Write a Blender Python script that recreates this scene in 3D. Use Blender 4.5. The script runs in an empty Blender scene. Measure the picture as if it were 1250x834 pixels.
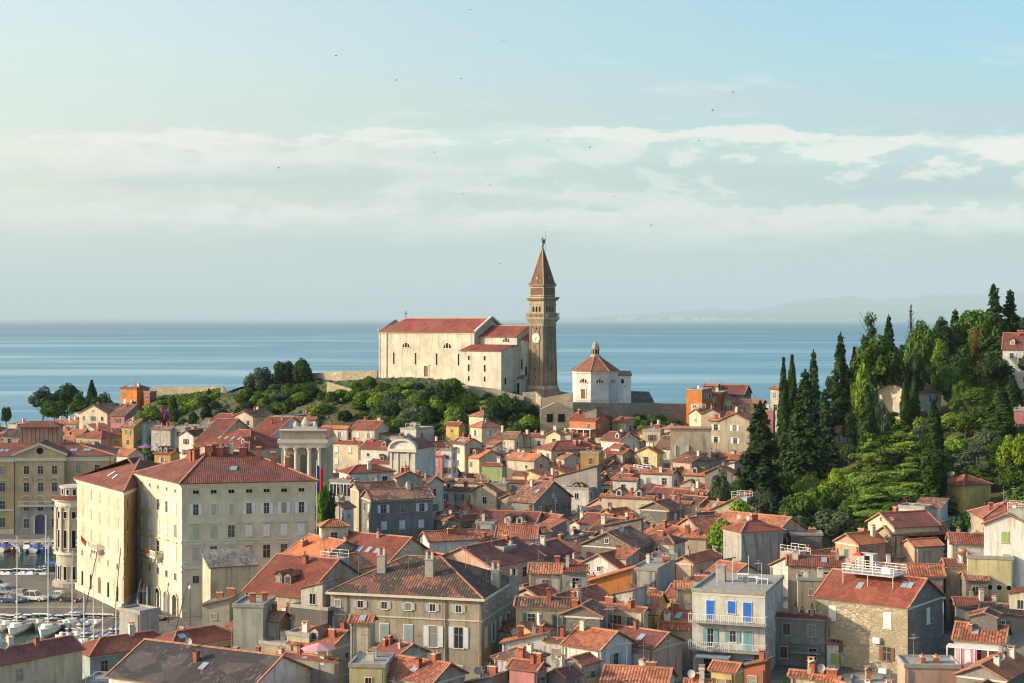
import bpy, math, random
import numpy as np
from mathutils import Vector, noise as mnoise
PI = math.pi; R = math.radians
rnd = random.Random(7)
F = 1960.0; HY = 391.0; CX = 625.0; CAMZ = 50.0      # focal length and horizon of the 1250 px photograph
scene = bpy.context.scene
COL = scene.collection

def at(px, Y, py):
    """a point seen at (px, py), Y metres ahead"""
    return ((px-CX)/F*Y, Y, CAMZ-(py-HY)/F*Y)
def zof(py, Y): return CAMZ-(py-HY)/F*Y
def xof(px, Y): return (px-CX)/F*Y
def pix(x, y, z): return (CX+x/y*F, HY+(CAMZ-z)/y*F)

# ------------------------------------------------------------------ terrain
G_PX = [-300, 0, 100, 200, 300, 400, 500, 600, 700, 800, 900, 1000, 1100, 1200, 1350, 1700]
G_ROWS = {
 40:  [15,16,17,18,19,20,20,20,20,20,20,20,21,22,24,28],
 120: [1.5,1.5,1.6,2,3,4,5,6,6.5,7,8,9,9.5,10,14,20],
 180: [1.5,1.5,1.5,2,2.5,3,4,4.5,5,5.2,5.2,4.8,5.2,7.5,11,18],
 230: [1.5,1.5,1.5,2,2.5,3,4,4.8,5.5,6,6.2,6.8,8.3,10.3,13.5,20],
 280: [1.5,1.5,1.5,1.8,2.5,3,4,5,6.5,7.5,8,10,12.5,15,18,24],
 330: [1.5,1.5,1.5,2,3,3.5,4.5,6,7.5,8.5,10,13,17,21,25,30],
 380: [1.5,1.5,1.8,2.5,3.5,5,6.5,8,10,11,13,15.5,22,27,32,36],
 415: [1.5,1.6,2,3.5,5,8,10,11.5,14,15,16,18,25,32,37,40],
 435: [1.5,1.6,2.5,5,8,14,16,17,23,22.5,18,20,27,35,40,42],
 451: [1.5,1.8,3,7,12,21,25,26.5,25.5,24,20,22,29,37,42,44],
 460: [1.5,1.8,3,8,14,25,32,32,26.5,24,20,22,30,39,44,46],
 490: [1.6,2,4,12,20,31,33,33,27.5,25,20,22,32,40,46,48],
 520: [1.6,2.2,6,17,28,28,26,24,22,18,12,18,30,38,46,48],
 560: [1.6,2.5,9,24,25,10,0,-3,-4,-4,2,10,22,34,40,42],
 600: [1.6,2.5,13,14,4,-5,-6,-6,-6,-6,-4,0,10,20,30,32],
 640: [1.6,2.5,8,-2,-6,-6,-6,-6,-6,-6,-6,-5,0,5,10,12],
 690: [1.6,2.2,0,-6,-6,-6,-6,-6,-6,-6,-6,-6,-6,-6,-4,-2],
 720: [-3,-3,-6,-6,-6,-6,-6,-6,-6,-6,-6,-6,-6,-6,-6,-6],
 900: [-6]*16,
}
_GY = sorted(G_ROWS); _GT = np.array([G_ROWS[y] for y in _GY], float)
def ground(x, y):
    yy = max(_GY[0], min(_GY[-1], y)); px = CX+x/max(y, 40)*F
    px = max(G_PX[0], min(G_PX[-1], px))
    j = min(len(_GY)-2, int(np.searchsorted(_GY, yy, 'right'))-1); j = max(j, 0)
    i = min(len(G_PX)-2, int(np.searchsorted(G_PX, px, 'right'))-1); i = max(i, 0)
    v = (yy-_GY[j])/(_GY[j+1]-_GY[j]); u = (px-G_PX[i])/(G_PX[i+1]-G_PX[i])
    su = u*u*(3-2*u); u = 0.5*u+0.5*su
    a = _GT[j, i]*(1-u)+_GT[j, i+1]*u; b = _GT[j+1, i]*(1-u)+_GT[j+1, i+1]*u
    return a*(1-v)+b*v
def in_basin(x, y):
    if 306 < y < 354 and x < -88: return True
    if 222 < y < 270 and x < -66: return True
    if 222 < y < 250 and x < -46: return True
    return False
def solveY(px, py, h, y0=150, y1=760):
    """distance at which something h above the ground shows at (px, py)"""
    prev = None
    Y = y0
    while Y < y1:
        f = ground(xof(px, Y), Y)+h-zof(py, Y)
        if f >= 0: return Y
        Y += 1.0
    return y1

# ------------------------------------------------------------------ materials
MAT = {}
class NT:
    def __init__(s, mat):
        s.m = mat; mat.use_nodes = True; s.t = mat.node_tree; s.t.nodes.clear()
    def n(s, typ, **kw):
        nd = s.t.nodes.new(typ)
        for k, v in kw.items():
            if k == 'inp':
                for kk, vv in v.items():
                    if hasattr(vv, 'is_output') or isinstance(vv, bpy.types.NodeSocket): s.t.links.new(vv, nd.inputs[kk])
                    else: nd.inputs[kk].default_value = vv
            else: setattr(nd, k, v)
        return nd
    def l(s, a, b): s.t.links.new(a, b)
    def math(s, op, a, b=0.0, c=None, clamp=False):
        nd = s.t.nodes.new('ShaderNodeMath'); nd.operation = op; nd.use_clamp = clamp
        for i, v in enumerate((a, b) if c is None else (a, b, c)):
            if isinstance(v, bpy.types.NodeSocket): s.l(v, nd.inputs[i])
            else: nd.inputs[i].default_value = v
        return nd.outputs[0]
    def mix(s, fac, a, b, blend='MIX'):
        nd = s.t.nodes.new('ShaderNodeMix'); nd.data_type = 'RGBA'; nd.blend_type = blend
        for i, v in ((0, fac), (6, a), (7, b)):
            if isinstance(v, bpy.types.NodeSocket): s.l(v, nd.inputs[i])
            elif i == 0: nd.inputs[0].default_value = v
            else: nd.inputs[i].default_value = (*v[:3], 1)
        return nd.outputs[2]
    def ramp(s, fac, lo, hi):
        nd = s.t.nodes.new('ShaderNodeMapRange'); nd.interpolation_type = 'SMOOTHSTEP'
        s.l(fac, nd.inputs[0]); nd.inputs[1].default_value = lo; nd.inputs[2].default_value = hi
        return nd.outputs[0]
    def noise(s, vec, scale, detail=3, rough=.55):
        nd = s.t.nodes.new('ShaderNodeTexNoise'); s.l(vec, nd.inputs['Vector'])
        nd.inputs['Scale'].default_value = scale; nd.inputs['Detail'].default_value = detail; nd.inputs['Roughness'].default_value = rough
        return nd.outputs['Fac']
    def mapping(s, vec, scale=(1,1,1), rot=(0,0,0)):
        nd = s.t.nodes.new('ShaderNodeMapping'); s.l(vec, nd.inputs[0]); nd.inputs['Scale'].default_value = scale; nd.inputs['Rotation'].default_value = rot
        return nd.outputs[0]
    def out(s, col, rough=.85, bump=None, bs=.3, bd=.02, spec=.3, metal=0, trans=None, normal=None):
        b = s.t.nodes.new('ShaderNodeBsdfPrincipled'); o = s.t.nodes.new('ShaderNodeOutputMaterial')
        if isinstance(col, bpy.types.NodeSocket): s.l(col, b.inputs['Base Color'])
        else: b.inputs['Base Color'].default_value = (*col[:3], 1)
        if isinstance(rough, bpy.types.NodeSocket): s.l(rough, b.inputs['Roughness'])
        else: b.inputs['Roughness'].default_value = rough
        b.inputs['Specular IOR Level'].default_value = spec; b.inputs['Metallic'].default_value = metal
        if bump is not None:
            bn = s.t.nodes.new('ShaderNodeBump'); s.l(bump, bn.inputs['Height']); bn.inputs['Strength'].default_value = bs; bn.inputs['Distance'].default_value = bd
            s.l(bn.outputs[0], b.inputs['Normal'])
        s.l(b.outputs[0], o.inputs[0]); s.b = b
        return b
def newmat(name):
    m = bpy.data.materials.new(name); MAT[name] = m
    return m, NT(m)
def srgb(r, g, b):
    f = lambda c: (c/255/12.92) if c/255 <= .04045 else ((c/255+.055)/1.055)**2.4
    return (f(r), f(g), f(b))
def dk(c, k): return tuple(v*k for v in c)

def plain(name, col, rough=.7, spec=.3, metal=0, var=.12):
    if name in MAT: return MAT[name]
    m, t = newmat(name)
    g = t.n('ShaderNodeNewGeometry').outputs['Position']
    c = t.mix(t.ramp(t.noise(g, 1.7, 4), .3, .7), col, dk(col, 1-var))
    t.out(c, rough, spec=spec, metal=metal)
    return m
def wallmat(name, col, kind='plaster', dirt=.45):
    key = 'wall_'+name
    if key in MAT: return MAT[key]
    m, t = newmat(key)
    g = t.n('ShaderNodeNewGeometry').outputs['Position']
    oi = t.n('ShaderNodeObjectInfo').outputs['Random']
    if kind == 'stone':
        mp = t.mapping(g, (1,1,1.7))
        v = t.n('ShaderNodeTexVoronoi', inp={'Vector': mp, 'Scale': 2.3})
        v2 = t.n('ShaderNodeTexVoronoi', feature='DISTANCE_TO_EDGE', inp={'Vector': mp, 'Scale': 2.3})
        hsv = t.n('ShaderNodeSeparateColor', inp={0: v.outputs['Color']}).outputs[0]
        c = t.mix(hsv, dk(col, .55), dk(col, 1.35))
        c = t.mix(t.ramp(t.noise(g, .35, 4), .35, .65), c, dk(col, .75))
        e = t.ramp(v2.outputs['Distance'], 0, .07)
        c = t.mix(e, dk(col, .55), c)
        t.out(c, .9, bump=e, bs=.6, bd=.05)
        return m
    c = t.mix(t.ramp(t.noise(g, .28, 5, .6), .3, .7), dk(col, .98), dk(col, .70))
    # rain streaks and grime
    st = t.noise(t.mapping(g, (1.6, 1.6, .16)), 1.0, 5, .65)
    c = t.mix(t.math('MULTIPLY', t.ramp(st, .47, .72), min(1, dirt*1.25)), c, (dk((.16,.14,.11), 1.0)))
    bl = t.noise(g, .9, 6, .7)
    c = t.mix(t.math('MULTIPLY', t.ramp(bl, .53, .62), dirt*.8), c, dk(col, .55))
    bright = t.math('MULTIPLY_ADD', oi, .26, .78)
    c = t.mix(1.0, c, t.n('ShaderNodeCombineColor', inp={0: bright, 1: bright, 2: bright}).outputs[0], 'MULTIPLY')
    fn = t.noise(g, 9, 4, .7)
    t.out(c, .9, bump=fn, bs=.25, bd=.03, spec=.2)
    return m
def roofmat(name, c1, c2, old, oldamt, contrast=1.0):
    key = 'roof_'+name
    if key in MAT: return MAT[key]
    m, t = newmat(key)
    uv = t.n('ShaderNodeUVMap').outputs[0]
    sp = t.n('ShaderNodeSeparateXYZ', inp={0: uv})
    g = t.n('ShaderNodeNewGeometry').outputs['Position']
    oi = t.n('ShaderNodeObjectInfo').outputs['Random']
    us = t.math('DIVIDE', sp.outputs[0], .36 if contrast >= 1.05 else .32)
    rowi = t.math('FLOOR', us)
    vs = t.math('ADD', t.math('DIVIDE', sp.outputs[1], .42), t.math('MULTIPLY', t.math('FRACT', t.math('MULTIPLY', rowi, .371)), .5))
    cell = t.n('ShaderNodeCombineXYZ', inp={0: rowi, 1: t.math('FLOOR', vs), 2: t.math('MULTIPLY', oi, 50.0)}).outputs[0]
    wn = t.n('ShaderNodeTexWhiteNoise', noise_dimensions='3D', inp={'Vector': cell})
    big = t.noise(g, .22, 4, .6)
    mid = t.noise(g, 1.1, 5, .65)
    f = t.math('ADD', t.math('MULTIPLY', wn.outputs['Value'], .8*contrast), t.math('MULTIPLY_ADD', t.ramp(mid, .3, .7), .5, -.05))
    c = t.mix(t.ramp(f, .15, 1.05), c1, c2)
    w2 = t.n('ShaderNodeTexWhiteNoise', noise_dimensions='3D', inp={'Vector': t.mapping(cell, (1.7,2.3,1))}).outputs['Value']
    o = t.math('ADD', t.math('MULTIPLY', w2, .5), t.math('ADD', t.math('MULTIPLY', big, .7), t.math('MULTIPLY', mid, .3)))
    c = t.mix(t.ramp(o, 1.25-oldamt, 1.45-oldamt), c, old)
    # channels between the cover tiles, their shade darkened into the colour
    s = t.math('ABSOLUTE', t.math('SUBTRACT', t.math('FRACT', us), .5))
    chan = t.ramp(s, .30, .5)
    prof = t.math('SQRT', t.math('MAXIMUM', t.math('SUBTRACT', .25, t.math('MULTIPLY', s, s)), 0.0))
    step = t.math('MULTIPLY', t.math('FRACT', vs), -.25)
    hgt = t.math('ADD', prof, step)
    c = t.mix(t.math('MULTIPLY', chan, .8 if contrast >= 1.05 else .5), c, dk(old, .45))
    vp = t.n('ShaderNodeTexVoronoi', inp={'Vector': t.mapping(g, (.42,.42,.42)), 'Scale': 1.0}); vr = t.n('ShaderNodeSeparateColor', inp={0: vp.outputs['Color']}).outputs
    c = t.mix(t.math('MULTIPLY', t.ramp(vr[0], .62, .70), .35), c, dk(c2, 1.05)); c = t.mix(t.math('MULTIPLY', t.ramp(vr[1], .70, .78), .45), c, dk(c1, .62))
    lo = t.noise(g, .13, 3, .5); c = t.mix(t.math('MULTIPLY', t.ramp(lo, .45, .7), .35 if c1[0] > .2 else .0), c, tuple(.5*x+.5*y for x, y in zip(old, (.30,.17,.12))))
    br = t.math('MULTIPLY_ADD', oi, .3, .85)
    c = t.mix(1.0, c, t.n('ShaderNodeCombineColor', inp={0: br, 1: br, 2: br}).outputs[0], 'MULTIPLY')
    t.out(c, .85, bump=hgt, bs=.9, bd=.16, spec=.25)
    return m
OLD = (.10,.085,.07)
ROOF = {
 'red':    lambda: roofmat('red', (.235,.058,.038), (.33,.10,.062), (.17,.075,.055), .45, .9),
 'maroon': lambda: roofmat('maroon', (.20,.065,.052), (.28,.10,.075), (.14,.07,.055), .5, .85),
 'orange': lambda: roofmat('orange', (.52,.15,.06), (.62,.24,.11), (.30,.13,.08), .35, .9),
 'redtile':lambda: roofmat('redtile', (.28,.07,.04), (.45,.17,.09), (.17,.085,.06), .45, 1.2),
 'orangetile':lambda: roofmat('orangetile', (.37,.11,.052), (.54,.22,.115), (.18,.10,.07), .45, 1.2),
 'brown':  lambda: roofmat('brown', (.26,.095,.055), (.47,.25,.15), (.13,.09,.065), .65, 1.3),
 'mix':    lambda: roofmat('mix', (.17,.09,.065), (.40,.16,.10), (.085,.07,.058), .8, 1.3),
 'dark':   lambda: roofmat('dark', (.085,.075,.07), (.155,.125,.11), (.055,.052,.05), .8, 1.1),
 'grey':   lambda: roofmat('grey', (.22,.20,.18), (.32,.29,.25), (.12,.11,.10), .6, 1.0),
}
WALLC = {
 'cream': (.70,.61,.44), 'white': (.78,.75,.68), 'pale grey': (.50,.49,.45), 'grey': (.30,.285,.26), 'dark grey': (.17,.165,.155),
 'ochre': (.60,.38,.15), 'yellow': (.70,.50,.17), 'pale yellow': (.68,.60,.32), 'pink': (.52,.22,.22), 'salmon': (.62,.40,.29), 'orange': (.70,.26,.07),
 'beige': (.52,.44,.32), 'green': (.34,.42,.20), 'pale green': (.44,.45,.36), 'teal': (.40,.50,.46), 'brick red': (.50,.17,.09), 'pale blue': (.50,.56,.60),
}
def WM(c):
    if c == 'stone': return wallmat('stone', (.43,.365,.255), 'stone')
    if c == 'grey stone': return wallmat('greystone', (.22,.205,.18), 'stone')
    if c == 'stained grey': return wallmat('stained', (.48,.47,.44), dirt=.8)
    return wallmat(c, WALLC[c], dirt=.6 if c in ('grey','dark grey','beige','pale grey') else .42)
def RM(c): return ROOF[c]()
def basic_mats():
    plain('white_paint', (.78,.77,.72), .6); plain('trim_stone', (.62,.57,.46), .8); plain('grey_paint', (.42,.42,.40), .6)
    plain('brick', (.38,.12,.07), .85, var=.35); plain('concrete', (.36,.34,.30), .9, var=.25); plain('dark_metal', (.06,.06,.06), .5, .5)
    plain('wood', (.16,.08,.045), .7); plain('sh_green', (.07,.16,.10), .6); plain('sh_brown', (.18,.08,.05), .6); plain('sh_blue', (.03,.16,.58), .55)
    plain('sh_white', (.66,.68,.66), .6); plain('sh_grey', (.42,.41,.36), .6); plain('sh_slate', (.30,.37,.37), .4); plain('door_violet', (.09,.08,.14), .6); plain('sh_teal', (.16,.36,.40), .6); plain('sh_lime', (.30,.42,.13), .6)
    plain('ridge_tile', (.52,.24,.14), .85, var=.4); plain('lead', (.30,.31,.31), .55, .4)
    plain('red_cloth', (.55,.06,.05), .8); plain('pink_cloth', (.70,.20,.38), .8); plain('orange_cloth', (.75,.22,.06), .8); plain('blue_cloth', (.08,.12,.45), .8); plain('white_cloth', (.78,.78,.76), .8)
    plain('lamp_grey', (.25,.25,.25), .5); plain('black', (.02,.02,.02), .6); plain('purple_cloth', (.35,.12,.38), .8)
    m, t = newmat('glass'); oi_ = t.n('ShaderNodeObjectInfo').outputs['Random']; t.out(t.mix(t.ramp(oi_, .68, .8), t.mix(oi_, (.018,.022,.03), (.07,.08,.09)), (.26,.25,.22)), .15, spec=.7)  # paler panes: curtains, and reflected light painted into the tint
    m, t = newmat('skylight'); t.out((.30,.36,.42), .08, spec=.9)
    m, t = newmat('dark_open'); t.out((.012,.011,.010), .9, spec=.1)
    m, t = newmat('copper'); t.out((.16,.15,.12), .5, spec=.4, metal=.3)
basic_mats()

# ------------------------------------------------------------------ mesh builder
class MB:
    def __init__(s): s.v = []; s.f = []; s.mi = []; s.uv = []; s.mats = []
    def m(s, mat):
        if isinstance(mat, str): mat = MAT[mat]
        if mat not in s.mats: s.mats.append(mat)
        return s.mats.index(mat)
    def face(s, pts, mat, uv=None):
        b = len(s.v); s.v.extend([tuple(p) for p in pts]); s.f.append(tuple(range(b, b+len(pts)))); s.mi.append(s.m(mat)); s.uv.append(uv)
    def box(s, x0, x1, y0, y1, z0, z1, mat, skip=''):
        a = (x0,y0,z0); b = (x1,y0,z0); c = (x1,y1,z0); d = (x0,y1,z0); e = (x0,y0,z1); f = (x1,y0,z1); g = (x1,y1,z1); h = (x0,y1,z1)
        for k, q in (('f',(a,b,f,e)), ('r',(b,c,g,f)), ('b',(c,d,h,g)), ('l',(d,a,e,h)), ('t',(e,f,g,h)), ('u',(d,c,b,a))):
            if k not in skip: s.face(q, mat)
        return s
    def bar(s, p, q, w, mat, h=None):
        """square bar from p to q"""
        p = Vector(p); q = Vector(q); d = (q-p).normalized(); up = Vector((0,0,1)) if abs(d.z) < .9 else Vector((1,0,0))
        a = d.cross(up).normalized()*w/2; b = d.cross(a).normalized()*(h or w)/2
        A = [p+a+b, p-a+b, p-a-b, p+a-b]; B = [v+(q-p) for v in A]
        for i in range(4):
            j = (i+1) % 4; s.face((A[i], A[j], B[j], B[i]), mat)
        s.face(B, mat); s.face(A[::-1], mat); return s
    def tube(s, p, q, r0, r1, mat, n=8, cap=True):
        p = Vector(p); q = Vector(q); d = (q-p).normalized(); up = Vector((0,0,1)) if abs(d.z) < .9 else Vector((1,0,0))
        a = d.cross(up).normalized(); b = a.cross(d).normalized()
        A = [p+(a*math.cos(2*PI*i/n)+b*math.sin(2*PI*i/n))*r0 for i in range(n)]
        B = [q+(a*math.cos(2*PI*i/n)+b*math.sin(2*PI*i/n))*r1 for i in range(n)]
        for i in range(n):
            j = (i+1) % n; s.face((A[j], A[i], B[i], B[j]), mat)
        if cap:
            if r1 > 0: s.face(B[::-1], mat)
            s.face(A, mat)
        return s
    def lathe(s, prof, mat, n=12, c=(0,0), ph=0, sx=1, sy=1):
        P = [[(c[0]+r*sx*math.cos(ph+2*PI*i/n), c[1]+r*sy*math.sin(ph+2*PI*i/n), z) for i in range(n)] for r, z in prof]
        for a, b in zip(P, P[1:]):
            for i in range(n):
                j = (i+1) % n; s.face((a[i], a[j], b[j], b[i]), mat)
        s.face(P[0][::-1], mat); s.face(P[-1], mat); return s
    def prism(s, poly, z0, z1, mat, top=None):
        n = len(poly)
        for i in range(n):
            j = (i+1) % n; a, b = poly[i], poly[j]
            s.face(((a[0],a[1],z0),(b[0],b[1],z0),(b[0],b[1],z1),(a[0],a[1],z1)), mat)
        s.face([(p[0],p[1],z1) for p in poly], top or mat); s.face([(p[0],p[1],z0) for p in poly][::-1], mat); return s
    def mesh(s, name):
        me = bpy.data.meshes.new(name); me.from_pydata(s.v, [], s.f)
        for m in s.mats: me.materials.append(m)
        me.polygons.foreach_set('material_index', s.mi)
        if any(u is not None for u in s.uv):
            uvl = me.uv_layers.new(name='UVMap'); dat = []
            for f, u in zip(s.f, s.uv):
                if u is None: dat.extend([0.0]*2*len(f))
                else:
                    for p in u: dat.extend(p)
            uvl.data.foreach_set('uv', dat)
        me.update(); return me
    def build(s, name, parent=None, loc=(0,0,0), rz=0):
        return link(name, s.mesh(name), parent, loc, rz)
def link(name, me, parent=None, loc=(0,0,0), rz=0):
    o = bpy.data.objects.new(name, me); COL.objects.link(o); o.location = loc; o.rotation_euler = (0,0,rz)
    if parent: o.parent = parent
    return o
def empty(name, loc, rz=0):
    o = bpy.data.objects.new(name, None); COL.objects.link(o); o.location = loc; o.rotation_euler = (0,0,rz); o.empty_display_size = .5
    return o
def tag(o, label, cat, group=None):
    o['label'] = label; o['category'] = cat
    if group: o['group'] = group
    return o
def kind(o, k): o['kind'] = k; return o
THINGS = []   # (root, px, py, desc, noun) waiting for a label of their own
def copy_tree(o, parent=None):
    c = o.copy(); COL.objects.link(c); c.parent = parent
    for ch in o.children: copy_tree(ch, c)
    return c
# ------------------------------------------------------------------ windows
WCACHE = {}
def window_meshes(w, h, style, sh, frame):
    key = (round(w,2), round(h,2), style, sh, frame)
    if key in WCACHE: return WCACHE[key]
    f = MB(); t = .065
    f.box(-w/2-t, -w/2, -.06, 0, -t, h+t, frame); f.box(w/2, w/2+t, -.06, 0, -t, h+t, frame)
    f.box(-w/2, w/2, -.06, 0, h, h+t, frame); f.box(-w/2-.16, w/2+.16, -.16, 0, -t-.06, -t+.002, frame)
    f.box(-.025, .025, -.04, 0, 0, h, 'grey_paint')
    if h > 1.3: f.box(-w/2, w/2, -.045, -.001, h*.62, h*.62+.05, 'grey_paint')
    if style == 'hood':
        f.box(-w/2-.3, w/2+.3, -.28, 0, h+.28, h+.42, frame); f.box(-w/2-.2, w/2+.2, -.12, 0, h+t+.002, h+.28, frame)
    pn = MB(); pn.box(-w/2, w/2, -.025, 0, 0, h, 'dark_open' if style == 'dark' else 'glass', skip='b')
    subs = []
    if style in ('open', 'hoodopen'):
        a = MB(); a.box(-w-.14, -w/2-.10, -.075, -.02, -.02, h+.02, sh); subs.append(a.mesh('shutter'))
        a = MB(); a.box(w/2+.10, w+.14, -.075, -.02, -.02, h+.02, sh); subs.append(a.mesh('shutter'))
    if style == 'closed':
        for sx in (-1, 1):
            a = MB(); x0, x1 = (-w/2, -.012) if sx < 0 else (.012, w/2)
            a.box(x0, x1, -.075, -.03, .01, h, sh)
            k = 0
            while k*.22 < h-.2: a.box(x0+.06, x1-.06, -.085, -.0755, .08+k*.22, .08+k*.22+.12, sh); k += 1
            subs.append(a.mesh('shutter'))
    one = MB()
    for q in (f, pn):
        for fc, mi in zip(q.f, q.mi): one.face([q.v[i] for i in fc], q.mats[mi])
    if style in ('open',):
        one.box(-w-.14, -w/2-.10, -.075, -.02, -.02, h+.02, sh); one.box(w/2+.10, w+.14, -.075, -.02, -.02, h+.02, sh)
    if style == 'closed': one.box(-w/2, w/2, -.07, -.026, .01, h, sh)
    WCACHE[key] = (f.mesh('window'), pn.mesh('pane'), subs, one.mesh('window'))
    return WCACHE[key]
def window(root, x, y, z, ang, w=.9, h=1.35, style='open', sh='sh_white', frame='white_paint', lod=0):
    fm, pm, subs, one = window_meshes(w, h, style, sh, frame)
    if lod: return link('window', one, root, (x, y, z), ang)
    o = link('window', fm, root, (x, y, z), ang)
    link('pane', pm, o)
    for s in subs: link('shutter', s, o)
    return o
def wall_windows(root, P, Q, rows, n, margin=1.0, lod=0, skip=0.0, r=None):
    """windows on the wall P->Q (outside on its right hand side); rows: list of dicts z,w,h,style,sh"""
    P = Vector((*P, 0)); Q = Vector((*Q, 0)); L = (Q-P).length; d = (Q-P).normalized(); ang = math.atan2(d.y, d.x)
    nrm = Vector((d.y, -d.x, 0))
    for row in rows:
        for i in range(n):
            if r and r.random() < skip: continue
            s = margin+(L-2*margin)*(i+.5)/n+(r.uniform(-.3,.3) if r and n < 5 and 'frame' not in row else 0)
            p = P+d*s+nrm*.004
            kw = dict(row); z = kw.pop('z')
            st = kw.get('style', 'open')
            if st == 'rand': kw['style'] = (r or rnd).choice(['open','open','closed','plain','dark'])
            if r and 'frame' not in kw: kw['frame'] = r.choice(['white_paint','trim_stone','trim_stone','grey_paint'])
            window(root, p.x, p.y, z, ang, lod=lod, **kw)
# ------------------------------------------------------------------ roofs
def rface(mb, pts, mat, flip=False):
    pts = [Vector(p) for p in pts]
    n = (pts[1]-pts[0]).cross(pts[2]-pts[0]); n.normalize()
    if n.z < 0: n = -n
    u = Vector((0,0,1)).cross(n)
    if u.length < 1e-3: u = Vector((1,0,0))
    u.normalize(); v = n.cross(u)
    mb.face(pts, mat, [(p.dot(u), p.dot(v)) for p in pts])
def slab(mb, pts, mat, th=.13, edge='trim_stone', skip=()):
    top = [Vector(p) for p in pts]; bot = [p-Vector((0,0,th)) for p in top]
    rface(mb, top, mat)
    mb.face(bot[::-1], edge)
    for i in range(len(top)):
        if i in skip: continue
        j = (i+1) % len(top); mb.face((bot[i], bot[j], top[j], top[i]), edge)
ROOFWORD = {'L':'gable','R':'gable','H':'hipped','P':'hipped','F':'flat','DL':'sloping','DR':'sloping','SF':'sloping'}
def roof_mesh(W, D, h, typ, mat, pitch=20, ov=.35, th=.14, hipf=1.0):
    """returns roof MB, height function, ridge height"""
    mb = MB(); tp = math.tan(R(pitch)); w, d = W/2, D/2; edge = MAT['roofedge']; rt = MAT['ridge_tile']
    if typ in ('L', 'R'):
        sw = typ == 'R'
        a, b = (w, d) if not sw else (d, w)      # a: half length along ridge, b: half span
        def P(s, t, z): return (s, t, z) if not sw else (-t, s, z)
        rise = b*tp; H = h+rise+th
        e = b+ov; ze = h+th-ov*tp
        slab(mb, [P(-a-ov, -e, ze), P(a+ov, -e, ze), P(a+ov, 0, H), P(-a-ov, 0, H)], mat, th, edge, (2,))
        slab(mb, [P(a+ov, e, ze), P(-a-ov, e, ze), P(-a-ov, 0, H), P(a+ov, 0, H)], mat, th, edge, (2,))
        mb.bar(P(-a-ov-.03, 0, H+.03), P(a+ov+.03, 0, H+.03), .30, rt, .16)
        for s in (-a-ov+.1, a+ov-.1):
            for e2 in (-e, e): mb.bar(P(s, e2, ze+.03), P(s, 0, H+.03), .22, rt, .10)
        f = (lambda x, y: h+th+(b-abs(y))*tp) if not sw else (lambda x, y: h+th+(b-abs(x))*tp)
        return mb, f, H
    if typ in ('H', 'P'):
        b = min(w, d); rise = b*tp; H = h+rise+th; ze = h+th-ov*tp; X, Y = w+ov, d+ov
        if w >= d: r1, r2 = (-(w-b*hipf) if w > b else 0, 0, H), ((w-b*hipf) if w > b else 0, 0, H)
        else: r1, r2 = (0, -(d-b*hipf), H), (0, (d-b*hipf), H)
        c = [(-X,-Y,ze), (X,-Y,ze), (X,Y,ze), (-X,Y,ze)]
        if w >= d: fs = [(c[0],c[1],r2,r1), (c[1],c[2],r2), (c[2],c[3],r1,r2), (c[3],c[0],r1)]
        else: fs = [(c[0],c[1],r1), (c[1],c[2],r2,r1), (c[2],c[3],r2), (c[3],c[0],r1,r2)]
        for q in fs:
            pts = []
            for p in q:
                if not pts or (Vector(p)-Vector(pts[-1])).length > 1e-4: pts.append(p)
            if len(pts) > 2 and (Vector(pts[0])-Vector(pts[-1])).length < 1e-4: pts.pop()
            rface(mb, pts, mat)
        for i in range(4):
            j = (i+1) % 4; a1, b1 = Vector(c[i]), Vector(c[j]); dz = Vector((0,0,th)); mb.face((a1-dz, b1-dz, b1, a1), edge)
        mb.face([(p[0],p[1],p[2]-th) for p in c][::-1], edge)
        up = Vector((0,0,.03))
        if (Vector(r1)-Vector(r2)).length > .2: mb.bar(Vector(r1)+up, Vector(r2)+up, .28, rt, .14)
        ends = [(c[0],r1),(c[1],r2),(c[2],r2),(c[3],r1)] if w >= d else [(c[0],r1),(c[1],r1),(c[2],r2),(c[3],r2)]
        for p, q in ends: mb.bar(Vector(p)+up, Vector(q)+up, .24, rt, .12)
        return mb, (lambda x, y: h+th+min(w-abs(x), d-abs(y))*tp), H
    if typ in ('DL', 'DR', 'SF'):
        X, Y = w+ov, d+ov
        if typ == 'DL': z = lambda x, y: h+th+(x+w)*tp
        elif typ == 'DR': z = lambda x, y: h+th+(w-x)*tp
        else: z = lambda x, y: h+th+(y+d)*tp
        c = [(-X,-Y), (X,-Y), (X,Y), (-X,Y)]
        slab(mb, [(x, y, z(x, y)) for x, y in c], mat, th, edge)
        H = max(z(x, y) for x, y in c)
        return mb, z, H
    # flat
    mb.box(-w-.12, w+.12, -d-.12, d+.12, h, h+.18, MAT['concrete'])
    for q in ((-w-.12, w+.12, -d-.12, -d+.1), (-w-.12, w+.12, d-.1, d+.12), (-w-.12, -w+.1, -d+.1, d-.1), (w-.1, w+.12, -d+.1, d-.1)):
        mb.box(*q, h+.18, h+.45, MAT['concrete'], skip='u')
    return mb, (lambda x, y: h+.18), h+.45
plain('roofedge', (.24,.12,.08), .9, var=.4)
CHC = {}
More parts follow.
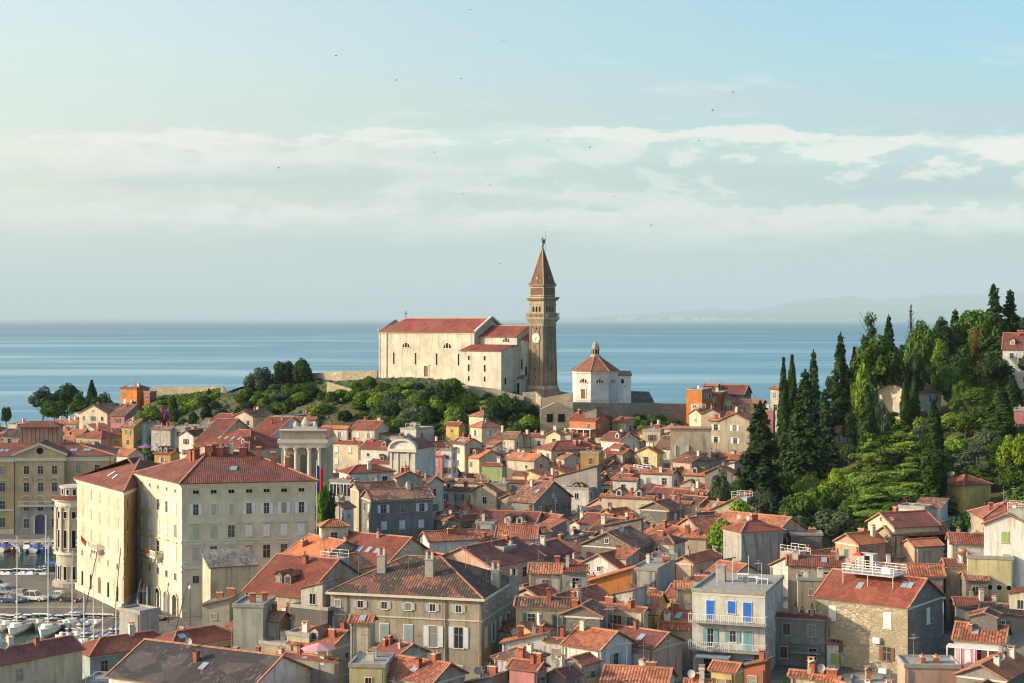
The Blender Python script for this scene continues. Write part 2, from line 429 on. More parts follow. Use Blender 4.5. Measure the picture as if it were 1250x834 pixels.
def chimney_mesh(k):
    if k in CHC: return CHC[k]
    r = random.Random(k); m = MB(); t = k % 4
    if t == 0:
        m.box(-.35,.35,-.28,.28,-1.2,1.3,'brick'); m.box(-.43,.43,-.36,.36,1.3,1.42,'brick')
        for x in (-.3,-.02,.26): m.box(x-.04,x+.04,-.28,.28,1.42,1.66,'brick')
        m.face([(-.48,-.4,1.66),(.48,-.4,1.66),(.48,0,1.9),(-.48,0,1.9)], 'ridge_tile'); m.face([(.48,.4,1.66),(-.48,.4,1.66),(-.48,0,1.9),(.48,0,1.9)], 'ridge_tile'); m.face([(-.48,-.4,1.655),(-.48,.4,1.655),(.48,.4,1.655),(.48,-.4,1.655)], 'brick')
    elif t == 1:
        m.box(-.42,.42,-.3,.3,-1.2,1.5,'trim_stone'); m.box(-.5,.5,-.38,.38,1.5,1.62,'trim_stone')
        m.box(-.40,-.28,-.26,.26,1.62,1.95,'trim_stone'); m.box(.28,.40,-.26,.26,1.62,1.95,'trim_stone'); m.box(-.5,.5,-.36,.36,1.95,2.05,'ridge_tile')
    elif t == 2:
        m.box(-.25,.25,-.25,.25,-1.2,1.1,'concrete'); m.box(-.31,.31,-.31,.31,1.1,1.2,'concrete'); m.tube((0,0,1.2),(0,0,1.75),.13,.13,'brick'); m.tube((0,0,1.8),(0,0,1.95),.24,.03,'brick')
        m.tube((.0,0,1.75),(0,0,1.8),.05,.05,'brick',6)
    else:
        m.box(-.6,.6,-.28,.28,-1.2,1.2,'brick'); m.box(-.66,.66,-.34,.34,1.2,1.3,'trim_stone')
        for x in (-.36,.36): m.tube((x,0,1.3),(x,0,1.75),.15,.12,'brick')
    CHC[k] = m.mesh('chimney'); return CHC[k]
def antenna_mesh():
    if 'ant' in CHC: return CHC['ant']
    m = MB(); m.tube((0,0,-.6),(0,0,3.2),.035,.025,'lamp_grey',5)
    m.bar((-.6,0,2.7),(.6,0,2.7),.03,'lamp_grey')
    for i in range(7): m.bar((-.6+i*.2,-.3,2.7),(-.6+i*.2,.3,2.7),.02,'lamp_grey')
    m.bar((0,-.35,3.05),(0,.35,3.05),.025,'lamp_grey')
    CHC['ant'] = m.mesh('antenna'); return CHC['ant']
def dish_mesh():
    if 'dish' in CHC: return CHC['dish']
    m = MB(); m.tube((0,0,-.4),(0,0,.6),.04,.04,'lamp_grey',6)
    n = 14; prev = None
    for k, (r, dz) in enumerate(((.02,0),(.2,.02),(.35,.07),(.45,.13))):
        ring = [(r*math.cos(2*PI*i/n), -dz-.08, .7+r*math.sin(2*PI*i/n)) for i in range(n)]
        if prev:
            for i in range(n): m.face((prev[i], prev[(i+1)%n], ring[(i+1)%n], ring[i]), 'grey_paint')
        prev = ring
    m.bar((0,-.1,.3),(0,-.6,.65),.03,'lamp_grey'); m.box(-.05,.05,-.66,-.56,.6,.72,'lamp_grey')
    CHC['dish'] = m.mesh('satellite_dish'); return CHC['dish']
def skylight(roof, fz, x, y, w=.8, l=1.1, along='y'):
    m = MB(); e = .10
    c = [(x-w/2, y-l/2), (x+w/2, y-l/2), (x+w/2, y+l/2), (x-w/2, y+l/2)]
    up = [(a, b, fz(a, b)+e) for a, b in c]; lo = [(a, b, fz(a, b)-.05) for a, b in c]
    m.face(up, 'skylight')
    for i in range(4): m.face((lo[i], lo[(i+1)%4], up[(i+1)%4], up[i]), 'lamp_grey')
    m.build('skylight', roof)
def wing_block(root, r, x0, x1, y0, y1, zt, wcol, kind_, lod, open_side='f'):
    """a lower or higher volume built onto the house, with a roof of its own; origin at the front left corner"""
    Wq, Dq = x1-x0, y1-y0; cx_, cy_ = (x0+x1)/2, (y0+y1)/2
    wg = MB(); tp = math.tan(R(r.uniform(18, 26))); w, d = Wq/2, Dq/2
    def wz(x, y):
        return zt+((d-abs(y))*tp if kind_ == 'L' else (w-abs(x))*tp if kind_ == 'R' else (y+d)*tp*.7 if kind_ == 'SF' else (x+w)*tp*.6 if kind_ == 'DL' else (w-x)*tp*.6 if kind_ == 'DR' else 0)
    A, B, C_, D_ = (-w,-d), (w,-d), (w,d), (-w,d)
    for p, q, g_ in ((A,B,kind_ == 'R'), (B,C_,kind_ == 'L'), (C_,D_,kind_ == 'R'), (D_,A,kind_ == 'L')):
        pts = [(p[0],p[1],-2),(q[0],q[1],-2),(q[0],q[1],wz(*q))]
        if g_: m_ = ((p[0]+q[0])/2, (p[1]+q[1])/2); pts.append((m_[0],m_[1],wz(*m_)))
        pts.append((p[0],p[1],wz(*p))); wg.face(pts, WM(wcol))
    wo = wg.build('wing', root, (cx_, cy_, 0))
    pit = math.degrees(math.atan(tp*(.7 if kind_ == 'SF' else .6 if kind_ in ('DL','DR') else 1)))
    rc = r.choice(['red','redtile','orangetile','maroon','brown','mix','redtile','orange','brown'])
    rg, fz2, H2 = roof_mesh(Wq, Dq, zt, kind_, RM(rc) if kind_ != 'F' else None, pit, ov=.25, th=.11)
    ro = rg.build('wing_roof', wo)
    if r.random() < .75:
        n_ = max(1, int(Wq/3))
        for i in range(n_): window(wo, -w+Wq*(i+.5)/n_+r.uniform(-.2,.2), -d-.004, zt-1.9, 0, r.uniform(.6,.95), r.choice([.7,1.1,1.3]), r.choice(['plain','plain','dark','closed']), r.choice(['sh_green','sh_brown','sh_white']), r.choice(['trim_stone','grey_paint']), lod=1)
    if r.random() < .5 and Dq > 2.5: window(wo, w+.004, 0, zt-1.9, PI/2, .7, 1.0, 'plain', frame='trim_stone', lod=1)
    return wo, fz2
def add_wings(root, r, W, D, hh, wcol, lod, typ, fz, roof, amount):
    w, d = W/2, D/2; cols = [wcol, 'cream', 'pale grey', 'beige', 'white', 'stained grey', 'grey', 'salmon', 'grey stone']
    n = r.choice([1,2,3,3]) if amount is True else int(amount)
    for k in range(n):
        t = r.random(); col = r.choice(cols)
        if t < .42:      # built against the front
            wx = r.uniform(2.8, min(6.5, W*.7)); x0 = r.uniform(-w-.5, w-wx+.5); dp = r.uniform(2.2, 4.5); zt = hh*r.uniform(.45, .88)
            wing_block(root, r, x0, x0+wx, -d-dp, -d-.004-k*.003, zt, col, r.choice(['SF','SF','R','R','F','DL','L']), lod)
        elif t < .68:    # against the right side
            dy = r.uniform(2.8, min(6, D*.8)); y0 = r.uniform(-d, d-dy); dp = r.uniform(2.2, 4.2); zt = hh*r.uniform(.5, .92)
            wing_block(root, r, w+.004+k*.003, w+dp, y0, y0+dy, zt, col, r.choice(['DR','DR','L','F','R']), lod)
        elif t < .84:    # raised storey through the roof
            wx = r.uniform(2.6, 4.5); dy = r.uniform(2.6, 4.0); x0 = r.uniform(-w+.2, w-wx-.2); y0 = r.uniform(-d+.8, max(-d+.9, d-dy-.2)); zt = hh+r.uniform(1.3, 2.6)
            wing_block(root, r, x0, x0+wx, y0, y0+dy, zt, col, r.choice(['SF','R','L','F','DL']), lod)
        elif typ in ('L','H'):           # dormer on the front slope
            for q in range(r.choice([1,1,2])):
                x = r.uniform(-w*.6, w*.6); y0 = -d*.75; z0 = fz(x, y0); zt = z0+1.15; dm = MB(); c_ = WM(col)
                dm.face([(x-.6,y0,z0-.3),(x+.6,y0,z0-.3),(x+.6,y0,zt),(x,y0,zt+.4),(x-.6,y0,zt)], c_)
                for s_ in (-1,1): dm.face([(x+s_*.6,y0,z0-.3),(x+s_*.6,y0+2.6,z0+.9),(x+s_*.6,y0+2.6,zt),(x+s_*.6,y0,zt)], c_)
                rm_ = RM('redtile'); rface(dm, [(x-.85,y0-.2,zt-.08),(x,y0-.2,zt+.5),(x,y0+2.8,zt+.5),(x-.85,y0+2.8,zt-.08)], rm_); rface(dm, [(x+.85,y0-.2,zt-.08),(x+.85,y0+2.8,zt-.08),(x,y0+2.8,zt+.5),(x,y0-.2,zt+.5)], rm_)
                dm.box(x-.32,x+.32,y0-.03,y0-.002,z0+.12,z0+.95,'glass'); dm.build('dormer', roof)
        else:            # small roof terrace with railing
            x0 = r.uniform(-w, w-3); y0 = -d+.3; zt = max(fz(x0, y0+1), fz(x0+3, y0+1))+.5; tb = MB()
            tb.box(x0,x0+3,y0,y0+2.6,zt-1.6,zt,WM('pale grey'))
            for yy in (y0+.03,y0+2.57): tb.bar((x0,yy,zt+.95),(x0+3,yy,zt+.95),.05,'white_paint'); tb.bar((x0,yy,zt+.5),(x0+3,yy,zt+.5),.04,'white_paint')
            for xx in (x0+.03,x0+1.5,x0+2.97):
                for yy in (y0+.03,y0+2.57): tb.bar((xx,yy,zt),(xx,yy,zt+.95),.05,'white_paint')
            tb.build('roof_terrace', root)
HOUSES = []
def house(x0, xc, x1, ye, h, th, typ, wall, roofc, Y=None, D=None, pitch=None, n=None, win=True, seed=None, chim=None, sky=0,
          sh=None, desc=None, zbase=None, floors=None, label=None, dish=None, ant=None, group='houses of the old town', name='house', skiprate=.22, trim=True, wstyle=None, wing=None):
    idx = len(HOUSES); r = random.Random(seed if seed is not None else 1000+idx)
    pitch = pitch or (r.uniform(22.5, 27.5) if typ not in ('DL','DR','SF') else r.uniform(13, 18))
    if xc <= x0+1: x0 = xc-6
    c, s = math.cos(R(th)), math.sin(R(th))
    tp = math.tan(R(pitch))
    extra = 0
    for it in range(3):
        zc = h+(.12 if typ != 'F' else .4)+extra
        Yc = Y or solveY(xc, ye, zc)
        k = Yc/F
        W = max(2.5, (xc-x0)*k/max(c, .12))
        # perspective: the left end is farther away
        W = W*(1+W*s/Yc*.5)
        if x1-xc > 2.5: Dd = (x1-xc)*k/max(s, .12)
        else: Dd = None
        Dd = D or (min(Dd, 26) if Dd else max(5.5, min(11, W*.9)))
        if x1-xc > 2.5: W = min(W, 34)
        if typ == 'DL': extra = W*tp
        elif typ == 'DR': extra = 0
    g = ground(xof(xc, Yc), Yc)
    ztop = zof(ye, Yc)      # roof edge at the near corner
    Xc = xof(xc, Yc)
    # centre from near corner (local (+W/2,-D/2))
    rz = -R(th)
    lx, ly = -W/2, Dd/2
    cxw = Xc+lx*math.cos(rz)-ly*math.sin(rz); cyw = Yc+lx*math.sin(rz)+ly*math.cos(rz)
    zb = min(g, ground(cxw, cyw))-1.0 if zbase is None else zbase
    hh = ztop-zb-(zc-h)      # wall height measured from the base empty
    root = empty(name, (cxw, cyw, zb), rz)
    lod = 1 if Yc > 330 else 0
    if wing is None: wing = (1 if r.random() < .6 else 2) if (win and label is None and Yc < 460 and r.random() < .55) else 0
    wcol = r.choice([wall, 'cream', 'pale grey', 'beige', 'white', 'stained grey'])
    w, d = W/2, Dd/2
    wm = WM(wall)
    mb = MB()
    A, B, Cc, Dq = (-w,-d), (w,-d), (w,d), (-w,d)
    def wz(x, y):
        if typ == 'L': return hh+(d-abs(y))*tp
        if typ == 'R': return hh+(w-abs(x))*tp
        if typ == 'DL': return hh+(x+w)*tp
        if typ == 'DR': return hh+(w-x)*tp
        if typ == 'SF': return hh+(y+d)*tp
        return hh
    def side(p, q, mid):
        pts = [(p[0],p[1],-2),(q[0],q[1],-2),(q[0],q[1],wz(*q))]
        if mid: m_ = ((p[0]+q[0])/2, (p[1]+q[1])/2); pts.append((m_[0], m_[1], wz(*m_)))
        pts.append((p[0],p[1],wz(*p))); mb.face(pts, wm)
    side(A, B, typ == 'R'); side(B, Cc, typ == 'L'); side(Cc, Dq, typ == 'R'); side(Dq, A, typ == 'L')
    wallo = mb.build('wall', root)
    if trim and typ in ('L','R','H','P') and lod == 0 and r.random() < .6:
        cb = MB(); z0 = hh-.34
        cb.box(-w-.10, w+.10, -d-.10, -d-.003, z0, z0+.22, 'trim_stone'); cb.box(w+.003, w+.10, -d-.003, d, z0, z0+.22, 'trim_stone')
        cb.build('cornice', root)
    rm, fz, H = roof_mesh(W, Dd, hh, typ, RM(roofc) if typ != 'F' else None, pitch)
    roof = rm.build('roof', root)
    if lod == 0 and Yc < 300 and r.random() < .65:
        for (px_, py_) in ([(w-.25, -d-.1)] if r.random() < .6 else [(w-.25, -d-.1), (-w+.3, -d-.1)]):
            dp_ = MB(); dp_.tube((px_,py_,-1),(px_,py_,hh-.15),.06,.06,r.choice(['dark_metal','lamp_grey','wood']),6,cap=False); dp_.build('drainpipe', root)
    # windows
    nf = floors or max(1, int(round((hh-1.5)/3.0)))
    if win:
        shc = sh or r.choice(['sh_white','sh_green','sh_brown','sh_grey','sh_green','sh_white','sh_brown'])
        for (P_, Q_, L) in ((A, B, W), (B, Cc, Dd)):
            gable = (typ == 'L' and P_ == B) or (typ == 'R' and P_ == A)
            nn = (n if n and P_ == A else max(1, int(L/3.1))) if L > 2.2 else 0
            if gable: nn = max(1, nn-1) if r.random() < .6 else nn
            if nn:
                rows = []
                for k_ in range(min(nf, 4)):
                    z = hh-2.35-k_*3.0
                    if z < .2: break
                    st = wstyle or 'rand'
                    small = k_ == 0 and r.random() < .25
                    rows.append(dict(z=z+(.45 if small else 0), w=.7 if small else .95, h=.75 if small else 1.4, style='plain' if small else st, sh=shc))
                wall_windows(root, P_, Q_, rows, nn, .35, lod, skiprate, r)
            if gable and L > 6 and r.random() < .5:
                window(root, 0 if P_ == A else w+.004, -d-.004 if P_ == A else 0, hh+.5, 0 if P_ == A else PI/2, .6, .7, 'plain', lod=lod)
    if wing and W > 5:
        add_wings(root, r, W, Dd, hh, wcol, lod, typ, fz, roof, wing)
    # roof furniture
    nc = chim if chim is not None else r.choice([1,1,2,2,3])
    for i in range(nc):
        if typ == 'F': cx_, cy_ = r.uniform(-w*.7, w*.7), r.uniform(-d*.2, d*.7)
        elif typ in ('R',): cx_, cy_ = r.uniform(-w*.45, w*.45), r.uniform(-d*.8, d*.8)
        else: cx_, cy_ = r.uniform(-w*.8, w*.8), r.uniform(-d*.45, d*.45)
        link('chimney', chimney_mesh(r.randrange(12)), roof, (cx_, cy_, fz(cx_, cy_)), r.choice([0, PI/2])).scale = (r.uniform(.75, 1.0),)*2+(r.uniform(.5, .85),)
    na = ant if ant is not None else (1 if r.random() < (.5 if Yc < 330 else .25) else 0)
    for i in range(na):
        cx_, cy_ = r.uniform(-w*.6, w*.6), r.uniform(-d*.4, d*.4)
        link('antenna', antenna_mesh(), roof, (cx_, cy_, fz(cx_, cy_)), r.uniform(0, 3))
    if dish or (dish is None and Yc < 320 and r.random() < .22):
        cx_, cy_ = r.uniform(-w*.6, w*.6), r.uniform(-d*.6, -d*.1)
        link('satellite_dish', dish_mesh(), roof, (cx_, cy_, fz(cx_, cy_)+.2), r.uniform(-.6, .9))
    for i in range(sky if sky else (1 if typ in ('L','H') and r.random() < .3 else 0)):
        x_ = -w*.6+(w*1.2)*(i+.5)/max(sky, 1) if sky else r.uniform(-w*.5, w*.5)
        skylight(roof, fz, x_, -d*.5)
    rect = (cxw, cyw, W, Dd, rz)
    pxs = [pix(*(Vector((cxw, cyw, 0))+Vector((a*math.cos(rz)-b*math.sin(rz), a*math.sin(rz)+b*math.cos(rz), zb+hh)))) for a, b in ((-w,-d),(w,-d),(w,d),(-w,d))]
    top = pix(cxw, cyw, zb+H)
    rec = dict(root=root, rect=rect, x0=min(p[0] for p in pxs), x1=max(p[0] for p in pxs), ye=max(p[1] for p in pxs), ytop=min(top[1], min(p[1] for p in pxs)), Y=Yc,
               wall=wall, roofc=roofc, typ=typ, label=label, desc=desc, roof=roof, fz=fz, W=W, D=Dd, hh=hh, H=H)
    HOUSES.append(rec)
    root['category'] = 'house'; root['group'] = group
    return rec
def lpos(rec, x, y, z):
    rz = rec['rect'][4]; l = rec['root'].location
    return (l.x+x*math.cos(rz)-y*math.sin(rz), l.y+x*math.sin(rz)+y*math.cos(rz), l.z+z)
# ------------------------------------------------------------------ church on the hill
wallmat('church', (.68,.635,.52), dirt=.35); wallmat('chapel', (.80,.80,.78), dirt=.14); wallmat('tower', (.29,.235,.17), dirt=.6); wallmat('towerwhite', (.44,.37,.26), dirt=.6)
wallmat('towerbrick', (.22,.13,.09), dirt=.5)
def lunette(root, x, y, z, ang, w=1.5, name='window'):
    m = MB(); n = 10; pts = [(w*math.cos(PI*i/n), -.03, w*math.sin(PI*i/n)*.95) for i in range(n+1)]
    for i in range(n): m.face([(0,-.03,0), pts[i], pts[i+1]], 'dark_open')
    for i in range(n):
        a, b = pts[i], pts[i+1]; m.face([a, (a[0]*1.18,-.1,a[2]*1.18), (b[0]*1.18,-.1,b[2]*1.18), b], 'trim_stone')
    for a in (-w*.35, w*.35): m.box(a-.1, a+.1, -.12, -.031, 0, w*.86, 'trim_stone')
    m.box(-w*1.25, w*1.25, -.16, 0, -.2, 0, 'trim_stone')
    return m.build(name, root, (x, y, z), ang)
def slit(root, x, y, z, ang, w, h, frame='trim_stone', t=.12, arch=False):
    m = MB(); m.box(-w/2, w/2, -.03, 0, 0, h, 'dark_open', skip='b')
    m.box(-w/2-t, -w/2, -.08, 0, -t, h+t, frame); m.box(w/2, w/2+t, -.08, 0, -t, h+t, frame); m.box(-w/2, w/2, -.08, 0, h, h+t, frame); m.box(-w/2, w/2, -.12, 0, -t, 0, frame)
    return m.build('window', root, (x, y, z), ang)
def arched(m, x0, x1, z0, z1, y, mat, n=8):
    """arched opening facing -y as a flat dark face with a frame"""
    r = (x1-x0)/2; c = (x0+x1)/2
    pts = [(x0, y, z0), (x1, y, z0)]+[(c+r*math.cos(PI*i/n), y, z1-r+r*math.sin(PI*i/n)) for i in range(n+1)]
    m.face(pts, mat)
def church():
    th = R(41); rz = -th
    Yc = 464.0; Xc = xof(579.5, Yc); zb = 31.0
    root = empty('church', (Xc, Yc, zb), rz); tag(root, 'long cream hilltop church with red gabled roof beside the bell tower', 'church')
    L, D, h = 39.5, 14.0, zof(405.5, Yc)-zb
    wm = MAT['wall_church']
    m = MB()
    tp = math.tan(R(28)); pz = lambda y: h+(7-abs(y-7))*tp
    for p, q, mid in (((-L,0),(0,0),0), ((0,0),(0,D),1), ((0,D),(-L,D),0), ((-L,D),(-L,0),1)):
        f = [(p[0],p[1],-3),(q[0],q[1],-3),(q[0],q[1],h)]
        if mid: f.append((p[0], D/2, h+7*tp))
        f.append((p[0],p[1],h)); m.face(f, wm)
    m.build('wall', root)
    m = MB(); ct = 'trim_stone'
    m.box(-L-.25, .25, -.3, -.003, h-.5, h-.05, ct); m.box(-L-.12, 0, -.12, -.003, .0, .8, ct)
    for x in (-L+2.8, -L-.1, -.8): m.box(x, x+.75, -.14, -.004, .8, h-.5, wm)
    m.build('cornice', root)
    rm = MB(); ov = .5; ze = h-ov*tp+.2
    rmat = roofmat('church', (.22,.05,.038), (.30,.085,.058), (.16,.055,.045), .45, .9)
    slab(rm, [(-L-ov,-ov,ze),(ov*.3,-ov,ze),(ov*.3,7,h+7*tp+.2),(-L-ov+5.2,7,h+7*tp+.2)], rmat, .2, MAT['roofedge'], (2,))
    slab(rm, [(ov*.3,D+ov,ze),(-L-ov,D+ov,ze),(-L-ov+5.2,7,h+7*tp+.2),(ov*.3,7,h+7*tp+.2)], rmat, .2, MAT['roofedge'], (2,))
    rface(rm, [(-L-ov,D+ov,ze),(-L-ov,-ov,ze),(-L-ov+5.2,7,h+7*tp+.2)], rmat)
    rm.bar((-L-ov+5.2,7,h+7*tp+.25),(.2,7,h+7*tp+.25),.35,'ridge_tile',.2)
    roof = rm.build('roof', root)
    g = MB()   # coping of the east gable
    for s in (-1, 1):
        g.bar((.25, 7+s*7.3, h+.1), (.25, 7, h+7*tp+.75), .7, 'wall_church', .5)
    g.build('gable_coping', root)
    c = MB(); c.bar((-L+4.6,7,h+7*tp),(-L+4.6,7,h+7*tp+2.6),.16,'black'); c.bar((-L+4.0,7,h+7*tp+1.8),(-L+5.2,7,h+7*tp+1.8),.16,'black'); c.build('roof_cross', roof)
    c = MB(); c.tube((-L-.2,0,h),(-L-.2,0,h+1.1),.35,.1,'trim_stone'); c.build('finial', roof)
    k = 1/3.2
    for px in (477.8, 506, 532.7, 560):
        x = (px-579.5)*k*1.04; slit(root, x, -.004, zof(447, Yc)-zb, 0, .62, 3.5)
    for px in (493.7, 546): lunette(root, (px-579.5)*k*1.04, -.004, zof(425.6, Yc)-zb, 0, 1.55)
    x = (519-579.5)*k*1.03; d = MB(); d.box(-.85,.85,-.05,0,0,3.1,'wood',skip='b'); d.box(-1.15,-.85,-.2,0,0,3.4,'trim_stone'); d.box(.85,1.15,-.2,0,0,3.4,'trim_stone'); d.box(-.85,.85,-.2,0,3.1,3.4,'trim_stone')
    d.face([(-1.5,-.35,3.42),(1.5,-.35,3.42),(0,-.35,4.2)],'trim_stone'); d.face([(-1.5,-.35,3.42),(0,-.35,4.2),(0,0,4.2),(-1.5,0,3.42)],'trim_stone'); d.face([(0,-.35,4.2),(1.5,-.35,3.42),(1.5,0,3.42),(0,0,4.2)],'trim_stone'); d.face([(-1.5,-.35,3.41),(-1.5,0,3.41),(1.5,0,3.41),(1.5,-.35,3.41)],'trim_stone')
    d.build('door', root, (x, -.004, zof(461.5, Yc)-zb), 0)
    # choir
    def block(nm, x0, x1, y0, y1, zr, roofty, zt, mat=wm):
        mm = MB(); mm.box(x0, x1, y0, y1, -3, zr, mat)
        if roofty == 'gx':
            mid = (y0+y1)/2
            mm.face([(x1,y0,zr),(x1,y1,zr),(x1,mid,zt)], mat)
            mm.build('wall', root); r2 = MB(); sl = (zt-zr)/(mid-y0); o = .4
            slab(r2, [(x0,y0-o,zr-o*sl+.2),(x1+.2,y0-o,zr-o*sl+.2),(x1+.2,mid,zt+.2),(x0,mid,zt+.2)], rmat, .18, MAT['roofedge'], (2,))
            slab(r2, [(x1+.2,y1+o,zr-o*sl+.2),(x0,y1+o,zr-o*sl+.2),(x0,mid,zt+.2),(x1+.2,mid,zt+.2)], rmat, .18, MAT['roofedge'], (2,))
            r2.bar((x0,mid,zt+.25),(x1+.2,mid,zt+.25),.3,'ridge_tile',.18); r2.build('roof', root)
        else:
            mm.build('wall', root); r2 = MB(); o = .35; sl = (zt-zr)/(y1-y0)
            slab(r2, [(x0-o,y0-o,zr-o*sl+.18),(x1+o,y0-o,zr-o*sl+.18),(x1+o,y1,zt+.18),(x0-o,y1,zt+.18)], rmat, .16, MAT['roofedge'], (2,))
            mm2 = MB(); mm2.face([(x1,y0,zr),(x1,y1,zr),(x1,y1,zt)], mat); mm2.face([(x0,y1,zr),(x0,y0,zr),(x0,y1,zt)], mat); mm2.build('wall', root)
            r2.build('roof', root)
    block('choir', .003, 14.2, 2.2, 12.2, zof(410.8, 460)-zb, 'gx', zof(398.8, 466)-zb)
    block('sacristy', -.8, 14.6, -5.0, -.004, zof(428.6, 455)-zb, 'sf', zof(421.5, 460)-zb)
    block('side aisle', 1.0, 14.4, 0, 2.19, zof(423.5, 457)-zb, 'sf', zof(421.6, 458)-zb)
    lunette(root, 10.2, 2.19, zof(417.5, 460)-zb, 0, 1.25)
    for x in (2.3, 8.4):
        for y_, hh in ((437.8, 1.2), (451.5, 1.9), (463.5, 1.4)): slit(root, x, -5.004, zof(y_+2, 456)-zb, 0, .65, hh, t=.08)
    slit(root, 14.604, -3.3, zof(469, 456)-zb, PI/2, .8, 1.9)
    # apse
    mm = MB(); zt = zof(415.6, 460)-zb; pts = [(14.2,3.6),(15.3,3.6),(16.2,5.2),(16.2,9.0),(15.3,10.8),(14.2,10.8)]
    mm.prism(pts, -3, zt, wm); mm.build('wall', root)
    r3 = MB(); c0 = (14.25, 7.2, zt+1.9); o = [( 14.25,3.2),(15.5,3.2),(16.6,5.0),(16.6,9.2),(15.5,11.2),(14.25,11.2)]
    for a, b in zip(o, o[1:]): rface(r3, [(a[0],a[1],zt), (b[0],b[1],zt), c0], rmat)
    r3.build('roof', root)
    slit(root, 14.9, 3.596, zt-8.3, 0, .6, 3.0)
    slit(root, 15.76, 4.38, zt-10, math.atan2(1.6, .9), .6, 2.6)
    p = MB(); p.box(14.62, 16.4, 1.2, 3.59, -3, 2.4, 'wall_church'); p.face([(14.61,1.0,2.42),(16.6,1.0,2.42),(16.6,3.59,3.4),(14.61,3.59,3.4)], 'brick'); p.box(15.1,16.0,1.17,1.2,-2,1.2,'dark_open'); p.build('porch', root)
    for q in ((-L+.15, 'drain'), (-L+3.55,'drain'), (-.95,'drain')):
        dd = MB(); dd.tube((q[0],-.16,0),(q[0],-.16,h-.4),.08,.08,'black',6); dd.build('drainpipe', root)
church()

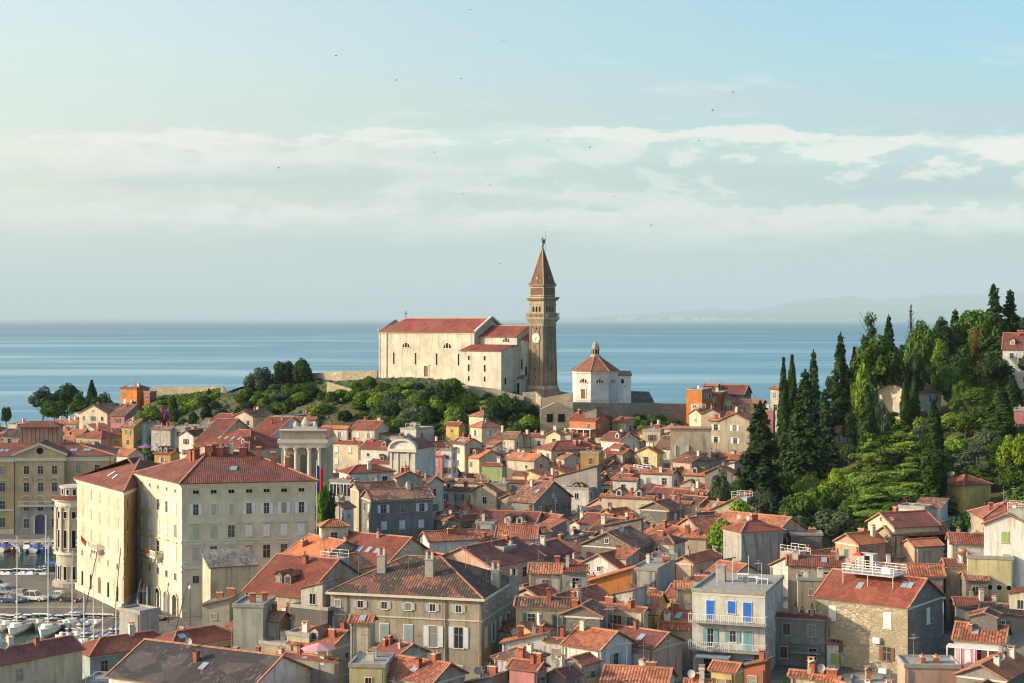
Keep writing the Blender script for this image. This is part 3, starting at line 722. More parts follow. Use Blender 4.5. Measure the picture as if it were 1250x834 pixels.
def bell_tower():
    th = R(41.4); Yc = 453.0; s = Yc/F
    zs = lambda py: zof(py, Yc)
    zb = zs(479); w = 5.7
    Xc = xof(663.8, Yc); rz = -th; lx, ly = -w/2, w/2
    cx_ = Xc+lx*math.cos(rz)-ly*math.sin(rz); cy_ = Yc+lx*math.sin(rz)+ly*math.cos(rz)
    root = empty('bell_tower', (cx_, cy_, zb), rz); tag(root, 'tall brown stone bell tower with clock, arcaded belfry and pointed spire', 'bell tower')
    Z = lambda py: zs(py)-zb
    tm, tw, tb = MAT['wall_tower'], MAT['wall_towerwhite'], MAT['wall_towerbrick']
    def sq(m, a0, a1, z0, z1, mat, cap=True):
        A = [(-a0,-a0,z0),(a0,-a0,z0),(a0,a0,z0),(-a0,a0,z0)]; B = [(-a1,-a1,z1),(a1,-a1,z1),(a1,a1,z1),(-a1,a1,z1)]
        for i in range(4): j = (i+1) % 4; m.face((A[i],A[j],B[j],B[i]), mat)
        if cap: m.face(B, mat); m.face(A[::-1], mat)
    b = MB(); sq(b, 3.5, 3.4, -3, .9, tm); sq(b, 3.25, 3.15, .9, 1.8, tw); b.build('plinth', root)
    a0, a1 = 2.95, 2.62; z0, z1 = 1.8, Z(394)
    b = MB(); sq(b, a0, a1, z0, z1, tm); b.build('shaft', root)
    # pilasters on four sides
    for side in range(4):
        ang = side*PI/2; m = MB()
        for u in (-.86, -.30, .30, .86):
            hw = .16 if abs(u) < .5 else .13
            q = []
            for (a, z) in ((a0, z0), (a1, z1-1.0)):
                q.append([((u-hw*.9)*a, -a-.16, z), ((u+hw*.9)*a, -a-.16, z), ((u+hw*.9)*a, -a+.02, z), ((u-hw*.9)*a, -a+.02, z)])
            A, B = q
            for i in range(4): j = (i+1) % 4; m.face((A[i],A[j],B[j],B[i]), tm)
            m.face(B, tm)
        m.box(-a1-.1, a1+.1, -a1-.2, -a1, z1-1.0, z1-.35, tw)
        for k in range(7): m.box(-a1+.12+k*.74, -a1+.42+k*.74, -a1-.22, -a1-.004, z1-1.5, z1-1.0, tw)
        m.build('pilaster_order', root, (0,0,0), ang)
        if side in (0, 1):
            for k, f_ in enumerate((.10, .24, .38, .52, .66, .88)):
                z = z0+(z1-z0)*f_; a = a0+(a1-a0)*f_
                if side == 1 and k not in (1, 4): continue
                slit(root, *( (0, -a-.01, z) if side == 0 else (a+.01, 0, z)), ang, .42, .95, 'wall_towerwhite', .14)
    z = Z(413); f_ = (z-z0)/(z1-z0); a = a0+(a1-a0)*f_
    c = MB(); n = 28; rr = 1.28
    for ring, (r0, y0, mt) in enumerate(((rr, -.30, 'trim_stone'),)):
        P = [(r0*math.cos(2*PI*i/n), y0, r0*math.sin(2*PI*i/n)) for i in range(n)]
        c.face(P, mt)
        Q = [(rr*1.12*math.cos(2*PI*i/n), y0+.02, rr*1.12*math.sin(2*PI*i/n)) for i in range(n)]
        for i in range(n): j = (i+1) % n; c.face((P[i],P[j],Q[j],Q[i]), 'trim_stone'); c.face((Q[i],Q[j],(Q[j][0],.1,Q[j][2]),(Q[i][0],.1,Q[i][2])), 'trim_stone')
    for i in range(12):
        A = 2*PI*i/12; c.bar((math.cos(A)*1.05,-.32,math.sin(A)*1.05),(math.cos(A)*1.3,-.32,math.sin(A)*1.3),.10,'black',.02)
    ck = c.build('clock_face', root, (0, -a-.02, z), 0)
    hnd = MB(); hnd.bar((0,-.35,0),(.55,-.35,.45),.13,'black',.03); hnd.bar((0,-.35,0),(-.3,-.35,-1.0),.10,'black',.03); hnd.build('clock_hand', ck)
    # balcony
    b = MB(); sq(b, 2.75, 3.35, Z(393.9), Z(389.5), tw); sq(b, 3.45, 3.45, Z(389.4), Z(388), tw); b.build('balcony_slab', root)
    for side in range(4):
        m = MB(); za, zc = Z(387.9), Z(382.8); A = 3.38
        m.box(-A, A, -A-.08, -A+.10, zc, zc+.16, tw); m.box(-A, A, -A-.08, -A+.10, za, za+.12, tw)
        for k in range(15): u = -A+.12+k*(2*A-.24)/14; m.box(u-.075, u+.075, -A-.05, -A+.07, za+.12, zc, tw)
        m.build('balustrade', root, (0,0,0), side*PI/2)
    # belfry
    zA, zB = Z(388), Z(367.2); a = 2.68
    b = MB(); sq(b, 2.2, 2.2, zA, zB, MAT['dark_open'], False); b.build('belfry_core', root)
    for side in range(4):
        m = MB(); zt = zB-1.6; zlo = zA+1.7
        ops = [-1.15, 0, 1.15]; hw = .36
        xs = [-a]
        for o in ops: xs += [o-hw, o+hw]
        xs.append(a-.5)
        m.box(-a, ops[0]-hw, -a, -a+.5, zA, zt, tw); m.box(ops[0]+hw, ops[1]-hw, -a, -a+.4, zA, zt, tw); m.box(ops[1]+hw, ops[2]-hw, -a, -a+.4, zA, zt, tw); m.box(ops[2]+hw, a-.5, -a, -a+.5, zA, zt, tw)
        m.box(-a+.001, a-.501, -a-.001, -a+.45, zA, zlo, tw)
        m.box(-a, a-.5, -a, -a+.5, zt, zB, tw)
        for o in ops:   # arch heads
            n = 8
            for i in range(n):
                t0, t1 = PI*i/n, PI*(i+1)/n
                m.face([(o+hw*math.cos(t0),-a-.002,zt-hw+hw*math.sin(t0)), (o+hw*math.cos(t0)*1.0+ (hw if math.cos(t0)>0 else -hw)*(1-abs(math.cos(t0))),-a-.002,zt+.01), (o+hw*math.cos(t1)+(hw if math.cos(t1)>0 else -hw)*(1-abs(math.cos(t1))),-a-.002,zt+.01), (o+hw*math.cos(t1),-a-.002,zt-hw+hw*math.sin(t1))], tw)
        m.box(-a-.12, a+.12, -a-.14, -a-.004, zt+.5, zt+.75, tw)
        m.build('belfry_arcade', root, (0,0,0), side*PI/2)
    b = MB(); sq(b, 2.75, 3.0, zB, zB+.35, tw); sq(b, 3.05, 3.4, zB+.35, zB+.75, tw); sq(b, 3.45, 3.45, zB+.75, Z(362.4), tw); b.build('cornice', root)
    for side in range(4):
        m = MB()
        for k in range(9): u = -2.9+k*.72; m.box(u-.12, u+.12, -3.3, -2.9, zB+.1, zB+.5, tw)
        m.build('corbel_table', root, (0,0,0), side*PI/2)
    b = MB(); sq(b, 2.5, 2.45, Z(362.4), Z(349.5), tb); 
    b.build('drum', root)
    for side in range(4):
        m = MB(); zl, zh = Z(361.5), Z(350.3)
        m.box(-2.52,-2.2,-2.56,-2.2,zl,zh,tw); m.box(-2.2,2.2,-2.56,-2.45,zl,zl+.3,tw); m.box(-2.2,2.2,-2.56,-2.40,zh-.3,zh,tw)
        m.build('drum_frame', root, (0,0,0), side*PI/2)
    b = MB(); sq(b, 2.55, 2.85, Z(349.5), Z(348.3), tw); sq(b, 2.88, 2.88, Z(348.3), Z(347.4), tw); b.build('cornice', root)
    b = MB(); zq = Z(347.4); za = Z(303.6)
    A = 2.5; n = 4
    base = [(-A,-A,zq),(A,-A,zq),(A,A,zq),(-A,A,zq)]; t = .14; topq = [(-t,-t,za),(t,-t,za),(t,t,za),(-t,t,za)]
    for i in range(4): j = (i+1) % 4; b.face((base[i],base[j],topq[j],topq[i]), tb)
    sp = b.build('spire', root)
    for i in range(4):
        m = MB(); m.bar(base[i], topq[i], .26, tw, .26); m.build('spire_rib', sp)
    for side in range(4):   # small dormers on the spire
        m = MB(); m.box(-.35,.35,-2.3,-1.2,zq+.3,zq+1.9,tw); m.face([(-.45,-2.35,1.9+zq),(.45,-2.35,1.9+zq),(0,-2.35,2.6+zq)],tw); m.face([(-.45,-2.35,1.9+zq),(0,-2.35,2.6+zq),(0,-1.2,2.6+zq),(-.45,-1.2,1.9+zq)],tb); m.face([(.45,-2.35,1.9+zq),(.45,-1.2,1.9+zq),(0,-1.2,2.6+zq),(0,-2.35,2.6+zq)],tb); m.box(-.18,.18,-2.32,-2.3,zq+.5,zq+1.6,'dark_open')
        m.build('dormer', sp, (0,0,0), side*PI/2)
    for sx in (-1,1):
        for sy in (-1,1):
            m = MB(); m.tube((sx*2.7,sy*2.7,zq),(sx*2.7,sy*2.7,zq+.9),.16,.02,tw,6); m.build('pinnacle', root)
    # angel on a ball
    m = MB(); m.lathe([(.02,za-.2),(.3,za-.05),(.34,za+.15),(.2,za+.35),(.12,za+.45),(.30,za+.6),(.36,za+1.0),(.26,za+1.7),(.24,za+2.1),(.33,za+2.5),(.28,za+2.8),(.10,za+2.95),(.19,za+3.1),(.19,za+3.3),(.05,za+3.48)], 'copper', 10, sx=.9)
    m.bar((-.2,0,za+2.7),(-.75,-.1,za+3.0),.16,'copper'); m.bar((.2,0,za+2.7),(.45,-.3,za+2.1),.15,'copper')
    for s in (-1,1): m.face([(s*.15,.2,za+2.7),(s*.75,.35,za+3.1),(s*.8,.35,za+2.2),(s*.4,.3,za+1.4),(s*.1,.2,za+1.7)],'copper'); m.face([(s*.15,.24,za+2.7),(s*.1,.24,za+1.7),(s*.4,.34,za+1.4),(s*.8,.39,za+2.2),(s*.75,.39,za+3.1)],'copper')
    m.build('angel_statue', root)
    m = MB(); m.tube((1.0,0,za-3.5),(1.0,0,za+5.3),.04,.03,'black',5); m.build('lightning_rod', root)
bell_tower()

def chapel():
    Y = 450.5; X = xof(726.8, Y); zb = zof(489, Y-6); r = 6.55
    root = empty('octagonal_chapel', (X, Y, zb)); tag(root, 'white octagonal chapel with red tiled tent roof and grey stone lantern', 'chapel')
    zt = zof(452.8, Y-3)-zb
    ph = -PI/2+R(-14)
    V = [(r*math.cos(ph+k*PI/4), r*math.sin(ph+k*PI/4)) for k in range(8)]
    m = MB(); m.prism(V, -4, zt, MAT['wall_chapel']); m.build('wall', root)
    m = MB(); V2 = [(x*1.035, y*1.035) for x, y in V]; m.prism(V2, zt-.55, zt-.1, MAT['trim_stone']); m.prism([(x*1.02, y*1.02) for x, y in V], 0, .5, MAT['trim_stone']); m.build('cornice', root)
    rb = roofmat('chapel', (.24,.085,.05), (.32,.14,.08), (.17,.09,.06), .5, .9)
    m = MB(); za = zof(435.0, Y)-zb; V3 = [(x*1.08, y*1.08, zt-.05) for x, y in V]; T = [(x*.18, y*.18, za) for x, y in V]
    for i in range(8): j = (i+1) % 8; rface(m, [V3[i],V3[j],T[j],T[i]], rb)
    m.face([v for v in V3][::-1], 'trim_stone')
    for i in range(8): m.bar((V3[i][0],V3[i][1],V3[i][2]+.05), (T[i][0],T[i][1],T[i][2]+.05), .22, 'ridge_tile', .12)
    m.build('roof', root)
    m = MB(); m.lathe([(1.55,za-.5),(1.5,za+.25),(1.2,za+.35),(1.12,za+.5),(1.12,za+1.9),(1.35,za+2.0),(1.35,za+2.2),(1.05,za+2.3),(1.0,za+2.9),(.75,za+3.5),(.3,za+3.9),(.1,za+4.3)], 'concrete', 8, ph=ph)
    ln = m.build('lantern', root)
    for k in range(8):
        A = ph+PI/8+k*PI/4; mm = MB(); mm.box(-.22,.22,-.02,0,.65,1.75,'dark_open'); mm.build('lantern_window', ln, (1.06*math.cos(A), 1.06*math.sin(A), za), A+PI/2)
    for k in (0, 1, 2, 7):
        a, b = V[k], V[(k+1) % 8]; mx, my = (a[0]+b[0])/2, (a[1]+b[1])/2; A = math.atan2(b[1]-a[1], b[0]-a[0])
        lunette(root, mx, my, 4.9, A, 1.0 if k in (0,) else (1.15 if k == 7 else .85))
        if k == 7:
            d = MB(); d.box(-.7,.7,-.05,0,0,2.7,'wood',skip='b'); d.box(-.95,-.7,-.14,0,0,2.95,'trim_stone'); d.box(.7,.95,-.14,0,0,2.95,'trim_stone'); d.box(-.7,.7,-.14,0,2.7,2.95,'trim_stone'); d.build('door', root, (mx, my, .4), A)
    # small annex to its right
    m = MB(); ax, ay = 6.3, 1.0; zt2 = zof(458, Y)-zb
    m.box(ax, ax+3.6, ay-2.5, ay+2.5, -2, zt2, MAT['wall_chapel']); m.build('annex', root)
    m = MB(); slab(m, [(ax-.2,ay-2.8,zt2+.02),(ax+3.9,ay-2.8,zt2+.02),(ax+3.9,ay+2.8,zt2+1.1),(ax-.2,ay+2.8,zt2+1.1)], RM('brown'), .14, MAT['roofedge']); m.build('annex_roof', root)
    slit(root, ax+1.2, ay-2.504, zt2-2.2, 0, .7, 1.1); 
chapel()

# ------------------------------------------------------------------ walls of stone
def stone_wall(name, pts, label, cat='wall', mat='stone', t=.7, below=3.0, cope=True):
    """pts: (px, py_top, Y)"""
    P = [at(px, Y, py) for px, py, Y in pts]
    o = P[0]; root = None
    m = MB(); w = WM(mat)
    for a, b in zip(P, P[1:]):
        a = Vector(a)-Vector(o); b = Vector(b)-Vector(o); d = (b-a); d.z = 0; nrm = Vector((d.y,-d.x,0)).normalized()*t/2
        A = [a+nrm, b+nrm, b-nrm, a-nrm]; low = [Vector((p.x,p.y,ground(p.x+o[0],p.y+o[1])-o[2]-below)) for p in A]
        for i in range(4): j = (i+1) % 4; m.face((low[i],low[j],A[j],A[i]), w)
        m.face(A, w)
    ob = m.build(name, None, o); tag(ob, label, cat)
    return ob
# ------------------------------------------------------------------ large buildings round the harbour
wallmat('palace', (.68,.62,.48), dirt=.22); wallmat('palace2', (.72,.66,.50), dirt=.2); wallmat('court', (.62,.47,.27), dirt=.25); wallmat('courtstone', (.50,.46,.38), dirt=.5)
def poly_building(name, C4, ze, zb, wallm, roofm, pitch, inset=None, ov=.6, cornice=True):
    """C4: world xy of left end, near corner, right end, rear; hip roof"""
    o = Vector((C4[1][0], C4[1][1], zb)); root = empty(name, o)
    L = [Vector((x-o.x, y-o.y, 0)) for x, y in C4]; h = ze-zb
    m = MB()
    for i in range(4):
        a, b = L[i], L[(i+1) % 4]; m.face([(a.x,a.y,-2),(b.x,b.y,-2),(b.x,b.y,h),(a.x,a.y,h)], wallm)
    m.build('wall', root)
    cen = sum(L, Vector())/4
    def out(k): return [p+(p-cen).normalized()*k*1.2 for p in L]
    if cornice:
        m = MB(); P = out(.5); Q = out(.15)
        m.prism([(p.x,p.y) for p in P], h-.35, h-.02, 'trim_stone'); m.prism([(p.x,p.y) for p in Q], h-.8, h-.351, 'trim_stone'); m.build('cornice', root)
    # ridge along the longer direction (near corner -> right end)
    A, B, Cc, D = L; X = out(ov)
    mA = (A+B)/2; mC = (Cc+D)/2; d = (mC-mA); half = min((A-B).length, (Cc-D).length)/2
    ins = inset if inset is not None else half
    r1 = mA+d.normalized()*ins; r2 = mC-d.normalized()*ins; H = h+half*math.tan(R(pitch))
    r1.z = r2.z = H
    E = [Vector((p.x,p.y,h+.05)) for p in X]
    m = MB()
    rface(m, [E[1],E[2],r2,r1], roofm); rface(m, [E[0],E[1],r1], roofm); rface(m, [E[2],E[3],r2], roofm); rface(m, [E[3],E[0],r1,r2], roofm)
    for i in range(4):
        a, b = E[i], E[(i+1) % 4]; dz = Vector((0,0,.2)); m.face((a-dz,b-dz,b,a), 'roofedge')
    m.face([e-Vector((0,0,.2)) for e in E][::-1], 'roofedge')
    up = Vector((0,0,.05)); m.bar(r1+up, r2+up, .35, 'ridge_tile', .2)
    for p, q in ((E[0],r1),(E[1],r1),(E[2],r2),(E[3],r2)): m.bar(p+up, q+up, .3, 'ridge_tile', .16)
    roof = m.build('roof', root)
    return root, L, h, roof, (E, r1, r2, H)
def plane_z(a, b, c):
    n = (b-a).cross(c-a); return lambda x, y: a.z-(n.x*(x-a.x)+n.y*(y-a.y))/n.z
def facade_band(root, P, Q, z, hgt, dep, mat='trim_stone', name='string_course'):
    d = (Q-P).normalized(); L = (Q-P).length; m = MB(); m.box(0, L, -dep, -.004, 0, hgt, mat); m.build(name, root, (P.x, P.y, z), math.atan2(d.y, d.x))
def big_palace():
    zb = 1.5; YB = 259.0
    B = (xof(222, YB), YB); ze = zof(590, YB)
    A = (xof(166, 276.5), 276.5); Cc = (xof(384.5, 263.5), 263.5); D = (Cc[0]+A[0]-B[0]+3, Cc[1]+A[1]-B[1]+2)
    root, L, h, roof, (E, r1, r2, H) = poly_building('palace', [A,B,Cc,D], ze, zb, MAT['wall_palace'], RM('maroon'), 21, 8)
    tag(root, 'huge five storey cream corner palace with maroon hipped roof facing the harbour', 'palace')
    A,B,Cc,D = L
    kw = dict(r=random.Random(3))
    # right facade: seven bays
    fz = h
    wall_windows(root, (B.x,B.y), (Cc.x,Cc.y), [dict(z=h-1.75, w=.95, h=.55, style='dark', frame='trim_stone')], 7, .8)
    for k in range(7):
        d = (Cc-B).normalized(); s = .8+((Cc-B).length-1.6)*(k+.5)/7; ang = math.atan2(d.y, d.x); p = B+d*s+Vector((d.y,-d.x,0))*.004
        window(root, p.x, p.y, h-5.2, ang, .85, 1.75, ['open','closed','closed','open','open','open','open'][k], 'sh_white' if k not in (1,2) else 'sh_grey')
        window(root, p.x, p.y, h-8.9, ang, 1.05, 1.9, ['closed','closed','hood','closed','closed','closed','closed'][k], 'sh_white' if k > 2 else 'sh_grey', 'trim_stone')
        window(root, p.x, p.y, h-12.4, ang, 1.1, 2.1, ['closed','hood','closed','hood','hood','hood','hood'][k], 'sh_grey', 'trim_stone')
        window(root, p.x, p.y, h-16.2, ang, 1.0, 1.2, 'plain', 'sh_grey', 'trim_stone')
        hd = MB(); hd.box(-.95,.95,-.32,0,0,.16,'trim_stone'); hd.build('window_hood', root, (p.x,p.y,h-6.6), ang)
        hd = MB(); hd.box(-.95,.95,-.32,0,0,.2,'trim_stone'); hd.build('window_hood', root, (p.x,p.y,h-9.95), ang)
    for z in (h-9.45, h-13.0): facade_band(root, B, Cc, z, .22, .12)
    facade_band(root, B, Cc, h-13.9, .5, .16)
    # left facade: five bays, arches below
    d = (B-A).normalized(); ang = math.atan2(d.y, d.x); LL = (B-A).length
    for k in range(5):
        s = .9+(LL-1.8)*(k+.5)/5; p = A+d*s+Vector((d.y,-d.x,0))*.004
        window(root, p.x, p.y, h-1.75, ang, .6, .5, 'dark', frame='trim_stone')
        window(root, p.x, p.y, h-5.3, ang, .95, 1.8, 'plain' if k in (2,3) else 'closed', 'sh_white')
        window(root, p.x, p.y, h-9.0, ang, 1.05, 2.0, 'closed' if k != 4 else 'plain', 'sh_white', 'trim_stone')
        window(root, p.x, p.y, h-12.7, ang, 1.1, 2.3, 'dark' if k == 2 else 'closed', 'sh_white', 'trim_stone')
        window(root, p.x, p.y, h-16.0, ang, .9, 1.1, 'plain', frame='trim_stone')
        m = MB(); arched(m, -.95, .95, 0, 3.7, -.03, 'dark_open' if k == 2 else 'glass'); 
        for sx in (-1,1): m.box(sx*1.1-.16, sx*1.1+.16, -.2, 0, 0, 3.4, 'trim_stone')
        n = 8
        for i in range(n):
            a0, a1 = PI*i/n, PI*(i+1)/n; f = lambda a, r_: (r_*math.cos(a), -.2, 2.75+r_*math.sin(a)); m.face([f(a0,.95),f(a0,1.25),f(a1,1.25),f(a1,.95)], 'trim_stone')
        m.build('arched_opening', root, (p.x, p.y, .2), ang)
        hd = MB(); hd.box(-.9,.9,-.3,0,0,.16,'trim_stone'); hd.build('window_hood', root, (p.x,p.y,h-9.95), ang)
        if k == 2:
            b = MB(); b.box(-2.0,2.0,-1.3,0,0,.25,'trim_stone'); b.box(-2.0,2.0,-1.3,-1.15,1.1,1.25,'trim_stone'); b.box(-2,-1.85,-1.15,0,1.1,1.25,'trim_stone'); b.box(1.85,2,-1.15,0,1.1,1.25,'trim_stone')
            for q in range(11): u = -1.9+q*.38; b.box(u-.08,u+.08,-1.28,-1.17,.25,1.1,'trim_stone')
            for q in range(3): b.box(-1.93,-1.84,-1.1+q*.38,-.98+q*.38,.25,1.1,'trim_stone'); b.box(1.84,1.93,-1.1+q*.38,-.98+q*.38,.25,1.1,'trim_stone')
            for u in (-1.5,0,1.5): b.box(u-.15,u+.15,-.9,0,-.7,0,'trim_stone')
            b.box(-1.9,-.8,-1.5,-1.31,.7,1.35,'red_cloth')
            b.build('balcony', root, (p.x, p.y, h-13.2), ang)
    for z in (h-9.7, h-13.6, h-14.5): facade_band(root, A, B, z, .25, .14)
    ff = plane_z(E[1], E[2], r1)
    # chimneys in rows along the ridge and skylight
    for (u, v, k) in ((.02,.97,0),(.10,.90,0),(.18,.97,0),(.30,.93,3),(.42,.96,3),(.55,.98,1),(.74,.90,3),(.88,.97,0),(.93,.80,0),(.97,.62,0),(1.0,.45,0)):
        p = r1.lerp(r2, u)*v+(E[1].lerp(E[2], u))*(1-v); p.z = ff(p.x, p.y)
        link('chimney', chimney_mesh(k), roof, p, rnd.choice([0, .2]))
    for (u, v) in ((.05,.8),(.12,.74),(.0,.7)):
        p = E[0].lerp(E[1], .5+u)*(1-v)+r1*v; link('chimney', chimney_mesh(0), roof, p, .8)
    p = E[1].lerp(E[2], .44)*.55+r1.lerp(r2, .42)*.45; skylight(roof, ff, p.x, p.y, 1.1, 1.3)
big_palace()
def cream_palace():
    zb = 1.5; YB = 267.0
    B = (xof(151, YB), YB); ze = zof(600, YB)
    A = (xof(94, 289), 289); Cc = (-64.5, 283); D = (-62, 306)
    root, L, h, roof, (E, r1, r2, H) = poly_building('palace', [A,B,Cc,D], ze, zb, MAT['wall_palace2'], RM('maroon'), 19, 11)
    tag(root, 'cream harbour palace with red flag on its balcony, between rounded loggia and corner palace', 'palace')
    A,B,Cc,D = L
    d = (B-A).normalized(); ang = math.atan2(d.y, d.x); LL = (B-A).length
    for k in range(5):
        s = .8+(LL-1.6)*(k+.5)/5; p = A+d*s+Vector((d.y,-d.x,0))*.004
        for z, w_, h_ in ((h-2.9,.9,1.55),(h-6.4,.9,1.75),(h-10.2,.95,1.95)):
            window(root, p.x, p.y, z, ang, w_, h_, 'closed', 'sh_grey', 'trim_stone')
        window(root, p.x, p.y, h-13.4, ang, .8, 1.0, 'plain', frame='trim_stone')
        m = MB(); hh = 3.6 if k == 2 else 2.6; arched(m, -.75 if k == 2 else -.5, .75 if k == 2 else .5, 0, hh, -.03, 'wood' if k == 2 else 'dark_open')
        m.build('arched_opening', root, (p.x, p.y, .5 if k == 2 else 1.3), ang)
        if k == 2:
            b = MB(); b.box(-2.6,2.6,-1.3,0,0,.3,'trim_stone'); b.box(-2.6,2.6,-1.3,-1.15,1.1,1.25,'trim_stone')
            for q in range(13): u = -2.5+q*.416; b.box(u-.08,u+.08,-1.28,-1.17,.3,1.1,'trim_stone')
            for u in (-2,-.7,.7,2): b.box(u-.15,u+.15,-.9,0,-.8,0,'trim_stone')
            b.build('balcony', root, (p.x, p.y, h-11.2), ang)
            fl = MB(); fl.bar((-1.6,-1.2,.8),(-2.2,-2.6,2.4),.08,'white_paint'); fl.face([(-1.8,-1.6,1.3),(-2.2,-2.6,2.4),(-2.5,-2.4,1.3),(-2.1,-1.8,.4)],'red_cloth'); fl.face([(-1.8,-1.63,1.3),(-2.1,-1.83,.4),(-2.5,-2.43,1.3),(-2.2,-2.63,2.4)],'red_cloth')
            fl.build('flag', root, (p.x, p.y, h-11.2), ang)
    for z in (h-7.3, h-11.3, h-12.1): facade_band(root, A, B, z, .22, .12)
    pl = MB(); pl.box(0,LL,-.35,-.004,0,1.3,'trim_stone'); pl.build('plinth', root, (A.x,A.y,0), ang)
    d2 = (Cc-B).normalized(); a2 = math.atan2(d2.y, d2.x); m = MB(); m.box(0,(Cc-B).length,-.03,-.003,2,h-.8,MAT['wall_ochre'] if 'wall_ochre' in MAT else WM('ochre')); m.build('side_wall_ochre', root, (B.x,B.y,0), a2)  # thin ochre sheet over the right-hand wall only
    for z in (h-3.2,h-6.8,h-10.6): window(root, B.x+d2.x*2.2+d2.y*.04, B.y+d2.y*2.2-d2.x*.04, z, a2, .85, 1.7, 'closed', 'sh_brown', 'trim_stone')
    ff = plane_z(E[1], E[0], r1)
    for u, v in ((.45,.35),(.62,.3)):
        p = E[0].lerp(E[1], u)*(1-v)+r1*v; q = MB(); e = (E[1]-E[0]).normalized()
        up = (r1-p).normalized(); cn = [p-e*.35-up*.9, p+e*.35-up*.9, p+e*.35+up*.9, p-e*.35+up*.9]; q.face([c+Vector((0,0,.12)) for c in cn], 'sh_white'); q.face([c for c in cn][::-1], 'lamp_grey')
        for i in range(4): q.face((cn[i],cn[(i+1)%4],cn[(i+1)%4]+Vector((0,0,.12)),cn[i]+Vector((0,0,.12))),'lamp_grey')
        q.build('skylight', roof)
    # rounded loggia at its left end: a thing of its own
    cx_, cy_ = xof(88, 291), 294.0; lr = empty('loggia', (cx_, cy_, zb)); tag(lr, 'rounded stone and ochre loggia with columns beside the quay', 'loggia')
    r = 3.6; ht = zof(612, 290)-zb; h2 = zof(594, 292)-zb
    m = MB(); m.lathe([(r,-1),(r,ht-1.2)], MAT['wall_courtstone'], 20); m.build('wall', lr)
    m = MB(); m.lathe([(r+.1,ht-1.2),(r+.25,ht-.9),(r+.25,ht-.2),(r+.8,ht),(r+.8,ht+.15)], 'trim_stone', 24); m.build('cornice', lr)
    m = MB(); m.lathe([(r+.85,ht+.16),(r+.85,ht+.24),(r-.6,ht+.8)], RM('maroon'), 24); m.build('roof', lr)
    m = MB(); m.lathe([(r-.8,ht+.5),(r-.8,h2-.3),(r-.5,h2-.2),(r-.5,h2)], WM('white'), 20); m.build('upper_wall', lr)
    for k in range(8):
        A_ = -PI*.98+k*PI*.14+.1; px_, py_ = math.cos(A_), math.sin(A_)
        m = MB(); m.tube((px_*(r+.22),py_*(r+.22),ht*.42),(px_*(r+.22),py_*(r+.22),ht-1.25),.24,.2,'trim_stone',8); m.build('column', lr)
        A2 = A_+PI*.07
        for z, hh in ((ht*.46, 3.2), (1.5, 2.4), (ht-3.6 if 0 else ht*.8, 1.2)):
            slit(lr, math.cos(A2)*(r+.03), math.sin(A2)*(r+.03), z, A2+PI/2, .65, hh)
        slit(lr, math.cos(A2)*(r-.77), math.sin(A2)*(r-.77), ht+1.0, A2+PI/2, .5, 1.0)
    m = MB(); m.lathe([(r+.45,ht*.38),(r+.45,ht*.38+.35)], 'trim_stone', 20); m.build('string_course', lr)
    m = MB(); m.lathe([(r+.7,-1),(r+.7,.9),(r+.3,1.2)], 'concrete', 20); m.build('plinth', lr)
cream_palace()
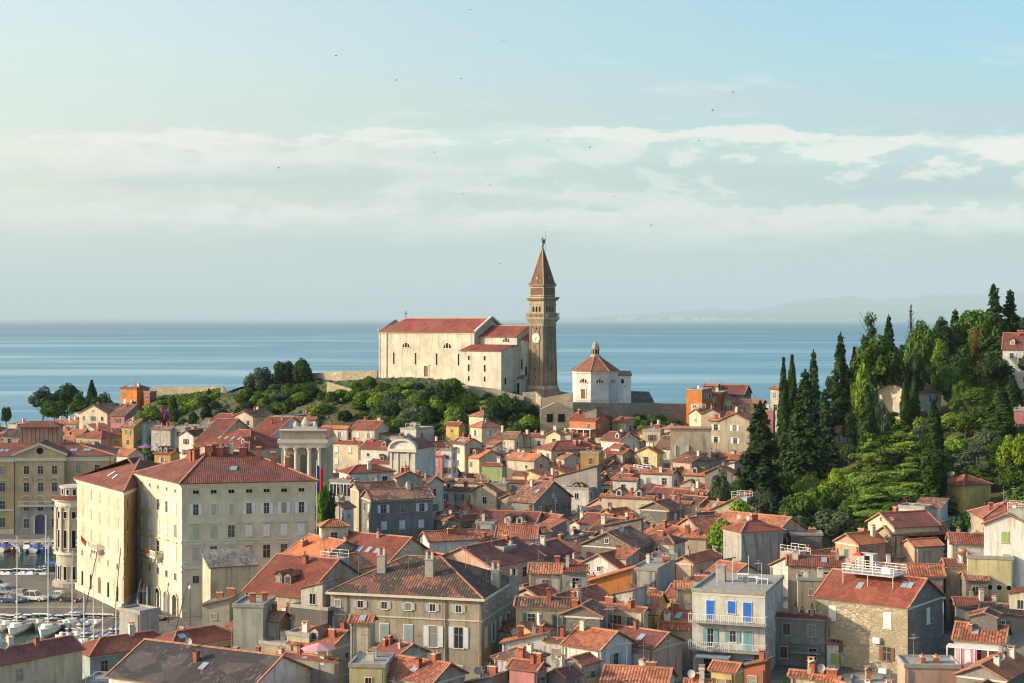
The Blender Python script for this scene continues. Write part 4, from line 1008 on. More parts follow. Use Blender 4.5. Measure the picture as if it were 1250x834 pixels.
def court_building():
    zb = 1.5; Y = 361.0; k = Y/F
    x0, x1 = xof(-90, Y), xof(131.5, Y); ze = zof(558.5, Y)
    root, L, h, roof, (E, r1, r2, H) = poly_building('court_building', [(x0-2,Y+20),(x0,Y),(x1,Y+5),(x1-4,Y+24)], ze, zb, MAT['wall_court'], RM('maroon'), 13, 9)
    tag(root, 'long ochre official building with pediment over the entrance, across the harbour water', 'building')
    B, Cc = L[1], L[2]; d = (Cc-B).normalized(); ang = math.atan2(d.y, d.x)
    fx = lambda px: (xof(px, Y+2)-x0)/d.x      # distance along the facade
    # central projection
    xa, xb = fx(17.5), fx(78); m = MB()
    cen = empty('projection', (B.x, B.y, 0), ang); cen.parent = root
    m.box(xa, xb, -.8, -.003, -1, h+.5, 'wall_court'); pm = (xa+xb)/2; zt = h+2.5
    m.face([(xa,-.8,h+.5),(xb,-.8,h+.5),(pm,-.8,zt)], 'wall_court'); m.build('wall', cen)
    m = MB(); m.box(xa-.3, xb+.3, -1.1, -.801, h-1.0, h-.3, 'trim_stone')
    m.bar((xa-.5,-1.0,h+.4),(pm,-1.0,zt+.35),.5,'trim_stone',.5); m.bar((xb+.5,-1.0,h+.4),(pm,-1.0,zt+.35),.5,'trim_stone',.5); m.build('pediment', cen)
    m = MB(); rm = RM('maroon')
    rface(m, [(xa-.6,-1.1,h+.72),(pm,-1.1,zt+.7),(pm,8,zt+.7),(xa-.6,3,h+.72)], rm); rface(m, [(xb+.6,-1.1,h+.72),(xb+.6,3,h+.72),(pm,8,zt+.7),(pm,-1.1,zt+.7)], rm)
    m.build('roof', cen)
    m = MB(); cz = h+1.3; n = 14
    m.face([(pm+.75*math.cos(2*PI*i/n),-.86,cz+.75*math.sin(2*PI*i/n)) for i in range(n)], 'dark_open'); m.build('emblem', cen)
    m = MB(); m.box(xa+.3, xb-.3, -1.0, -.801, 0, 6.7, 'wall_courtstone'); m.build('stone_portal', cen)
    bays = [(fx(px), px) for px in (32, 48.5, 65)]
    for x, px in bays:
        for z, hh in ((h-3.9, 1.8),(h-7.9, 2.0),(h-12.2, 2.2)): window(cen, x, -.804 if z > 6.8 else -1.004, z, 0, 1.15, hh, 'plain', frame='trim_stone')
        for z in (h-5.4, h-9.5):
            hd = MB(); n = 6
            for i in range(n): a0, a1 = PI*i/n, PI*(i+1)/n; hd.bar((1.1*math.cos(a0),-.15,.7*math.sin(a0)),(1.1*math.cos(a1),-.15,.7*math.sin(a1)),.22,'trim_stone')
            hd.build('window_hood', cen, (x,-.8,z))
        if px == 48.5:
            m = MB(); arched(m, -1.15, 1.15, 0, 4.6, -.06, 'door_violet'); m.build('door', cen, (x,-1.004,.05))
            m = MB(); m.box(-1.5,-1.15,-.3,0,0,4.2,'trim_stone'); m.box(1.15,1.5,-.3,0,0,4.2,'trim_stone'); m.build('door_frame', cen, (x,-1.004,.05))
        else: window(cen, x, -1.004, 1.6, 0, 1.2, 2.0, 'plain', frame='trim_stone')
    m = MB(); m.box(xa+1.0, xb-1.0, -2.0, -1.001, 6.4, 6.75, 'trim_stone'); m.box(xa+1.0, xb-1.0, -2.0, -1.85, 7.5, 7.65, 'trim_stone')
    for q in range(26): u = xa+1.1+q*(xb-xa-2.2)/25; m.box(u-.07,u+.07,-1.98,-1.87,6.75,7.5,'trim_stone')
    m.build('balcony', cen)
    for px in (-80,-62,-45,-28,-12, 3, 92.5, 115):
        s = fx(px); p = B+d*s+Vector((d.y,-d.x,0))*.004
        for z, hh in ((h-3.9, 1.8),(h-7.9, 2.0),(h-12.2, 2.2),(1.8, 2.0)):
            window(root, p.x, p.y, z, ang, 1.1, hh, 'plain', frame='trim_stone')
        hd = MB(); hd.box(-1.0,1.0,-.3,0,0,.2,'trim_stone'); hd.build('window_hood', root, (p.x,p.y,h-5.4), ang)
    for z in (h-1.2,): facade_band(root, B, Cc, z, .7, .14)
    facade_band(root, B, Cc, 5.4, .4, .2)
    facade_band(root, B, Cc, -1, 2.2, .12)
    for px in (17.8, 77.6, 131):
        p = B+d*(fx(px)); m = MB(); m.tube((0,-1.0,0),(0,-1.0,h-.2),.11,.11,'black',6); m.build('drainpipe', root, (p.x,p.y,0), ang)
    # attic storey on the roof
    m = MB(); xa2, xb2 = fx(14), fx(62); za = zof(541, Y+12)-zb; zc = zof(522, Y+10)-zb
    m.box(xa2, xb2, 10, 15, h, zc, WM('salmon')); at_ = m.build('attic_storey', root, (B.x,B.y,0), ang)
    m = MB(); 
    rface(m, [(xa2-.7,8.3,zc),(xb2+.7,8.3,zc),(xb2-2,11.5,zc+1.3),(xa2+2,11.5,zc+1.3)], rm); rface(m, [(xb2+.7,8.3,zc),(xb2+.7,14.7,zc),(xb2-2,11.5,zc+1.3)], rm)
    rface(m, [(xb2+.7,14.7,zc),(xa2-.7,14.7,zc),(xa2+2,11.5,zc+1.3),(xb2-2,11.5,zc+1.3)], rm); rface(m, [(xa2-.7,14.7,zc),(xa2-.7,8.3,zc),(xa2+2,11.5,zc+1.3)], rm)
    m.face([(xa2-.7,8.3,zc-.02),(xa2-.7,14.7,zc-.02),(xb2+.7,14.7,zc-.02),(xb2+.7,8.3,zc-.02)], 'roofedge'); m.build('attic_roof', at_)
    for i in range(9):
        u = xa2+.6+i*(xb2-xa2-1.2)/8; q = MB(); q.box(u-.06,u+.06,9.95,9.999,h+1.5,zc-.3,'sh_brown'); q.build('batten', at_)
    ff = plane_z(E[1], E[2], r1)
    for px in (-8,-2, 4, 82, 86, 98, 102.5):
        p = B+d*fx(px)+Vector((-d.y,d.x,0))*4.2; skylight(roof, ff, p.x, p.y, .8, 1.5)
court_building()
def city_hall():
    zb = 1.5; Y = 318.0; x0, x1 = xof(343, Y), xof(397, Y); h = zof(541, Y)-zb
    root = empty('city_hall', (x0, Y, zb)); tag(root, 'cream columned city hall with carved crest on its parapet, behind the corner palace', 'city hall')
    W = x1-x0; wm = WM('beige')
    m = MB(); m.box(0, W, 0, 14, -1, h, wm); m.build('wall', root)
    m = MB(); m.box(-.6, W+.6, -.9, 14.4, h, h+.7, 'trim_stone'); m.box(-.3, W+.3, -.5, 14, h-.9, h-.003, 'trim_stone'); m.build('cornice', root)
    m = MB(); m.box(-.1, W+.1, -.3, 1.2, h+.7, h+2.4, wm); m.box(-.3, W+.3, -.5, 1.4, h+2.4, h+2.7, 'trim_stone'); m.build('parapet', root)
    m = MB(); cx_ = W*.55
    m.box(cx_-2.4, cx_+2.4, -.2, .7, h+2.7, h+3.3, 'trim_stone'); m.lathe([(.6,h+3.3),(.9,h+3.8),(.6,h+4.4),(.3,h+4.9),(.1,h+5.1)], 'trim_stone', 10, c=(cx_, .25), sy=.4)
    for s in (-1,1): m.lathe([(.4,h+3.3),(.5,h+3.6),(.3,h+4.1),(.1,h+4.3)], 'trim_stone', 8, c=(cx_+s*1.9,.25), sy=.5)
    m.build('crest', root)
    for u in (.35, .12, .88, .65):
        m = MB(); m.tube((W*u,-.75,h-8),(W*u,-.75,h-1.4),.42,.34,'trim_stone',10); m.lathe([(.34,h-1.4),(.6,h-.9)], 'trim_stone', 10, c=(W*u,-.75)); m.build('column', root)
    for u in (.235, .5, .765):
        m = MB(); arched(m, -.6+W*u, .6+W*u, h-6, h-2.2, -.02, 'glass'); m.build('window', root)
    rf = MB(); rm = RM('red'); rface(rf, [(-.4,1.3,h+.72),(W+.4,1.3,h+.72),(W+.4,8,h+2.6),(-.4,8,h+2.6)], rm); rface(rf, [(W+.4,14.3,h+.72),(-.4,14.3,h+.72),(-.4,8,h+2.6),(W+.4,8,h+2.6)], rm); rf.face([(W+.39,1.3,h+.7),(W+.39,14.3,h+.7),(W+.39,8,h+2.58)], wm); rf.face([(-.39,1.3,h+.7),(-.39,8,h+2.58),(-.39,14.3,h+.7)], wm); rf.build('roof', root)
    # flags hanging on a pole in front of it
    fx_, fy = xof(386.5, 285), 285.0; z1 = zof(566, fy); z0 = zof(600, fy)
    m = MB(); fp = empty('flagpole', (fx_, fy, ground(fx_, fy))); tag(fp, 'flagpole with blue and red hanging flag right behind the corner palace', 'flagpole')
    g0 = ground(fx_, fy); m.tube((0,0,0),(0,0,z1-g0+.5),.09,.06,'white_paint',6); m.build('pole', fp)
    m = MB(); P = []
    n = 8
    for i in range(n+1):
        u = i/n; P.append((.1+u*1.0, .18*math.sin(u*7), z1-g0-.2-u*.9, z0-g0+.6*u-.3))
    for a, b in zip(P, P[1:]):
        mt = 'blue_cloth' if a[0] < .55 else 'red_cloth'; m.face([(a[0],a[1],a[3]),(b[0],b[1],b[3]),(b[0],b[1],b[2]),(a[0],a[1],a[2])], mt)
    m.build('flag', fp)
city_hall()
def old_church_front():
    zb = 2.0; Y = 335.0; x0, x1 = xof(474.5, Y), xof(511, Y); W = x1-x0; h = zof(549, Y)-zb; ht = zof(537.5, Y)-zb
    root = empty('church', (x0, Y+3, zb), -R(24)); tag(root, 'small cream church front with rounded pediment in the middle of the old town', 'church')
    wm = WM('white'); m = MB(); m.box(0,W,0,9,-1,h,wm); m.build('wall', root)
    n = 16; f = lambda i, k=1.0: (W/2-W/2*k*math.cos(PI*i/n), (ht-h)*k*math.sin(PI*i/n))
    m = MB(); P = [f(i) for i in range(n+1)]
    m.face([(x,0,h+z) for x, z in P], wm); m.face([(x,1.0,h+z) for x, z in P][::-1], wm)
    for a, b in zip(P, P[1:]): m.face([(a[0],-.5,h+a[1]+.25),(b[0],-.5,h+b[1]+.25),(b[0],1.0,h+b[1]+.25),(a[0],1.0,h+a[1]+.25)], 'lead'); m.bar((a[0],-.25,h+a[1]),(b[0],-.25,h+b[1]),.5,'trim_stone',.45)
    m.build('pediment', root)
    m = MB(); m.box(-.3,W+.3,-.6,-.003,h-.6,h,'trim_stone'); m.build('cornice', root)
    for u in (.06,.30,.70,.94): m = MB(); m.box(W*u-.25,W*u+.25,-.2,-.003,-1,h-.6,'trim_stone'); m.build('pilaster', root)
    for u in (.18,.5,.82): window(root, W*u, -.004, h-4.4, 0, 1.0, 2.0, 'closed', 'trim_stone', 'trim_stone')
    rf = MB(); rm = RM('red'); rf.face([(0,9,h),(W,9,h),(W/2,9,h+1.85)], wm); rface(rf, [(-.3,1,h),(W/2,1,h+1.9),(W/2,9,h+1.9),(-.3,9,h)], rm); rface(rf, [(W+.3,1,h),(W+.3,9,h),(W/2,9,h+1.9),(W/2,1,h+1.9)], rm); rf.build('roof', root)
old_church_front()

# ------------------------------------------------------------------ catalogue of the houses seen in the photograph
def balcony(rec, x0, x1, z, dep=1.2, mat='white_paint', rail=True, solid=False):
    d = rec['D']/2; m = MB(); m.box(x0, x1, -d-dep, -d-.003, z-.15, z, 'concrete')
    if rail:
        m.bar((x0,-d-dep+.05,z+1.0),(x1,-d-dep+.05,z+1.0),.06,mat); m.bar((x0+.03,-d,z+1.0),(x0+.03,-d-dep,z+1.0),.06,mat); m.bar((x1-.03,-d,z+1.0),(x1-.03,-d-dep,z+1.0),.06,mat)
        n = int((x1-x0)/(.25)); 
        for i in range(n+1): u = x0+.04+(x1-x0-.08)*i/n; m.bar((u,-d-dep+.05,z),(u,-d-dep+.05,z+1.0),.03 if i % 4 else .06,mat)
    m.build('balcony', rec['root'])
def box_part(rec, nm, x0, x1, y0, y1, z0, z1, mat):
    m = MB(); m.box(x0,x1,y0,y1,z0,z1,mat); return m.build(nm, rec['root'])

H = house
# --- palazzo with grey shutters
P1 = H(400,588,634,729,11.5,15,'H','beige','mix', Y=201, D=15.5, pitch=25, win=False, chim=0, label='long grey-beige palazzo with white shutters and mottled old tile hipped roof')
def fit_palazzo(p):
    w, d, h = p['W']/2, p['D']/2, p['hh']; root = p['root']
    m = MB(); m.box(-w-.5,w+.5,-d-.5,-d-.003,h-.35,h-.06,'trim_stone'); m.box(w+.003,w+.5,-d-.003,d,h-.35,h-.06,'trim_stone'); m.build('cornice', root)
    m = MB(); m.box(-w,w,-d-.1,-d-.004,h-3.0,h-2.85,'trim_stone'); m.box(w+.004,w+.1,-d-.1,d,h-3.0,h-2.85,'trim_stone'); m.build('string_course', root)
    fx = lambda px: -w+(px-400)/188*2*w
    for px, st in ((409,'plain'),(438,'open'),(468,'open'),(498,'open'),(528,'open'),(560,'open')):
        window(root, fx(px), -d-.004, h-1.9, 0, .75, .85, st, 'grey_paint', 'white_paint')
    for px, st in ((468,'closed'),(498,'closed'),(529,'open'),(560,'open')):
        window(root, fx(px), -d-.004, h-6.4, 0, 1.15, 2.6, st, 'sh_slate' if st == 'closed' else 'sh_white', 'white_paint')
    for px in (438,468,498,529,560): window(root, fx(px), -d-.004, h-10.6, 0, 1.1, 2.0, 'closed', 'grey_paint', 'white_paint')
    for k in range(4):
        y = -d+2+k*3.4
        window(root, w+.004, y, h-1.9, PI/2, .7, .8, 'plain', frame='white_paint'); window(root, w+.004, y, h-6.4, PI/2, 1.0, 2.4, 'open' if k % 2 else 'closed', 'sh_white', 'white_paint'); window(root, w+.004, y, h-10.4, PI/2, 1.0, 1.9, 'plain', 'sh_white', 'white_paint')
    for px in (421, 544): m = MB(); m.tube((fx(px),-d-.12,0),(fx(px),-d-.12,h-.4),.08,.08,'lamp_grey',6); m.build('drainpipe', root)
    fz = p['fz']
    for px, y in ((451,-d*.45),(513,-d*.5),(585,0),(604,d*.2)):
        m = MB(); m.box(-.55,.55,-.4,.4,-1,2.0,'concrete'); m.box(-.65,.65,-.5,.5,2.0,2.15,'concrete')
        for s in (-.35,.35): m.box(s-.12,s+.12,-.3,.3,2.15,3.1,'trim_stone')
        m.box(-.55,.55,-.4,.4,3.1,3.22,'brick'); m.build('chimney', p['roof'], (fx(px), y, fz(fx(px), y)))
    for px, y in ((484,-d*.4),(576,-1),(592,-2),(414,-1.5)): link('antenna', antenna_mesh(), p['roof'], (fx(px), y, fz(fx(px), y)))
fit_palazzo(P1)
# --- house with blue shutters and two balconies
P2 = H(849,934,976,723,11.0,19,'F','white','grey', Y=199, D=13.5, win=False, chim=0, label='white flat roofed house with bright blue shutters and two long balconies')
def fit_blue(p):
    w, d, h = p['W']/2, p['D']/2, p['hh']; root = p['root']; fx = lambda px: -w+(px-849)/85*2*w
    y = -d-.004
    for px, ww, hh, z in ((870,.95,2.35,h-3.35),(895,.95,1.5,h-2.45),(913.5,1.05,2.35,h-3.35)): window(root, fx(px), y, z, 0, ww, hh, 'closed', 'sh_blue', 'white_paint')
    window(root, fx(870.5), y, h-6.7, 0, .8, 2.2, 'open', 'sh_teal', 'white_paint'); window(root, fx(896.5), y, h-6.0, 0, .8, 1.35, 'open', 'sh_teal', 'white_paint'); window(root, fx(914), y, h-6.9, 0, 1.1, 2.4, 'closed', 'sh_teal', 'white_paint')
    window(root, fx(914), y, h-10.2, 0, 1.1, 2.1, 'closed', 'sh_blue', 'white_paint'); window(root, fx(869), y, h-10.2, 0, 1.4, 2.1, 'plain', frame='white_paint')
    balcony(p, -w-.2, w+.3, h-3.55, 1.35); balcony(p, -w-.2, w+.3, h-7.0, 1.35)
    m = MB(); m.box(fx(857),fx(896),-d-2.6,-d,h-7.75,h-7.6,'white_paint'); m.bar((fx(857),-d-2.5,h-10.6),(fx(857),-d-2.5,h-7.75),.1,'white_paint'); m.bar((fx(896),-d-2.5,h-10.6),(fx(896),-d-2.5,h-7.75),.1,'white_paint'); m.build('porch_canopy', root)
    box_part(p, 'brick_pier', fx(922), fx(933), -d-.3, -d-.003, h-11, h-7.3, 'brick')
    m = MB(); m.box(fx(850),fx(934),-d-.06,-d-.003,h-.35,h-.1,'trim_stone'); m.build('string_course', root)
    for z in (h-2.3, h-5.4, h-8.6):
        for k in range(3): window(root, w+.004, -d+2.3+k*4, z, PI/2, .7, 1.1, 'closed' if k else 'plain', 'sh_white')
    m = MB(); m.box(-.6,.6,-.5,.5,0,2.0,'concrete'); m.box(-.7,.7,-.6,.6,2.0,2.15,'concrete'); m.build('roof_hut', p['roof'], (fx(868), 1.0, h+.18))
    for px, y2 in ((869,-2),(884,0),(898,3),(924,-3)):
        m = MB(); m.tube((0,0,0),(0,0,3.2),.03,.03,'white_paint',5); m.build('roof_post', p['roof'], (fx(px), y2, h+.18))
    for i, (px, y2) in enumerate(((905,2),(918,1),(890,4))):
        m = MB(); m.box(-.8,.8,-.4,.4,.6,.68,'white_paint'); m.box(-.75,-.68,-.35,.35,0,.6,'white_paint'); m.box(.68,.75,-.35,.35,0,.6,'white_paint'); m.build('roof_bench', p['roof'], (fx(px), y2, h+.18))
fit_blue(P2)
# --- stone house with the roof terrace
P3 = H(1012,1108,1173,740,11.5,38,'L','stone','red', Y=197.5, pitch=27, win=False, chim=0, ant=0, dish=False, label='golden rubble stone house with white railed terrace on its red roof')
def fit_stone(p):
    w, d, h = p['W']/2, p['D']/2, p['hh']; root = p['root']; fx = lambda px: -w+(px-1012)/96*2*w; y = -d-.004
    window(root, fx(1030), y, h-2.7, 0, .85, 1.7, 'closed', 'sh_white'); window(root, fx(1087.5), y, h-2.9, 0, .95, 1.9, 'closed', 'sh_white')
    window(root, fx(1034), y, h-6.6, 0, .8, 1.4, 'open', 'sh_brown', 'wood'); window(root, fx(1087), y, h-6.9, 0, .85, 1.6, 'open', 'sh_brown', 'wood')
    window(root, fx(1045), y, h-9.9, 0, .8, 1.4, 'open', 'sh_brown', 'wood')
    window(root, w+.004, 0.8, h-2.9, PI/2, .8, 1.9, 'closed', 'sh_white'); box_part(p, 'air_conditioner', fx(1074), fx(1081), -d-.5, -d-.003, h-4.9, h-4.2, 'white_paint')
    box_part(p, 'air_conditioner', fx(1080), fx(1088), -d-.5, -d-.003, h-8.6, h-7.9, 'white_paint')
    box_part(p, 'laundry', fx(1027), fx(1038), -d-.35, -d-.3, h-8.2, h-6.9, 'sh_lime')
    side = MB(); side.face([(w+.005,-d,0),(w+.005,d,0),(w+.005,d,h),(w+.005,0,h+d*math.tan(R(27))),(w+.005,-d,h)], WM('grey stone')); 
    side.build('gable_shade', root)  # darker stone colour laid over the right gable stands in for its shade
    fz = p['fz']; x0, x1 = fx(1030), fx(1084); ys = -d*.25; zt = fz(0, ys)+.9
    m = MB(); m.box(x0,x1,ys-1.3,ys+2.6,zt-.15,zt,'grey_paint')
    for x in (x0+.1,(x0+x1)/2,x1-.1):
        for y_ in (ys-1.2, ys+2.5): m.bar((x,y_,fz(x,y_)-.2),(x,y_,zt-.15),.1,'grey_paint')
    m.build('terrace_deck', root)
    m = MB()
    for y_ in (ys-1.27, ys+2.57):
        for zz in (.35,.7,1.05): m.bar((x0,y_,zt+zz),(x1,y_,zt+zz),.06,'white_paint')
        for i in range(6): x = x0+(x1-x0)*i/5; m.bar((x,y_,zt),(x,y_,zt+1.08),.06,'white_paint')
    for x in (x0,x1):
        for zz in (.35,.7,1.05): m.bar((x,ys-1.27,zt+zz),(x,ys+2.57,zt+zz),.06,'white_paint')
    m.build('terrace_railing', root)
    m = MB(); m.box(x0+.1,x0+2.4,ys+2.7,ys+4.2,zt-.3,zt+1.9,WM('white')); m.box(x0+1.2,x0+1.9,ys+2.66,ys+2.7,zt,zt+1.7,'dark_open'); m.build('terrace_hut', root)
    m = MB(); m.box(0,1.2,0,.7,0,.75,'white_paint'); m.build('terrace_table', root, (x1-2.2,ys,zt)); 
    m = MB(); m.box(-.6,.6,-.6,.6,2.0,2.06,'red_cloth'); m.tube((0,0,0),(0,0,2.0),.04,.04,'white_paint',6); m.face([(-.6,-.6,2.06),(.6,-.6,2.06),(0,0,2.5)],'red_cloth'); m.face([(.6,-.6,2.06),(.6,.6,2.06),(0,0,2.5)],'red_cloth'); m.face([(.6,.6,2.06),(-.6,.6,2.06),(0,0,2.5)],'red_cloth'); m.face([(-.6,.6,2.06),(-.6,-.6,2.06),(0,0,2.5)],'red_cloth'); m.build('terrace_parasol', root, (x0+1.4,ys+.6,zt))
    for px in (1092,1098): skylight(p['roof'], fz, fx(px), 0 if 0 else -d*.3, .7, 1.0)
    link('satellite_dish', dish_mesh(), root, (fx(1088), -d-.6, h-10.6))
fit_stone(P3)

